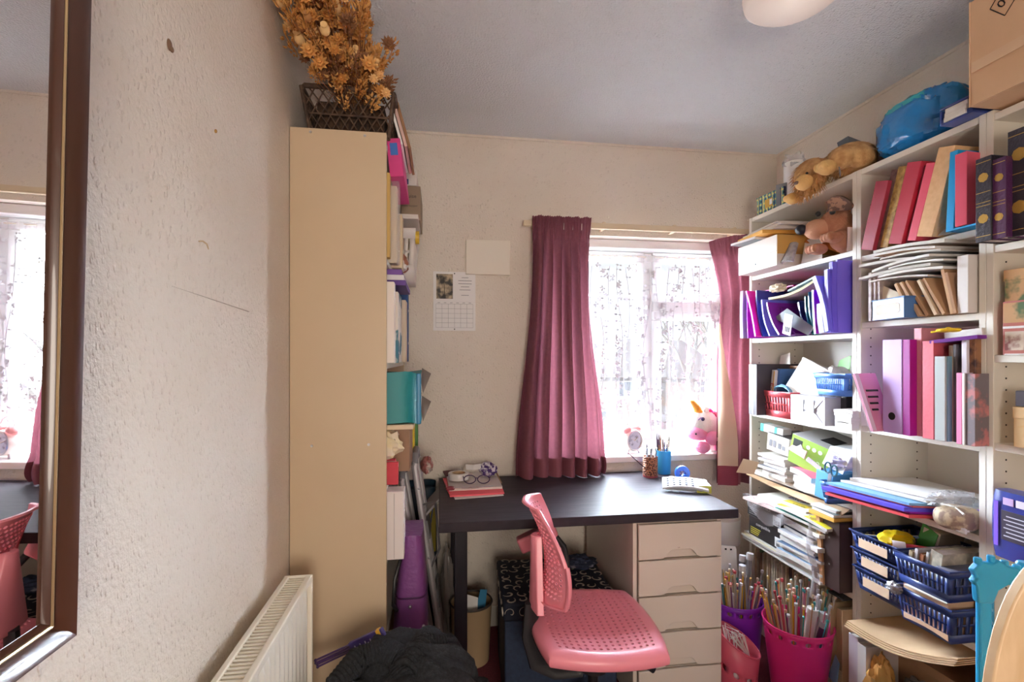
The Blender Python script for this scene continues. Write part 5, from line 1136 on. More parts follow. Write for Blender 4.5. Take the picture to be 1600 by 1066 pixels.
for k, (c, t_, lab) in enumerate(BKL):
    book(lab + ' standing in the top right basket', (1.432 + .004 * k, yy - t_ / 2, zs + .124), t_, .095 + .012 * (k % 2) + .02 * (k == 4), .17, cm(c, .5, col2=tuple(int(v * .7) for v in c), nscale=30), lean=R(8), name='booklet'); yy -= t_ + .002
carton('grey lidded box with green print in the top right basket', (1.436, yc2 - .05, zs + .124), (.18, .046, .080), (110, 112, 130), lid=.02)

# ------------------------------------------------------------------ unit 2, bottom: kraft sheets over bags
zs = U2Z[6] + .0006
zk = .36
for k in range(4):
    def kf(u, v, k=k):
        return (1.425 + .004 * k + (.32 - .004 * k) * u, 1.558 - .378 * v, zk + .004 * k + .092 * v - .030 * math.sin(math.pi * v) * (1 - u))
    def kf2(u, v, k=k): q = kf(u, v); return (q[0], min(q[1], 1.563), q[2] + .0016 * k)
    tag(MB().slab(kf2, 8, 12, (0, 0, -.0034)).build('kraft_sheet', KRAFT), ['lowest', 'second lowest', 'second highest', 'top'][k] + ' brown kraft board of the bowed pile', 'card', 'kraft boards above the bottom shelf')
book('pale lilac paper roll standing under the kraft boards', (1.44, 1.535, zs), .04, .25, .2, (206, 196, 206), name='paper_bundle', cat='paper'); book('white wrapped paper bundle beside the pale lilac one', (1.435, 1.495, zs), .035, .24, .2, (228, 222, 218), name='paper_bundle', cat='paper')
carton('large brown carton at the back under the kraft boards', (1.56, 1.36, zs), (.19, .36, .235), (160, 124, 90), lid=.03)
crumple('orange gold wrapping paper scrunched on the bottom shelf', (1.47, 1.455, zs), (.10, .075, .22), cm((200, 146, 80), .5, col2=(226, 170, 90), nscale=12), 7, 'wrapping_paper', 'paper', .4)
crumple('clear dark plastic bag filling the bottom shelf', (1.51, 1.345, zs), (.09, .18, .2), mat('smoke_bag', (120, 110, 104), .2, alpha=.7), 2, amp=.25)
crumple('turquoise plastic bag lying at the bottom shelf front', (1.36, 1.35, .001), (.18, .27, .19), mat('bag_turq', (20, 150, 190), .22, bump=.3, bscale=20), 15, amp=.3)
crumple('deep blue plastic bag with orange print at the bottom', (1.395, 1.095, .001), (.17, .16, .21), mat('bag_deep', (24, 100, 180), .22, col2=(16, 80, 160), nscale=6, bump=.3, bscale=20), 19, amp=.3)

# ------------------------------------------------------------------ unit 3
zs = U3Z[1] + .0004
GOLD = mat('gold_print', (200, 160, 80), .4, .6)
def gilt(lab, px0, px1, pyt, col, X):
    b = upright(lab, px0, px1, pyt, col, X, .20, name='gilt_book')
    t_ = Yp(px0, X) - Yp(px1, X); h = at((px0 + px1) / 2, pyt, X=X).z - zs
    for zc_ in (.27, .76):
        m = MB(); m.lathe([(0, 0), (t_ * .32, 0), (t_ * .32, .0006), (0, .0006)], 8, M=T(-.0002, 0, h * zc_) @ RY(-90)); m.lathe([(t_ * .2, .0006), (t_ * .2, .0012), (0, .0012)], 8, M=T(-.0002, 0, h * zc_) @ RY(-90)); m.build('gilt_medallion', GOLD, b, kind='stuff')
    m = MB()
    for q in (.06, .42, .46, .58, .94): m.box(-.0007, 0, -t_ / 2 + .002, t_ / 2 - .002, h * q, h * q + .0016)
    m.build('gilt_rules', GOLD, b, kind='stuff'); return b
gb1 = gilt('black gilt Bible sized book overlapping the shelf post', 1524, 1549, 246, mat('leather_black', (46, 40, 50), .35, bump=.25, bscale=120), 1.425)
gb1['label'] = 'black leather book with gilt rules in front of shelf post'
gilt('purple leather book with gilt medallions beside the black one', 1550, 1572, 247, mat('leather_purple', (78, 36, 78), .4, bump=.2, bscale=120), 1.43)
gilt('tall black leather gilt book at the photo edge', 1574, 1612, 200, mat('leather_black'), 1.45)
zs = U3Z[2] + .0004
tn = carton('old picture tin with red lower band on third unit', (1.50, Yp(1591, 1.50), zs), (.16, .072, .142), mat('tin_red', (176, 96, 84), .4), name='picture_tin', cat='tin')
panel(tn, 'upper_picture', mat('tin_picture', (186, 140, 90), .4, col2=(70, 96, 50), nscale=18, ncon=(.45, .55)), -.0012, -.0004, -.034, .034, .085, .138); panel(tn, 'lower_picture', mat('tin_pict2', (206, 186, 166), .4, col2=(120, 50, 46), nscale=22, ncon=(.45, .55)), -.0012, -.0004, -.026, .03, .012, .062)
panel(tn, 'white_band', PAPERW, -.0014, -.0002, -.035, .035, .070, .076)
carton('wooden picture box standing on the red picture tin', (1.51, Yp(1589, 1.51), zs + .1432), (.12, .062, .085), mat('tin_picture'), lid=.03)
leaflet('white card edge under the picture tin', (1.478, Yp(1590, 1.478), zs - .0), .02, .06, .003, (236, 232, 226), name='card', cat='card')
zs = U3Z[3] + .0004
fb = carton('orange flowered carton at the photo edge', (1.49, Yp(1597, 1.49), zs), (.08, .042, .105), mat('flower_carton', (226, 190, 140), .5, col2=(222, 140, 50), nscale=16, ncon=(.5, .6)), lid=.03)
carton('grey blue small box standing on the flowered carton', (1.50, Yp(1598, 1.5), zs + .106), (.06, .034, .04), (130, 140, 166))
zs = U3Z[4] + .0004
pp = thing('plastic_packet', 'tall blue violet plastic packet with printed panel on lowest shelf', 'packet', (1.425, Yp(1580, 1.425), zs), (0, 0, R(-4)))
w_ = .058
def pk_(u, v): 
    a = 2 * math.pi * u; c, s = math.cos(a), math.sin(a); k = 1 - .12 * abs(2 * v - 1) ** 3
    return (.03 + .03 * math.copysign(abs(c) ** .5, c) * k, w_ * math.copysign(abs(s) ** .5, s) * k, .172 * v)
m = MB(); m.grid(pk_, 28, 10, cu=True); m.add([pk_(i / 28, 0) for i in range(28)], [tuple(range(28))]); m.add([pk_(i / 28, 1) for i in range(28)], [tuple(range(28))]); m.build('packet_body', mat('packet_blue', (52, 64, 140), .25, col2=(64, 56, 120), nscale=8), pp, angle=50)
panel(pp, 'violet_strip', cm((130, 96, 220), .3), -.0018, -.0006, .030, .040, .03, .145); panel(pp, 'dark_panel', cm((58, 50, 66), .4), -.0018, -.0006, -.046, .022, .05, .125); panel(pp, 'white_label', cm((216, 206, 222), .5), -.0018, -.0006, -.046, -.012, .140, .158); panel(pp, 'lilac_label', cm((190, 160, 206), .5), -.0018, -.0006, -.006, .018, .140, .158)
m = MB()
for k in range(6): m.box(-.0026, -.0018, -.040, .016 - .006 * (k % 2), .060 + .010 * k, .0625 + .010 * k)
m.build('printed_lines', cm((190, 186, 200), .6), pp, kind='stuff')
leaflet('kraft board under the blue violet packet', (1.50, .98, zs - .0002), .2, .15, .0001 + .0002, (190, 156, 118), name='card', cat='card') if 0 else None

# ------------------------------------------------------------------ turquoise folding frame and wooden board at the photo edge
TQ = mat('turquoise_plastic', (40, 166, 224), .3)
def cam_xy(px, d): u = (px - 800) / FPX * d; return (u * math.cos(YAW) + d * math.sin(YAW), -u * math.sin(YAW) + d * math.cos(YAW))
ex, ey = cam_xy(1537, .86)
e = thing('easel', 'turquoise plastic easel frame with knobbed top before the shelves', 'easel', (ex, ey, 0), (0, 0, R(-12)))
MB().prism([(-.0105, -.006), (.0105, -.006), (.0105, .006), (-.0105, .006)], 0, .90).build('front_post', TQ, e, bevel=.004)
MB().prism([(.030, .030), (.046, .030), (.046, .050), (.030, .050)], 0, .93).build('rear_post', mat('turquoise_dark', (24, 134, 186), .35), e, bevel=.004)
arch = [(-.014, .885), (-.016, .915), (-.022, .922), (-.016, .93), (-.022, .942), (-.008, .958), (.008, .955), (.02, .962), (.034, .952), (.05, .948), (.064, .938), (.085, .936), (.10, .922), (.10, .912), (.06, .918), (.036, .918), (.020, .908), (.0115, .885)]
MB().prism(arch, -.007, .007, 'y').build('top_bracket', TQ, e, bevel=.003)
for x, z in ((-.010, .954), (.012, .958), (.034, .950), (.054, .943)): MB().lathe([(0, 0), (.0055, 0), (.006, .002), (.006, .008), (.005, .010), (0, .010)], 12, M=T(x, 0, z - .001)).build('peg', TQ, e)
MB().lathe([(0, 0), (.009, 0), (.010, .003), (.010, .016), (.008, .019), (0, .019)], 16, M=T(.076, .012, .934)).build('peg', TQ, e)
for z in (.845, .868): MB().tube([(.012, .0, z), (.03, .02, z - .005), (.038, .036, z - .008)], .0025, 6).build('wire_clip', mat('turquoise_dark'), e)
bx_, by_ = cam_xy(1711, .75)
wb = thing('wooden_board', 'pale wooden round edged board standing before the turquoise easel', 'board', (bx_, by_, 0), (0, 0, R(-8.4)))
poly = []
for k in range(60):
    a = 2 * math.pi * k / 60; c, s = math.cos(a), math.sin(a); poly.append((.174 * math.copysign(abs(c) ** .72, c), .645 + .382 * math.copysign(abs(s) ** .8, s)))
PINE = mat('pine_board', (232, 202, 162), .42, col2=(218, 184, 140), nscale=5, stretch=(7, 1, 2.0), detail=6)
MB().prism(poly, -.009, .009, 'y').build('board_panel', PINE, wb, bevel=.003)
for x in (-.09, .09): MB().box(x - .02, x + .02, .0095, .03, 0, .72).build('leg', PINE, wb, bevel=.002)

# ------------------------------------------------------------------ things on the desk
zd = DZ + .0006
def dsk(px, py, z=DZ): return at(px, py, Z=z)
def flat4(lab, pxs, z, t_, c, name, cat, edge=None):
    P = [dsk(*p, z=DZ) for p in pxs]
    def f(u, v): q = P[0].lerp(P[1], u).lerp(P[3].lerp(P[2], u), v); return (q.x, q.y, z + t_)
    m = MB(); m.slab(f, 3, 3, (0, 0, -t_)); M_ = c if not isinstance(c, tuple) else cm(c, .6); m.m = [0] * 18 + [1] * (len(m.f) - 18)
    return tag(m.build(name, [M_, edge or M_], angle=40), lab, cat)
flat4('white sheet lowest in the paper pile on the desk corner', ((696, 752), (711, 781), (787, 775), (776, 743)), zd, .0015, (232, 226, 222), 'paper_sheet', 'paper')
flat4('coral pink card folder on the desk corner', ((692, 750), (703, 778), (788, 773), (775, 742)), zd + .0018, .006, (232, 92, 104), 'folder', 'folder')
flat4('greyish paper pad on the coral folder of the desk', ((697, 746), (702, 771), (785, 767), (773, 741)), zd + .0082, .009, (214, 206, 202), 'paper_pad', 'paper', PAPER)
nb_ = flat4('maroon spiral notebook at the back corner of the desk', ((692, 744), (696, 751), (722, 748), (716, 741)), zd + .0178, .006, (96, 40, 50), 'notebook', 'notebook')
zp = zd + .0178
p = dsk(717, 757); tr_ = thing('tape_roll', 'wide white tape roll lying on the desk papers', 'tape', (p.x, p.y, zd + .0242))
MB().lathe([(.030, 0), (.047, 0), (.048, .002), (.048, .026), (.047, .028), (.030, .028), (.030, 0)], 32).build('tape', cm((222, 216, 214), .35), tr_); MB().lathe([(.0285, 0), (.030, 0), (.030, .028), (.0285, .028), (.0285, 0)], 32).build('card_core', KRAFT, tr_)
p = dsk(740, 752); o = thing('note_paper', 'folded white note propped on the tape roll', 'paper', (p.x, p.y, zd + .053), (R(35), 0, R(-8)))
MB().add([(-.035, 0, 0), (0, -.003, 0), (.035, .002, 0), (.035, .002, .036), (0, -.003, .034), (-.035, 0, .036)], [(0, 1, 4, 5), (1, 2, 3, 4)]).build('sheet', PAPERW, o, angle=10)
p = dsk(752, 763); g = thing('glasses', 'purple rimmed reading glasses lying on the desk papers', 'glasses', (p.x - .02, p.y, zp + .002), (0, 0, R(-6)))
GM = mat('glasses_purple', (62, 40, 84), .3)
for s in (-1, 1):
    MB().tube([(s * .030 + .026 * math.cos(a), 0, .019 + .018 * math.sin(a)) for a in [2 * math.pi * i / 20 for i in range(20)]], .0022, 6, closed=True).build('rim', GM, g)
    MB().lathe([(0, 0), (.024, 0)], 20, M=T(s * .030, 0, .019) @ RX(90) @ Matrix.Scale(.7, 4, (0, 1, 0))).build('lens', GLASS, g)
    MB().tube([(s * .056, 0, .026), (s * .060, .02, .026), (s * .058, .10, .020), (s * .054, .125, .004)], [.0025, .0025, .002, .0025], 6).build('temple', GM, g)
MB().tube([(-.006, 0, .022), (0, 0, .026), (.006, 0, .022)], .002, 6).build('bridge', GM, g)
p = dsk(763, 752); crumple('purple and white patterned cloth bundle on the desk papers', (p.x, p.y + .02, zp + .001), (.085, .08, .062), mat('cloth_purple_print', (222, 214, 222), .8, col2=(82, 52, 118), nscale=46, ncon=(.45, .55)), 5, 'cloth_bundle', 'cloth', .35)
p = dsk(716, 770); s_ = thing('scissors', 'small scissors with maroon handles on the desk papers', 'scissors', (p.x, p.y - .008, zp + .001), (0, 0, R(4)))
for k in (-1, 1):
    MB().tube([(-.035 + .016 * math.cos(a), k * .014 + .011 * math.sin(a), .003) for a in [2 * math.pi * i / 14 for i in range(14)]], .003, 6, closed=True).build('handle_loop', cm((150, 50, 66), .35), s_)
    MB().prism([(-.02, k * .008), (.012, k * .003), (.085, 0), (.012, -k * .003), (-.02, k * .003)] if k > 0 else [(-.02, -.003), (.012, .003), (.085, 0), (.012, -.003), (-.02, -.008)], .001 if k > 0 else .003, .003 if k > 0 else .005).build('blade', METAL, s_)
p = dsk(735, 771); g = thing('glasses', 'silver wire glasses folded beside the small scissors', 'glasses', (p.x, p.y, zp + .002), (0, 0, R(3)))
for k in (-1, 1): MB().tube([(k * .020 + .017 * math.cos(a), .010 * math.sin(a), .002) for a in [2 * math.pi * i / 18 for i in range(18)]], .0011, 5, closed=True).build('wire_rim', METAL, g)
MB().tube([(.036, 0, .002), (.07, .012, .003), (.10, .016, .002)], .0011, 5).build('temple', METAL, g); MB().tube([(-.003, 0, .002), (0, .003, .003), (.003, 0, .002)], .001, 5).build('bridge', METAL, g)
a, b = dsk(776, 741), dsk(784, 758)
o = thing('pencil', 'brown pencil lying right of the desk papers', 'pencil', (0, 0, 0)); a.z = b.z = zd + .004; m = MB(); m.tube([a, b], .0038, 6); m.build('shaft', cm((150, 110, 60), .4), o); MB().tube([b, b + (b - a).normalized() * .012], [.0038, .0006], 6).build('tip', cm((60, 48, 44), .6), o)
# pen cups
p = dsk(1016, 745); rC = .034
cu = thing('pen_pot', 'copper woven pen pot beside the blue one', 'pen pot', (p.x, p.y, zd))
COP = mat('copper_weave', (176, 112, 76), .4, .25, col2=(84, 40, 30), nscale=150, ncon=(.46, .54), bump=.8, bscale=150)
MB().lathe([(0, 0), (rC, 0), (rC, .098), (rC - .003, .098), (rC - .003, .004), (0, .004)], 28).build('woven_wall', COP, cu); m = MB()
for k in range(9): m.lathe([(rC - .0005, .006 + k * .0105), (rC + .0016, .010 + k * .0105), (rC - .0005, .014 + k * .0105)], 24)
m.build('woven_rings', COP, cu, kind='stuff'); MB().lathe([(rC + .001, 0), (rC + .001, .008)], 24).build('base_ring', cm((140, 50, 60), .5), cu)
p2 = dsk(1037, 740); bC = .036
bu = thing('pen_pot', 'turquoise blue plastic cup of pens by the window', 'pen pot', (p2.x, p2.y, zd))
MB().lathe([(0, 0), (.031, 0), (.033, .004), (bC, .112), (bC + .0015, .114), (bC - .002, .114), (.030, .006), (0, .006)], 28).build('cup', mat('cup_blue', (70, 174, 218), .3, transl=.2), bu)
PENC = [(60, 60, 70), (200, 206, 210), (150, 160, 180), (196, 40, 110), (220, 190, 120), (190, 160, 90), (40, 60, 120), (230, 230, 230)]
def pen(lab, base, top, c, r=.0038, tipc=None, cat='pen'):
    o = thing('pen', lab, cat, base); d = Vector(top) - Vector(base)
    MB().tube([(0, 0, 0), d * .85], r, 7).build('barrel', cm(c, .4), o); MB().tube([d * .85, d], [r, r * .5], 7).build('pen_end', cm(tipc or tuple(int(v * .6) for v in c), .4), o); return o
for k in range(6):
    a = k * 1.05; pen(['black', 'pale grey', 'grey blue', 'clear', 'silver', 'white'][k] + ' pen standing in the copper pot', (p.x + .012 * math.cos(a), p.y + .012 * math.sin(a), zd + .006), (p.x + .026 * math.cos(a) + .006, p.y + .026 * math.sin(a), zd + .125 + .012 * (k % 3)), [(50, 50, 60), (206, 206, 208), (120, 130, 160), (190, 200, 206), (170, 172, 176), (226, 226, 226)][k])
q = at(978, 705, Y=p.y - .015); pen('long dark brush leaning far left out of the copper pot', (p.x + .012, p.y, zd + .008), (q.x + .012, q.y, q.z - .01), (70, 40, 50), .003, (120, 30, 50), 'brush')
for k in range(8):
    a = k * .785 + .2; h = (.168, .150, .185, .165, .140, .172, .150, .190)[k]
    pen(['crimson', 'grey blue', 'tan', 'magenta', 'amber', 'brown', 'navy', 'cream'][k] + ' pen standing in the blue cup', (p2.x + .012 * math.cos(a), p2.y + .012 * math.sin(a), zd + .008), (p2.x + .027 * math.cos(a), p2.y + .027 * math.sin(a), zd + h), [(196, 40, 60), (90, 110, 150), (206, 170, 130), (200, 40, 120), (220, 170, 80), (140, 100, 80), (50, 60, 110), (226, 216, 190)][k])
sc2 = thing('scissors', 'closed scissors standing points up in the blue cup', 'scissors', (p2.x - .016, p2.y + .004, zd + .008), (0, R(-4), 0))
for k in (-1, 1): MB().prism([(k * .001, 0), (k * .008, 0), (k * .010, .10), (k * .008, .17), (k * .003, .195), (k * .001, .12)][::k], -.001, .001, 'y').build('blade', cm((80, 74, 90), .3, metal=.5), sc2)
# phone handset style keypad
p = dsk(1068, 766); ph = thing('calculator', 'white curved key pad handset on the desk', 'calculator', (p.x + .004, p.y - .004, zd + .013), (0, R(19), R(-114)))
def pad(u, v): return (.082 * (u - .5) * (1 - .1 * math.sin(math.pi * v)), .185 * (v - .5), .012 + .016 * math.sin(math.pi * min(1, .1 + v * .8)))
MB().slab(pad, 8, 12, (0, 0, -.010)).build('body', mat('phone_white', (226, 226, 232), .35), ph, bevel=.002, angle=50)
MB().box(-.03, .03, -.08, .07, .0, .014).build('base', mat('phone_grey', (176, 178, 186), .5), ph, bevel=.003)
for r_ in range(5):
    for c_ in range(4):
        u, v = .18 + .21 * c_, .12 + .135 * r_; q = pad(u, v); MB().box(-.0055, .0055, -.005, .005, -.001, .003).build('key', cm((96, 98, 112), .5), ph, bevel=.001).location = q
wc = []
a = [dsk(1047, 748), dsk(1042, 751), dsk(1040, 757), dsk(1044, 760), dsk(1052, 758), dsk(1066, 752)]
tag(MB().tube([Vector((q.x, q.y, zd + .005)) for q in a], .0045, 8).build('white_cable', cm((226, 224, 220), .4)), 'short white cord loop on the desk beside the blue tape', 'cable')
p = dsk(1066, 751); tb = thing('tape_roll', 'bright blue round tape dispenser standing on the desk', 'tape', (p.x, p.y, zd + .034), (R(90), 0, R(-12)))
BLU = mat('blue_tape', (40, 110, 232), .25)
MB().lathe([(.012, -.008), (.033, -.008), (.034, -.006), (.034, .006), (.033, .008), (.012, .008), (.012, -.008)], 28).build('reel', BLU, tb)
for k in range(5):
    a = 2 * math.pi * k / 5; MB().tube([(.003 * math.cos(a), .003 * math.sin(a), .0085), (.018 * math.cos(a), .018 * math.sin(a), .0085)], .002, 6).build('spoke', cm((20, 60, 170), .3), tb)
P_ = dsk(1099, 768); cx_ = carton('small white carton with yellow green end on the desk', (P_.x - .02, P_.y + .035, zd), (.12, .058, .030), (232, 224, 226), turn=R(122))
panel(cx_, 'yellow_end', cm((196, 196, 80), .5), -.0008, 0, -.029, .029, .0, .030); panel(cx_, 'pink_stripe', cm((230, 130, 170), .5), .0, .12, .0286, .0294, .008, .022)
cx_.rotation_euler = (0, 0, R(72)); cx_.location = (P_.x - .012, P_.y - .028, zd)

# ------------------------------------------------------------------ things on the window sill
zs = WZ0 + .0008
p = at(986, 704, Z=WZ0); ck = thing('alarm_clock', 'pale pink twin bell alarm clock on the window sill', 'clock', (p.x - .022, 2.435, zs), (0, 0, R(24)))
CKP = mat('clock_white', (236, 222, 218), .3); CKK = mat('clock_pink', (232, 160, 160), .3)
Q = T(0, 0, .066) @ RX(90)
MB().lathe([(0, -.026), (.05, -.026), (.056, -.02), (.056, .018), (.053, .024), (.047, .026), (.046, .020)], 32, M=Q).build('case', CKP, ck)
MB().lathe([(0, .0205), (.047, .0205)], 32, M=Q).build('dial', mat('clock_dial', (186, 182, 190), .5, col2=(120, 112, 120), nscale=40, ncon=(.5, .62)), ck); MB().lathe([(.046, .02), (.050, .027), (.054, .025)], 32, M=Q).build('bezel', METAL, ck)
for a, L in ((50, .026), (-65, .036)): MB().tube([(0, -.0225, .066), (L * math.sin(R(a)), -.0225, .066 + L * math.cos(R(a)))], .0016, 5).build('hand', cm((226, 214, 200), .4), ck)
for s in (-1, 1):
    b_ = MB().lathe([(0, .024), (.012, .022), (.022, .014), (.026, .002), (.026, 0)], 20, M=T(s * .034, 0, .118) @ RY(s * 34)).build('bell', CKK, ck)
    MB().tube([(s * .028, 0, .108), (s * .034, 0, .120)], .003, 6).build('bell_post', METAL, ck); MB().tube([(s * .030, -.008, .018), (s * .040, -.012, 0)], [.004, .005], 6).build('foot', METAL, ck)
MB().tube([(.042 * math.cos(a), 0, .138 + .040 * math.sin(a)) for a in [math.pi * i / 14 for i in range(15)]], .0022, 6).build('carry_loop', CKK, ck)
un = thing('plush_unicorn', 'white crocheted unicorn toy with orange horn on the sill', 'plush toy', (1.372, 2.402, zs), (0, 0, R(8))); un.scale = (1.2, 1.2, 1.2)
WOOL = mat('wool_white', (240, 234, 228), .95, bump=.5, bscale=240); WOOLP = mat('wool_pink', (240, 150, 186), .95, bump=.5, bscale=240)
remesh(MB().ball((.07, .01, .085), (.075, .05, .08), 16, 10).ball((.0, .0, .135), (.055, .05, .052), 16, 10).ball((-.035, -.005, .125), (.046, .046, .052), 16, 10).ball((.055, -.0, .05), (.06, .05, .05), 14, 9).build('body', WOOL, un), .006, 5)
remesh(MB().ball((-.052, -.012, .090), (.042, .042, .034), 14, 9).ball((-.03, -.01, .078), (.036, .036, .026), 14, 9).build('muzzle', WOOLP, un), .005, 4)
for c, rr in (((.012, -.045, .066), (.036, .028, .030)), ((.05, -.052, .028), (.036, .026, .026)), ((-.03, -.03, .026), (.034, .026, .026))): MB().ball(c, rr, 14, 9).build('hoof', WOOLP, un)
MB().tube([(-.028, -.004, .172), (-.045, -.006, .20), (-.066, -.008, .222), (-.074, -.008, .226)], [.018, .014, .008, .002], 10).build('horn', mat('wool_orange', (226, 150, 50), .9, bump=.6, bscale=200), un)
MB().ball((-.040, -.045, .150), (.0085, .006, .0085), 12, 8).build('eye', mat('eye_violet', (50, 30, 80), .15), un); MB().tube([(-.060, -.04, .146), (-.056, -.045, .152), (-.05, -.048, .158)], .0016, 5).build('eyelash', cm((120, 60, 140), .7), un)
MB().ball((-.075, -.045, .088), .004, 8, 6).build('nostril', INK, un)
for k, c in enumerate(((236, 60, 130), (200, 60, 190), (240, 120, 160), (220, 50, 110), (236, 90, 180))):
    MB().ball((.012 + .011 * k, -.018 + .008 * (k % 2), .184 - .006 * k), (.013, .016, .010), 10, 7).build('mane_loop', cm(c, .9), un)
MB().ball((-.005, -.022, .186), (.014, .010, .016), 10, 7).build('ear', WOOL, un)

# ------------------------------------------------------------------ on the back wall
a, b = at(677, 424, Y=2.392), at(743, 517, Y=2.392)
ca = thing('calendar', 'white wall calendar with a tree photo on the back wall', 'calendar', ((a.x + b.x) / 2, 2.3985, b.z))
w_, h_ = b.x - a.x, a.z - b.z
MB().box(-w_ / 2, w_ / 2, -.005, 0, 0, h_ * .5).build('month_page', PAPERW, ca); MB().box(-w_ / 2, w_ / 2, -.0045, 0, h_ * .502, h_).build('picture_page', PAPERW, ca)
MB().box(-w_ * .43, -w_ * .04, -.0052, -.0046, h_ * .54, h_ * .96).build('photo_print', mat('tree_photo', (190, 170, 140), .5, col2=(44, 38, 34), nscale=26, ncon=(.42, .58), detail=8), ca)
MB().tube([(-w_ * .24, -.0054, h_ * .55), (-w_ * .23, -.0054, h_ * .72), (-w_ * .27, -.0054, h_ * .9)], [.004, .003, .001], 5, flat=.1).build('tree_print', cm((50, 40, 34), .6), ca)
m = MB()
for k, ww in enumerate((.08, .16, .16, .10, .13, .09)): m.box(w_ * .25 - w_ * ww, w_ * .25 + w_ * ww, -.005, -.0046, h_ * (.90 - .052 * k - (.04 if k == 5 else 0)), h_ * (.908 - .052 * k - (.04 if k == 5 else 0)))
m.build('printed_lines', GREYINK, ca, kind='stuff'); m = MB()
for k in range(7): m.box(-w_ * .44 + w_ * .88 * k / 6 - .0004, -w_ * .44 + w_ * .88 * k / 6 + .0004, -.0055, -.005, h_ * .05, h_ * .45)
for k in range(6): m.box(-w_ * .44, w_ * .44, -.0055, -.005, h_ * (.05 + .08 * k), h_ * (.05 + .08 * k) + .0008)
for k in range(6): m.box(-w_ * .40 + w_ * .147 * k, -w_ * .34 + w_ * .147 * k, -.0055, -.005, h_ * .47, h_ * .476)
m.build('month_grid', GREYINK, ca, kind='stuff')
MB().ball((0, -.006, h_ * .97), .003, 8, 6).build('pin', INK, ca); MB().ball((0, -.0055, h_ * .025), (.003, .001, .003), 8, 6).build('punch_hole', INK, ca)
a, b = at(728, 374, Y=2.38), at(797, 430, Y=2.38)
cv = thing('canvas', 'blank cream canvas board above the calendar on back wall', 'canvas', ((a.x + b.x) / 2, 2.399, b.z))
MB().box(-(b.x - a.x) / 2, (b.x - a.x) / 2, -.020, 0, 0, a.z - b.z).build('canvas_panel', mat('canvas_cream', (238, 230, 216), .8, bump=.1, bscale=600), cv, bevel=.002)
sk = thing('wall_socket', 'cream double wall socket with red light under the desk', 'socket', (.655, 2.3995, .235))
MB().box(-.05, .045, -.012, 0, 0, .085).build('socket_plate', cm((222, 208, 186), .4), sk, bevel=.003)
for x in (-.028, .012): MB().box(x, x + .016, -.016, -.012, .05, .07).build('switch', cm((230, 218, 200), .4), sk, bevel=.001)
MB().ball((-.018, -.017, .044), .0045, 10, 7).build('red_light', mat('red_led', (255, 40, 20), .4, emit=6), sk)
pl = thing('plug', 'black mains plug and cable in the wall socket', 'plug', (.66, 2.386, .262)); MB().box(-.018, .018, -.035, 0, -.02, .02).build('plug_body', BLACKP, pl, bevel=.005)
MB().tube([(-.06, -.10, .03), (-.01, -.05, .045), (.03, -.06, .035), (.045, -.10, .0), (.04, -.16, -.06), (.03, -.2, -.13)], .004, 6).build('flex', BLACKP, pl)

# ------------------------------------------------------------------ floor: needle bins, trug, waste bins, storage box
PINKB = mat('bin_pink', (236, 56, 140), .35, transl=.1); PURB = mat('bin_purple', (130, 40, 180), .35, transl=.1); ROSEB = mat('trug_rose', (200, 84, 106), .4)
def ringbin(lab, x, y, r0, r1, h, m_, tilt=0, holes=16, hz=.90, hr=.0095, name='bin', cat='bin', wavy=0):
    o = thing(name, lab, cat, (x, y, 0), (0, 0, R(12)))
    w = MB(); n = holes * 4
    def rad(z): return r0 + (r1 - r0) * z / h
    def P(a, z, dr=0): 
        zz_ = z + (wavy * math.cos(a - 2.4) * z / h if wavy else 0); return ((rad(z) + dr) * math.cos(a), (rad(z) + dr) * math.sin(a), zz_)
    lo, hi = h * hz - hr * 1.25, h * hz + hr * 1.25
    for (z0, z1, k) in ((0, lo, 6), (hi, h, 1)): w.grid(lambda u, v: P(2 * math.pi * u, z0 + (z1 - z0) * v), n, k, cu=True)
    for i in range(holes):          # a real round hole in each panel of the band
        a0, a1 = 2 * math.pi * i / holes, 2 * math.pi * (i + 1) / holes; am, zm = (a0 + a1) / 2, (lo + hi) / 2
        oo = [(a0 + (a1 - a0) * k / 4, lo) for k in range(4)] + [(a1, lo), (a1, zm)] + [(a1 - (a1 - a0) * k / 4, hi) for k in range(5)] + [(a0, zm)]
        hh_ = [(am + hr / r1 * math.cos(t), zm + hr * math.sin(t)) for t in [math.atan2((p_[1] - zm), (p_[0] - am) * r1) for p_ in oo]]
        k = len(oo); w.add([P(*p_) for p_ in oo] + [P(*p_) for p_ in hh_], [(j, (j + 1) % k, k + (j + 1) % k, k + j) for j in range(k)])
    w.add([P(2 * math.pi * i / n, .003) for i in range(n)], [tuple(range(n))])
    b_ = w.build('bin_wall', m_, o, angle=50); wm = b_.modifiers.new('weld', 'WELD'); wm.merge_threshold = .0004; s = b_.modifiers.new('solid', 'SOLIDIFY'); s.thickness = .0026; s.offset = -1
    MB().tube([P(2 * math.pi * i / n, h) for i in range(n)], .0032, 6, closed=True).build('rim', m_, o)
    return o
PBX, PBY, PBR, PBH = 1.372, 1.722, .122, .292
ringbin('hot pink bin full of knitting needles before the records', PBX, PBY, .088, PBR, PBH, PINKB)
VBX, VBY, VBR, VBH = 1.255, 1.945, .110, .285
ringbin('purple bin full of knitting needles beside the drawers', VBX, VBY, .088, VBR, VBH, PURB)
TGX, TGY = 1.150, 1.765
tg = ringbin('rose pink trug with punched holes holding white cables', TGX, TGY, .062, .078, .215, ROSEB, holes=9, hz=.50, hr=.012, name='trug', cat='trug', wavy=.045)
NEED = [(206, 200, 190), (190, 190, 196), (176, 150, 100), (206, 180, 140), (200, 80, 90), (40, 140, 140), (230, 180, 50), (150, 150, 156), (196, 160, 130), (120, 60, 110), (220, 206, 180), (210, 130, 150)]
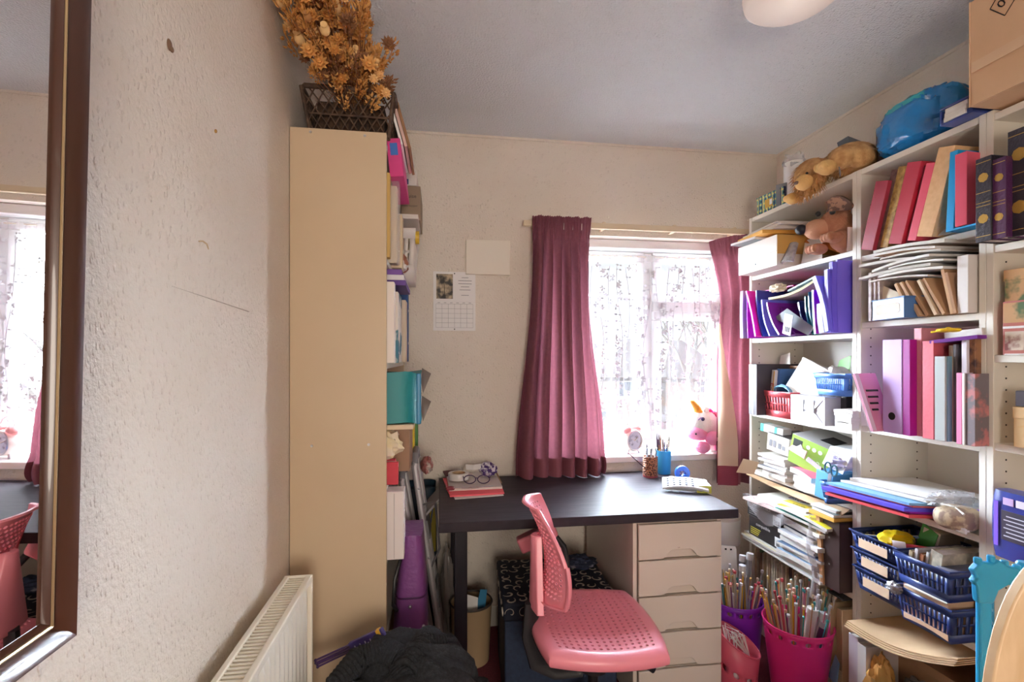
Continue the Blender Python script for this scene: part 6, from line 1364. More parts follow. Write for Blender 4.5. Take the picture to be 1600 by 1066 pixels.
KNOB = [(226, 206, 180), (206, 206, 210), (214, 180, 110), (226, 170, 150), (170, 60, 70), (60, 150, 150)]
nr = random.Random(41)
smesh = {}
def needle_proto(c, kc, r):
    o = thing('knitting_needle', 'x', 'knitting needle'); m = MB(); m.tube([(0, 0, .006), (0, 0, .30)], r, 6); m.tube([(0, 0, 0), (0, 0, .006)], [.0004, r], 6); m.build('shaft', cm(c, .35), o)
    MB().lathe([(r, .298), (r * 1.7, .300), (r * 1.9, .304), (r * 1.7, .308), (0, .310)], 10).build('knob', cm(kc, .4), o); return o
protos = [needle_proto(NEED[k], KNOB[k % 6], (.0028, .0034, .0024)[k % 3]) for k in range(12)]
CN = ['pale grey', 'silver', 'bronze', 'tan', 'red', 'teal', 'yellow', 'grey', 'wooden', 'plum', 'cream', 'pink']
used_n = set()
def needles(bx, by, br, bh, n, grp, where, h0, h1):
    for i in range(n):
        k = nr.randrange(12); o = protos[k] if k not in used_n else copy_tree(protos[k]); used_n.add(k)
        a, q = nr.uniform(0, 2 * math.pi), math.sqrt(nr.random()) * .58 * .085; b0 = Vector((bx + q * math.cos(a + nr.uniform(-.5, .5)), by + q * math.sin(a), .008))
        qt = math.sqrt(nr.random()) * (br - .012); L = nr.uniform(h0, h1)
        top = Vector((bx + qt * math.cos(a), by + qt * math.sin(a), bh)); d = (top - b0).normalized()
        o.location = b0; o.rotation_euler = d.to_track_quat('Z', 'Y').to_euler(); o.scale = (1, 1, L / .31)
        sec = 'left' if top.x < bx - .04 else ('right' if top.x > bx + .04 else 'middle'); dep = 'front' if top.y < by - .03 else ('back' if top.y > by + .03 else 'centre')
        w_ = CN[k] + ' knitting needle at the ' + sec + ' ' + dep + ' of the ' + where
        tag(o, w_, 'knitting needle', w_)
needles(PBX, PBY, PBR, PBH, 66, 'p', 'hot pink bin', .36, .43)
needles(VBX, VBY, VBR, VBH, 56, 'v', 'purple bin', .345, .41)
for k, (dx, dy, c, lab) in enumerate(((.02, -.045, (226, 222, 220), 'fat white rolled tube in the hot pink bin'), (.045, -.06, (200, 200, 206), 'grey clear tube in the hot pink bin'), (.060, -.035, (226, 90, 130), 'pink plastic tube in the hot pink bin'), (.035, -.075, (70, 40, 80), 'dark plum tube in the hot pink bin'))):
    b0 = Vector((PBX + .2 * dx, PBY + .3 * dy, .03)); tp = Vector((PBX + dx * 1.25, PBY + dy * 1.1, .365 - .012 * k)); d = tp - b0
    o = thing('needle_tube', lab, 'tube', b0); r = (.019, .012, .012, .011)[k]
    MB().tube([(0, 0, 0), d * .95], r, 12).build('tube_body', cm(c, .3), o); MB().tube([d * .93, d], [r * 1.1, r * 1.05], 12).build('cap', cm([(232, 230, 228), (206, 210, 214), (80, 160, 150), (180, 180, 190)][k], .3), o)
for k, (dx, dy, c, lab) in enumerate(((.02, -.02, (150, 150, 158), 'fat grey needle pair in the purple bin'), (.055, .03, (120, 116, 122), 'dark grey jumbo needle in the purple bin'), (.07, .0, (136, 132, 138), 'mid grey jumbo needle in the purple bin'))):
    b0 = Vector((VBX + .3 * dx, VBY + .3 * dy, .02)); tp = Vector((VBX + dx, VBY + dy, .43 + .02 * k)); d = tp - b0
    o = thing('jumbo_needle', lab, 'knitting needle', b0); MB().tube([(0, 0, 0), d * .95], .011, 10).build('shaft', cm(c, .4), o); MB().tube([d * .94, d], [.014, .014], 10).build('knob', cm((200, 200, 204), .4), o)
hp = thing('needle_packet', 'white hanging card packet standing in the purple bin', 'packet', (VBX + .01, VBY + .055, .20), (R(-8), 0, R(-20)))
MB().prism([(-.035, 0), (.035, 0), (.035, .26), (.03, .272), (-.03, .272), (-.035, .26)], -.001, .001, 'y').build('card_back', PAPERW, hp)
for x in (-.014, .008): MB().box(x, x + .008, -.0016, .0016, .255, .262).build('hang_hole', INK, hp)
m = []
for k in range(9):
    a = k * .7; mm_ = MB().tube([(TGX - .03 + .012 * math.sin(a), TGY - .02 + .02 * math.cos(a), .12), (TGX - .035 + .03 * math.sin(a), TGY + .0, .22 + .008 * k), (TGX - .01 + .03 * math.cos(a), TGY - .01, .235 + .006 * (k % 4)), (TGX + .03, TGY - .03 + .005 * k, .16), (TGX + .02, TGY - .02, .10)], .0022, 6)
    tag(mm_.build('white_cable', cm((222, 218, 214), .4)), ['first', 'second', 'third', 'fourth', 'fifth', 'sixth', 'seventh', 'eighth', 'ninth'][k] + ' loop of white cable in the rose trug', 'cable', 'white cables in the rose trug')
crumple('white paper wad filling the rose trug', (TGX, TGY, .01), (.098, .098, .14), PAPERW, 6, 'paper_wad', 'paper', .2)
wb2 = thing('waste_bin', 'tall white bin in the corner behind the needle bins', 'bin', (1.385, 2.285, 0))
MB().lathe([(0, .003), (.085, .003), (.087, 0), (.098, .50), (.101, .535), (.097, .535), (.094, .50), (.082, .008), (0, .008)], 30).build('bin_wall', cm((222, 212, 204), .4), wb2); MB().lathe([(.0965, .40), (.0985, .40), (.1, .52), (.098, .52)], 30).build('white_liner', PAPERW, wb2)
# storage box under the desk
st = thing('storage_box', 'dark blue storage box with scroll patterned lid under the desk', 'storage box', (.462, 1.985, 0), (0, 0, R(-3)))
NAVY = mat('box_navy', (36, 48, 72), .7, col2=(42, 56, 82), nscale=80, bump=.1, bscale=500); NAVYL = mat('lid_navy', (26, 32, 50), .8)
MB().box(-.213, .213, -.195, .195, 0, .335).build('box_body', NAVY, st, bevel=.006); MB().box(-.219, .219, -.202, .202, .335, .405).build('box_lid', NAVYL, st, bevel=.012)
m = MB(); pr = random.Random(9)
def scroll(o_, ux, uy, n_, s, ph, hand):
    pts = [Vector(o_) + Vector(ux) * (s * (1 - t / 14) * math.cos(ph + hand * t * .42)) + Vector(uy) * (s * (1 - t / 14) * math.sin(ph + hand * t * .42)) + Vector(n_) * .0006 for t in range(13)]
    m.tube(pts, [.0012 + .0034 * math.sin(math.pi * t / 12) for t in range(13)], 5, flat=.25)
for i in range(9):
    for j in range(8): scroll((-.192 + .048 * i + pr.uniform(-.008, .008), -.175 + .05 * j + pr.uniform(-.008, .008), .405), (1, 0, 0), (0, 1, 0), (0, 0, 1), .024, pr.uniform(0, 6), pr.choice((-1, 1)))
for i in range(9): scroll((-.192 + .048 * i, -.202, .37), (1, 0, 0), (0, 0, 1), (0, -1, 0), .022, pr.uniform(0, 6), pr.choice((-1, 1)))
for i in range(8): scroll((-.219, -.175 + .05 * i, .37), (0, 1, 0), (0, 0, 1), (-1, 0, 0), .022, pr.uniform(0, 6), pr.choice((-1, 1)))
m.build('scroll_pattern', cm((186, 176, 164), .7), st, kind='stuff')
crumple('crumpled navy cloth lying on the patterned storage box', (.60, 2.06, .406), (.14, .12, .05), mat('cloth_navy', (40, 46, 70), .9, col2=(120, 118, 130), nscale=30, ncon=(.6, .68)), 14, 'cloth_bundle', 'cloth', .4)
wb3 = thing('waste_bin', 'beige round waste bin holding papers behind the desk leg', 'bin', (.137, 2.150, 0))
MB().lathe([(0, .003), (.076, .003), (.078, 0), (.090, .235), (.093, .25), (.089, .252), (.086, .235), (.074, .008), (0, .008)], 30).build('bin_wall', cm((176, 150, 116), .5), wb3); MB().lathe([(.091, .244), (.095, .25), (.091, .256), (.087, .25), (.091, .244)], 30).build('rim', cm((70, 62, 58), .5), wb3)
sheetpaper('white torn paper sticking up in the beige waste bin', [(.10, 2.105, .20), (.16, 2.11, .20), (.165, 2.125, .275), (.115, 2.11, .30)], PAPERW, th=.001); sheetpaper('blue card packet sticking up in the beige waste bin', [(.150, 2.12, .20), (.195, 2.14, .20), (.205, 2.14, .30), (.175, 2.125, .31)], cm((70, 140, 180), .5), 'card', 'card', .002)
crumple('clear plastic sack slumped behind the desk leg', (.035, 2.232, .0006), (.062, .085, .46), mat('sack_clear', (190, 184, 180), .2, alpha=.6), 10, 'plastic_sack', 'bag', .25)
sb_ = thing('shopping_bag', 'dark blue patterned shopping bag in the corner left of desk', 'bag', (-.088, 2.285, 0))
SHB = mat('bag_petrol', (30, 52, 66), .4, col2=(16, 24, 40), nscale=9)
def sbf(u, v):
    a = 2 * math.pi * u; return (.075 * math.copysign(abs(math.cos(a)) ** .6, math.cos(a)) * (1 + .06 * math.sin(4 * a + 5 * v)), .085 * math.copysign(abs(math.sin(a)) ** .6, math.sin(a)) * (1 + .04 * math.sin(3 * a + 4 * v)), .735 * v)
m = MB(); m.grid(sbf, 32, 14, cu=True); m.add([sbf(i / 32, 0) for i in range(32)], [tuple(range(32))[::-1]]); m.add([(q[0], q[1], q[2] - .03) for q in [sbf(i / 32, 1) for i in range(32)]], [tuple(range(32))]); m.build('bag_body', SHB, sb_, angle=60)
MB().slab(lambda u, v: (.045 + .025 * u, -.092 + .03 * u, .45 + .20 * v), 3, 3, (.002, -.002, 0)).build('yellow_print', cm((150, 136, 50), .6), sb_); 
MB().tube([(.0, -.092, .70), (.02, -.098, .62), (.05, -.094, .58), (.06, -.078, .66)], .006, 6, flat=.4).build('strap', mat('bag_dark'), sb_)

# ------------------------------------------------------------------ step ladder leaning beside the left bookcase
lad = thing('step_ladder', 'folded aluminium step ladder leaning between bookcase and desk', 'ladder', (0, 0, 0))
def L3(px, py, Y): return at(px, py, Y=Y)
A0, A1 = L3(699, 1008, 2.03), L3(642, 730, 2.06); A0.z = max(A0.z, .012)
B0, B1 = L3(690, 1000, 1.80), L3(629, 748, 1.80); B0.z = max(B0.z, .012)
def rail(nm, a, b, r, bend, mt=ALU):
    d = (b - a); return MB().tube([a, a + d * .5, b, b + Vector((.004, 0, .012))], r, 10).build(nm, mt, lad)
def top_loop(a, b, nm):
    c = (a + b) / 2 + Vector((.0, 0, .055)); return MB().tube([a, a.lerp(c, .55) + Vector((0, (a - c).y * .3, .012)), c, b.lerp(c, .55) + Vector((0, (b - c).y * .3, .012)), b], .0125, 10).build(nm, cm((120, 118, 122), .5), lad)
F0, F1 = Vector((.028, 2.00, .012)), L3(648, 728, 1.98)
G0, G1 = Vector((.028, 2.16, .012)), Vector((F1.x + .004, 2.12, F1.z))
H0, H1 = Vector((-.014, 1.97, .012)), L3(628, 752, 1.93)
I0, I1 = Vector((-.014, 2.14, .012)), Vector((H1.x, 2.10, H1.z))
for a, b in ((F0, F1), (G0, G1)): rail('front_rail', a, b, .0135, 0)
for a, b in ((H0, H1), (I0, I1)): rail('rear_rail', a, b, .0115, 0)
top_loop(F1, G1, 'handle_loop'); top_loop(H1, I1, 'handle_loop')
def lerp(a, b, t): return a + (b - a) * t
for t in (.34, .66):
    p, q = lerp(F0, F1, t), lerp(G0, G1, t); dirn = (F1 - F0).normalized()
    MB().tube([p, q], .011, 8).build('rung', ALU, lad)
    m = MB(); e = dirn * .075; n_ = Vector((.012, 0, 0)); m.slab(lambda u, v: p + (q - p) * u + e * v + n_, 2, 2, (.006, 0, .002)); m.build('tread', cm((110, 108, 112), .5), lad)
pf0 = lerp(F0, F1, .80)
MB().tube([lerp(F0, F1, .82), lerp(F0, F1, .80) + Vector((.055, -.01, .03)), lerp(F0, F1, .62) + Vector((.05, -.01, .0)), lerp(F0, F1, .52)], .008, 8, flat=.6).build('hinge_arm', cm((96, 94, 98), .5), lad)
MB().slab(lambda u, v: (lerp(F0, F1, .74) + Vector((.012 + .05 * u, .01 + .19 * v, .02 + .055 * u))), 2, 2, (0, 0, .012)).build('platform', cm((150, 146, 146), .5), lad, label='grey top platform')
for p in (F0, G0, H0, I0): MB().tube([p + Vector((.0, 0, -.012)), p + Vector((-.004, 0, .05))], .0155, 10).build('foot', cm((60, 58, 60), .6), lad)
for t in (.25, .58, .9): MB().ball(lerp(F0, F1, t) + Vector((.004, -.0135, 0)), (.005, .003, .005), 8, 6).build('rivet', METAL, lad)
crumple('red and white carrier bag caught in the step ladder top', (F1.x + .045, 2.08, F1.z - .055), (.05, .12, .07), cm((176, 110, 106), .6, col2=(200, 180, 172), nscale=24, ncon=(.5, .55)), 9, 'cloth_bundle', 'cloth', .3)

# ------------------------------------------------------------------ contents of the left bookcase
def Xl(px, Y): return at(px, 500, Y=Y).x
def Zl(px, py, Y): return at(px, py, Y=Y).z
XI = -.36
def lbox(lab, px, Y0, Y1, z0, z1, c, name='box', cat='box', x0=XI, **k):
    """box in the bookcase whose right face reaches pixel column px at its near edge"""
    X1 = Xl(px, Y0); o = carton(lab, ((x0 + X1) / 2, (Y0 + Y1) / 2, z0), (X1 - x0, Y1 - Y0, z1 - z0), c, name=name, cat=cat, **k); o.location.x = x0; return o
zt_ = BH + .0006
def lslab(lab, xb, xt, y0, y1, zb, zt2, th, c, name='book', cat='book'):
    return sheetpaper(lab, [(xb, y0, zb), (xb, y1, zb), (xt, y1, zt2), (xt, y0, zt2)], c, name, cat, th)
lslab('white ring bound booklet leaning out at the bookcase top', -.128, -.168, 1.675, 1.93, zt_ + .003, 2.165, .008, PAPERW, 'booklet')
lslab('pinkish papers leaning beside the white booklet on the bookcase top', -.116, -.157, 1.69, 1.94, zt_ + .003, 2.17, .010, cm((206, 170, 160), .7), 'paper_bundle', 'paper')
lslab('brown leather folder outermost on the bookcase top', -.104, -.146, 1.70, 1.95, zt_ + .003, 2.175, .009, cm((150, 110, 76), .5), 'folder', 'folder')
o = carton('magenta pink toy carton hanging off the front of the bookcase top', (0, 0, 0), (.045, .30, .125), (206, 60, 130))
o.location = (-.1600, 1.80, 1.905); o.rotation_euler = (0, R(-6), 0)
panel(o, 'blue_picture', cm((60, 110, 190), .5), .010, .034, -.1508, -.1500, .07, .11)
# second shelf: clear bag, basket, stack of boxes
zs = LZ[5] + .0006
lbox('mustard card folder at the end panel edge of second shelf', 609, 1.606, 1.64, zs, zs + .27, (196, 160, 90), 'folder', 'folder')
def clr(u, v): return (XI + .02 + (-.140 - XI) * u + .012 * math.sin(6 * v), 1.66 + .05 * math.sin(math.pi * u) , zs + .285 * v)
cbg2 = thing('plastic_sleeve', 'long clear plastic sleeve of cream papers jutting from second shelf', 'packet', (0, 0, 0))
MB().box(XI, -.142, 1.70, 1.745, zs, zs + .262).build('papers', cm((222, 206, 178), .8), cbg2, bevel=.004); MB().box(XI - .002, -.134, 1.692, 1.752, zs + .0, zs + .292).build('clear_sleeve', mat('clear_bag'), cbg2, bevel=.006)
lbox('cream packet standing behind the clear sleeve', 628, 1.79, 1.86, zs, zs + .19, (216, 196, 160), 'packet', 'packet')
bk2 = basket('white lattice basket of papers at the window end of second shelf', (-.36, 2.13, zs), .265, .30, .19, mat('basket_white', (232, 226, 220), .4), nx=8, ny=9)
crumple('cream papers and film heaped in the white lattice basket', (-.235, 2.12, zs + .05), (.22, .24, .19), cm((222, 206, 176), .6, col2=(190, 170, 140), nscale=18), 6, 'paper_wad', 'paper', .25)
leaflet('white flat tray lying over the lattice basket papers', (-.245, 2.13, zs + .238), .16, .24, .018, (226, 220, 216), name='tray', cat='tray')
yt = thing('tape_roll', 'yellow tape roll hanging on the lattice basket rim', 'tape', (-.088, 2.02, zs + .165), (R(0), R(90), 0)); MB().lathe([(.014, -.007), (.026, -.007), (.026, .007), (.014, .007), (.014, -.007)], 22).build('tape', cm((206, 170, 50), .4), yt)
o = lbox('brown card box printed in grey above the lattice basket', 657, 2.10, 2.34, zs + .2575, zs + .40, (150, 128, 106), x0=-.158)
text('cruise', .022, cm((70, 62, 58), .7), o, (.036, -.1206, .10), FACE_S); text('table topper', .013, cm((90, 80, 74), .7), o, (.035, -.1206, .06), FACE_S)
o = lbox('white carton with blue label on the brown card box', 651, 2.10, 2.30, zs + .4025, zs + .468, (226, 218, 212), x0=-.158); panel(o, 'blue_label', cm((60, 80, 130), .5), .0, .03, -.1012, -.1002, .004, .026)
lbox('white upright carton topmost beside the pink toy carton', 645, 2.10, 2.28, zs + .4695, zs + .545, (232, 224, 218), x0=-.150)
crumple('small brown and white packet under the clear sleeve', (-.14, 1.90, zs), (.05, .08, .07), cm((150, 96, 70), .5, col2=(226, 220, 216), nscale=22, ncon=(.5, .55)), 3, 'packet', 'packet', .3)
# third shelf
zs = LZ[4] + .0006
lbox('white card standing at the end panel edge of third shelf', 616, 1.612, 1.66, zs, zs + .26, (232, 222, 214), 'card', 'card'); lbox('orange brown envelope beside the white card', 612, 1.665, 1.69, zs, zs + .20, (196, 140, 80), 'envelope', 'envelope')
gf = lbox('gift bag with teal swirl print on the third shelf', 622, 1.70, 1.86, zs, zs + .24, mat('gift_teal', (226, 220, 210), .6, col2=(60, 120, 140), nscale=11, ncon=(.5, .54)), 'gift_bag', 'bag')
lf2 = lbox('blue lever arch file standing out on the third shelf', 637, 2.14, 2.215, zs, zs + .310, (36, 76, 136), 'lever_arch_file', 'file')
for q in (.08, .22): MB().lathe([(0, 0), (.006, 0), (.005, .002), (0, .002)], 12, M=T(-XI + lf2.location.x * 0 + (Xl(637, 2.14)), .0, q) @ RY(90)).build('ring', METAL, lf2)
for ch in lf2.children:
    if ch.name.startswith('ring'): ch.location.x = -XI - 2 * 0 + 0; ch.location.x = 0
lbox('cream magazine file beside the blue lever arch file', 634, 2.03, 2.12, zs, zs + .25, (222, 206, 184), 'magazine_file', 'magazine file')
pzb = thing('candle_tin', 'dark metal tin at the front of third shelf', 'tin', (-.142, 1.735, zs)); pzb.location.x = Xl(617, 1.735)
MB().lathe([(0, 0), (.021, 0), (.022, .002), (.022, .036), (0, .036)], 20).build('tin_body', cm((76, 60, 58), .3, metal=.6), pzb); MB().lathe([(.0225, .03), (.0235, .03), (.0235, .038), (0, .039)], 20).build('lid', METAL, pzb)
pzb.location = (-.19, 1.735, zs); pzb.location.x = -.160
zb_ = zs + .262
for k in range(3): lbox(['purple book at the top of the third shelf pile', 'white book above the purple one under the shelf', 'violet book topmost under the second shelf'][k], 634 - 3 * k, 1.70, 1.95, zb_ + .018 * k, zb_ + .018 * k + .0175, [(96, 60, 140), (226, 222, 226), (120, 80, 160)][k], 'book', 'book')
# fourth shelf
zs = LZ[3] + .0006
tb2 = thing('tote_bag', 'teal fabric bag bulging out of the left bookcase', 'bag', (0, 0, zs + .188))
TEAL = mat('teal_cloth', (20, 130, 134), .5, bump=.2, bscale=30)
def teal(u, v):
    a = 2 * math.pi * u; x = XI + .02; X1 = -.062
    cx_, rx = (x + X1) / 2, (X1 - x) / 2
    return (cx_ + rx * math.copysign(abs(math.cos(a)) ** .45, math.cos(a)) * (1 - .05 * math.sin(3 * v)), 1.78 + .13 * math.copysign(abs(math.sin(a)) ** .5, math.sin(a)), .168 * v + .006 * math.sin(4 * a))
m = MB(); m.grid(teal, 32, 10, cu=True); m.add([teal(i / 32, 0) for i in range(32)], [tuple(range(32))]); m.add([teal(i / 32, 1) for i in range(32)], [tuple(range(32))]); m.build('bag_body', TEAL, tb2, angle=60)
MB().box(-.075, -.0595, 1.64, 1.655, .0, .168).build('edge_band', cm((30, 120, 160), .4), tb2, bevel=.004)
for dz in (.14, .04): sheetpaper('smoky grey film corner sticking out %s the teal bag' % ('high beside' if dz > .1 else 'low beside'), [(-.058, 1.78, zs + .18 + dz - .04), (-.03, 1.79, zs + .18 + dz + .03), (-.062, 1.80, zs + .18 + dz + .05), (-.065, 1.78, zs + .18 + dz)], mat('smoke_film', (120, 106, 100), .3, alpha=.8), 'plastic_film', 'film', .002)
lbox('cream board lying under the teal bag', 646, 1.64, 1.92, zs + .172, zs + .1865, (222, 200, 170), 'board', 'board')
lbox('brown carton under the cream board on the fourth shelf', 640, 1.80, 2.0, zs, zs + .171, (160, 124, 96))
crumple('yellow and white cloth spilling from the fourth shelf', (-.19, 1.665, zs + .072), (.14, .085, .10), cm((226, 206, 150), .8, col2=(226, 214, 196), nscale=14), 12, 'cloth_bundle', 'cloth', .35)
for k in range(3): lbox(['red backed book first on the fourth shelf', 'white book beside the red backed one', 'crimson book third on the fourth shelf'][k], 622 - 2 * k, 1.612 + .026 * k, 1.634 + .026 * k, zs, zs + (.07, .066, .07)[k], [(196, 50, 66), (226, 222, 220), (206, 70, 90)][k], 'book', 'book')
gb_ = thing('gift_bag', 'yellow and green gift bag hanging beyond the bookcase books', 'bag', (0, 0, zs - .0))
MB().box(-.30, Xl(647, 2.05), 2.05, 2.13, 0, .235).build('bag_body', mat('gift_yellow', (222, 190, 40), .5), gb_, bevel=.004); MB().box(-.30, Xl(653, 2.135), 2.135, 2.16, 0, .245).build('green_side', mat('gift_green', (60, 120, 50), .5), gb_, bevel=.003)
# fifth shelf and below
zs = LZ[2] + .0006
wbd = lbox('white ring binder standing out low in the bookcase', 631, 1.612, 1.685, zs, zs + .216, (226, 218, 216), 'ring_binder', 'binder')
panel(wbd, 'seam', cm((160, 150, 150), .6), (-XI) * 0 + .216, .2175, -.0374, -.0366, .004, .212)
lbox('red book behind the white ring binder', 622, 1.70, 1.73, zs, zs + .20, (176, 44, 60), 'book', 'book'); lbox('grey storage carton behind the red book', 612, 1.75, 2.0, zs, zs + .18, (150, 140, 136))
zs = LZ[0] + .0006
cb2 = lbox('open brown carton at the foot of the bookcase', 660, 1.64, 1.86, zs, zs + .30, mat('carton_dull', (150, 116, 84), .85), lid=.0)
hb = thing('handbag', 'purple leather handbag sitting on the brown carton', 'bag', (-.098, 1.755, zs + .3014))
PLE = mat('leather_violet', (124, 70, 132), .4, bump=.25, bscale=60)
def hbf(u, v):
    a = 2 * math.pi * u; t = 1 - .42 * v ** 1.4
    return (.058 * t * math.copysign(abs(math.cos(a)) ** .55, math.cos(a)) + .008 * v, .105 * (1 - .12 * v) * math.copysign(abs(math.sin(a)) ** .55, math.sin(a)), .325 * v + .006 * math.sin(3 * a) * v)
m = MB(); m.grid(hbf, 36, 16, cu=True); m.add([hbf(i / 36, 0) for i in range(36)], [tuple(range(36))]); m.add([hbf(i / 36, 1) for i in range(36)], [tuple(range(36))]); m.build('bag_body', PLE, hb, angle=60)
MB().tube([hbf(i / 36, .38) for i in range(36)], .0035, 6, closed=True).build('seam_piping', mat('leather_plum', (70, 30, 78), .4), hb)
for i, v in ((27, .08), (27, .30), (31, .08)): q = hbf(i / 36, v); MB().ball((q[0], q[1] - .002, q[2]), .006, 10, 7).build('metal_stud', METAL, hb)
MB().tube([(-.03, -.09, .25), (-.045, -.125, .20), (-.05, -.125, .12), (-.04, -.105, .09)], .006, 8).build('strap', BLACKP, hb)
crumple('turquoise cushion corner in front of the purple handbag', (-.135, 1.62, zs + .235), (.10, .09, .15), cm((70, 170, 176), .8), 8, 'cushion', 'cushion', .12) if 0 else None
tc_ = thing('cushion', 'turquoise cushion corner propped beside the brown carton', 'cushion', (-.142, 1.612, .30))
MB().grid(lambda u, v: (.048 * math.sin(math.pi * v) * math.copysign(abs(math.cos(2 * math.pi * u)) ** .7, math.cos(2 * math.pi * u)) + .02 * (1 - v), .024 * math.sin(math.pi * v) * math.sin(2 * math.pi * u), .13 * v), 20, 10, cu=True).build('cushion_cover', cm((60, 160, 170), .85), tc_)
MB().box(-.02, .05, -.02, .02, -.30, .004).build('cushion_body', cm((60, 160, 170), .85), tc_, bevel=.01)

# ------------------------------------------------------------------ basket of dried flowers on the bookcase
WIC = mat('wicker', (96, 74, 58), .8, col2=(60, 44, 36), nscale=40)
wk = thing('wicker_basket', 'dark wicker basket on top of the left bookcase', 'basket', (-.284, 1.80, BH + .0006))
BA, BB, BHt = (.120, .165), (.140, .200), .136
def wp(s, u, v, k=0):
    cs_ = [(-1, -1), (1, -1), (1, 1), (-1, 1)]; a, b = Vector(cs_[s]), Vector(cs_[(s + 1) % 4]); q = a.lerp(b, u); hx, hy = BA[0] + (BB[0] - BA[0]) * v, BA[1] + (BB[1] - BA[1]) * v
    return Vector((q.x * hx + (.012 if k == 1 else 0) * 0, q.y * hy, BHt * v))
m = MB(); 
for s in range(4):
    n = 9 if s % 2 == 0 else 12
    for i in range(-3, n):
        for hand in (1, -1):
            u0 = (i + .2) / n; u1 = u0 + 3.2 / n
            pts = []
            for t in range(9):
                v = t / 8; u = u0 + (u1 - u0) * v
                if hand < 0: u = 1 - u
                if -.001 <= u <= 1.001: pts.append(wp(s, u, v) + Vector((0, 0, .001)))
            if len(pts) > 1: m.tube(pts, .0024, 5)
m.build('woven_lattice', WIC, wk, kind='stuff')
for v, r in ((0, .006), (.45, .0035), (1, .008)): MB().tube([wp(s, u, v) + Vector((0, 0, r if v == 0 else 0)) for s in range(4) for u in (.04, .35, .65, .96)], r, 7, closed=True).build('hoop', WIC, wk)
for s in range(4): MB().tube([wp(s, 0, 0) + Vector((0, 0, .005)), wp(s, 0, .5), wp(s, 0, 1)], .006, 7).build('corner_stake', WIC, wk)
MB().box(-.115, .115, -.155, .155, .002, .010).build('basket_base', WIC, wk)
MB().box(-.105, .105, -.145, .145, .0105, .118).build('dark_interior', mat('interior_dark', (44, 34, 28), .95, col2=(80, 58, 40), nscale=60), wk)  # dark block put inside so the basket's interior looks shaded behind the lattice
df = thing('dried_flowers', 'big bunch of golden brown dried flowers in the wicker basket', 'dried flowers', (-.292, 1.80, BH + .1))
fr2 = random.Random(17)
GOLDS = [mat('straw_a', (222, 170, 100), .8), mat('straw_b', (204, 146, 76), .8), mat('straw_c', (176, 124, 74), .85), mat('straw_d', (230, 190, 132), .8), mat('straw_e', (146, 100, 66), .85)]
def strawflower(rr):
    m = MB()
    for ring, (n, tilt, L) in enumerate(((9, 20, .9), (9, 45, .9), (7, 68, .75))):
        for k in range(n):
            a = 2 * math.pi * (k + .5 * ring) / n; Q = RZ(math.degrees(a)) @ RY(-tilt)
            m.add([(.1 * rr, -.10 * rr, 0), (.6 * rr * L, -.17 * rr, .03 * rr), (rr * L, 0, .0), (.6 * rr * L, .17 * rr, .03 * rr), (.1 * rr, .10 * rr, 0), (.6 * rr * L, 0, -.06 * rr)], [(0, 1, 5), (1, 2, 5), (2, 3, 5), (3, 4, 5), (0, 5, 4)], M=Q)
    m.ball((0, 0, .1 * rr), .32 * rr, 8, 5); return m
def podhead(rr):
    m = MB(); m.ball((0, 0, 0), (rr * .62, rr * .62, rr * .75), 10, 7); m.lathe([(0, rr * .70), (.34 * rr, rr * .78), (.42 * rr, rr * .95), (.2 * rr, rr * .82)], 9); return m
def oat(rr):
    m = MB(); q = random.Random(int(rr * 1e6))
    for k in range(22):
        z = rr * (-1.2 + 2.6 * k / 22); a = q.uniform(0, 6.28); r = rr * (.55 - .2 * abs(k / 11 - 1)); p = Vector((r * math.cos(a), r * math.sin(a), z)); d = Vector((math.cos(a) * .5, math.sin(a) * .5, .9)) * rr * .42
        m.tube([p - d * .5, p, p + d * .7], [.0006, rr * .11, .0004], 4)
    m.tube([(0, 0, -rr * 1.3), (0, 0, rr * 1.2)], .0012, 4); return m
protoF = [strawflower(.024).mesh('flower_head', GOLDS[0], 180), strawflower(.020).mesh('flower_head', GOLDS[1], 180), strawflower(.018).mesh('flower_head', GOLDS[3], 180), podhead(.020).mesh('seed_pod', GOLDS[3]), podhead(.018).mesh('seed_pod', GOLDS[2]), oat(.030).mesh('oat_spray', GOLDS[0]), oat(.026).mesh('oat_spray', GOLDS[1]), oat(.028).mesh('oat_spray', GOLDS[4]), strawflower(.022).mesh('flower_head', GOLDS[4], 180)]
base = Vector((-.28, 1.80, BH + .06)); stems = MB(); n_ = 0
org = df.location
while n_ < 292:
    t = fr2.random(); c = Vector((-.375, 1.42, 2.335)).lerp(Vector((-.215, 1.615, 2.145)), t)
    q = Vector((fr2.gauss(0, .058), fr2.gauss(0, .062), fr2.gauss(0, .046))); p = c + q
    if p.z > 2.385 or p.x < XL + .025 or p.x > -.125 or p.z < (2.07 if p.y < 1.56 else 2.15): continue
    d = (p - base).normalized(); k = fr2.choice((0, 0, 1, 1, 2, 3, 4, 5, 5, 6, 6, 7, 8))
    o = bpy.data.objects.new(protoF[k].name.split('.')[0], protoF[k]); COL.objects.link(o); o.parent = df; o.location = p - org
    dd = (d + Vector((.25, -.75, -.25)) * fr2.uniform(.3, 1.0)).normalized()
    o.rotation_euler = dd.to_track_quat('Z', 'Y').to_euler(); s = fr2.uniform(1.0, 1.4); o.scale = (s, s, s)
    mid = base.lerp(p, .55) + Vector((0, 0, .03)); stems.tube([base - org + Vector((fr2.uniform(-.05, .05), fr2.uniform(-.06, .06), 0)), mid - org, p - org - dd * .01], .0011, 4); n_ += 1
for k in range(70):
    p = base + Vector((fr2.uniform(-.14, .10), fr2.uniform(-.46, -.05), fr2.uniform(.05, .26)))
    if p.z > 2.385 or p.x < XL + .02: continue
    stems.tube([base - org, base.lerp(p, .6) - org + Vector((0, 0, .02)), p - org], [.0012, .001, .0005], 4)
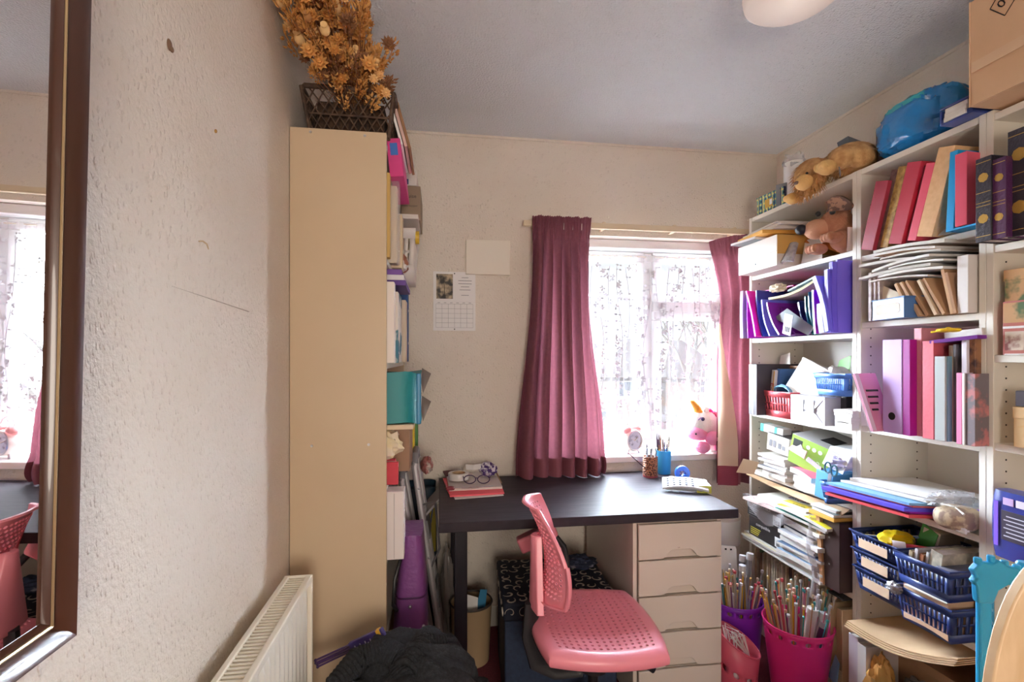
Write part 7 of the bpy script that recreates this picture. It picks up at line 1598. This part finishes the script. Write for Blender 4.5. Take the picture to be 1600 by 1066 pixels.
stems.build('dry_stems', GOLDS[4], df, kind='stuff')

# ------------------------------------------------------------------ black jumper on a stool, needle packet
so = thing('stool', 'low dark stool under the black jumper', 'stool', (-.085, 1.30, 0))
MB().lathe([(0, .395), (.13, .395), (.135, .40), (.135, .415), (.13, .42), (0, .42)], 28).build('seat', BLACKP, so)
for k in range(4): a = R(45 + 90 * k); MB().tube([(.09 * math.cos(a), .09 * math.sin(a), .398), (.12 * math.cos(a), .12 * math.sin(a), 0)], .011, 8).build('leg', BLACKP, so)
ju = thing('jumper', 'black knitted jumper heaped on a stool before the bookcase', 'jumper', (-.085, 1.30, .4206))
KNIT = mat('knit_black', (30, 31, 35), .95, col2=(44, 46, 52), nscale=110, bump=.7, bscale=420)
def kf_(u, v):
    a = 2 * math.pi * u; r = .245 * math.sin(math.pi / 2 * min(1, v * 1.15)) ** .8; n1 = mnoise.noise(Vector((math.cos(a) * 1.6, math.sin(a) * 1.6, v * 2.2 + 4))); n2 = mnoise.noise(Vector((math.cos(a) * 4, math.sin(a) * 4, v * 5)))
    r *= 1 + .18 * n1; z = .125 * (1 - v ** 2.2) + .045 * n1 + .03 * n2 * (1 - abs(2 * v - 1)) - .22 * max(0, v - .62) / .38
    if r < .14: z = max(z, .006)
    return (r * math.cos(a) * .80, r * math.sin(a) * .70, z)
MB().grid(kf_, 72, 40, cu=True).build('knitted_body', KNIT, ju, angle=180)
def ribbed(path, w, nm, n=60):
    m = MB(); pts = [Vector(p) for p in path]
    def f(u, v):
        t = u * (len(pts) - 1); i = min(int(t), len(pts) - 2); p = pts[i].lerp(pts[i + 1], t - i); tang = (pts[i + 1] - pts[i]).normalized(); nrm = tang.cross(Vector((0, 0, 1))).normalized(); b = .0035 * math.sin(2 * math.pi * n * .5 * u)
        return p + nrm * (w * (v - .5) * .9 + b * .3) + Vector((0, 0, .018 * math.sin(math.pi * v) + b))
    m.slab(f, n * 3, 6, (0, 0, -.012)); return m.build(nm, KNIT, ju, angle=180)
ribbed([(-.17, -.04, .085), (-.12, .01, .125), (-.06, .03, .13), (-.01, .0, .118), (.01, -.06, .10)], .085, 'ribbed_hem')
ribbed([(.0, -.05, .12), (.05, .03, .138), (.11, .04, .115), (.15, .0, .07), (.165, -.06, .02)], .075, 'ribbed_hem')
MB().tube([(.10, -.03, .08), (.15, -.07, .045), (.16, -.12, .0), (.19, -.06, .0), (.185, -.0, .03)], [.04, .042, .036, .034, .03], 14).build('sleeve', KNIT, ju, angle=180)
a, b = at(494, 1036, Y=1.46), at(606, 984, Y=1.40)
npk = thing('needle_packet', 'purple packet of needles with yellow band tucked in the jumper', 'packet', a); d = b - a
LQ = d.length; xq = d.normalized(); rot = Matrix((xq, Vector((0, 1, 0)), xq.cross(Vector((0, 1, 0))))).transposed().to_euler(); npk.rotation_euler = rot
MB().box(LQ * .5, LQ * .96, -.012, .002, -.014, .014).build('card_sleeve', mat('pack_purple', (72, 56, 126), .45, col2=(54, 40, 100), nscale=40), npk, bevel=.002); MB().box(LQ * .88, LQ * .93, -.0128, .0025, -.0145, .0145).build('yellow_band', cm((226, 176, 50), .5), npk)
for k in range(4): n0 = MB().tube([(.004, -.006 + .003 * (k % 2), -.010 + .006 * k), (LQ * .55, -.006, -.008 + .0055 * k)], .0028, 6); n0.build('needle', cm((84, 60, 110), .35), npk); MB().ball((.004, -.006 + .003 * (k % 2), -.010 + .006 * k), .0045, 8, 6).build('needle_knob', cm((60, 44, 84), .4), npk)
m = MB()
for k in range(9): m.box(LQ * (.53 + .035 * k), LQ * (.545 + .035 * k), -.0126, -.012, -.009, -.004 + .006 * (k % 2))
m.build('printed_lines', cm((190, 186, 206), .5), npk, kind='stuff')
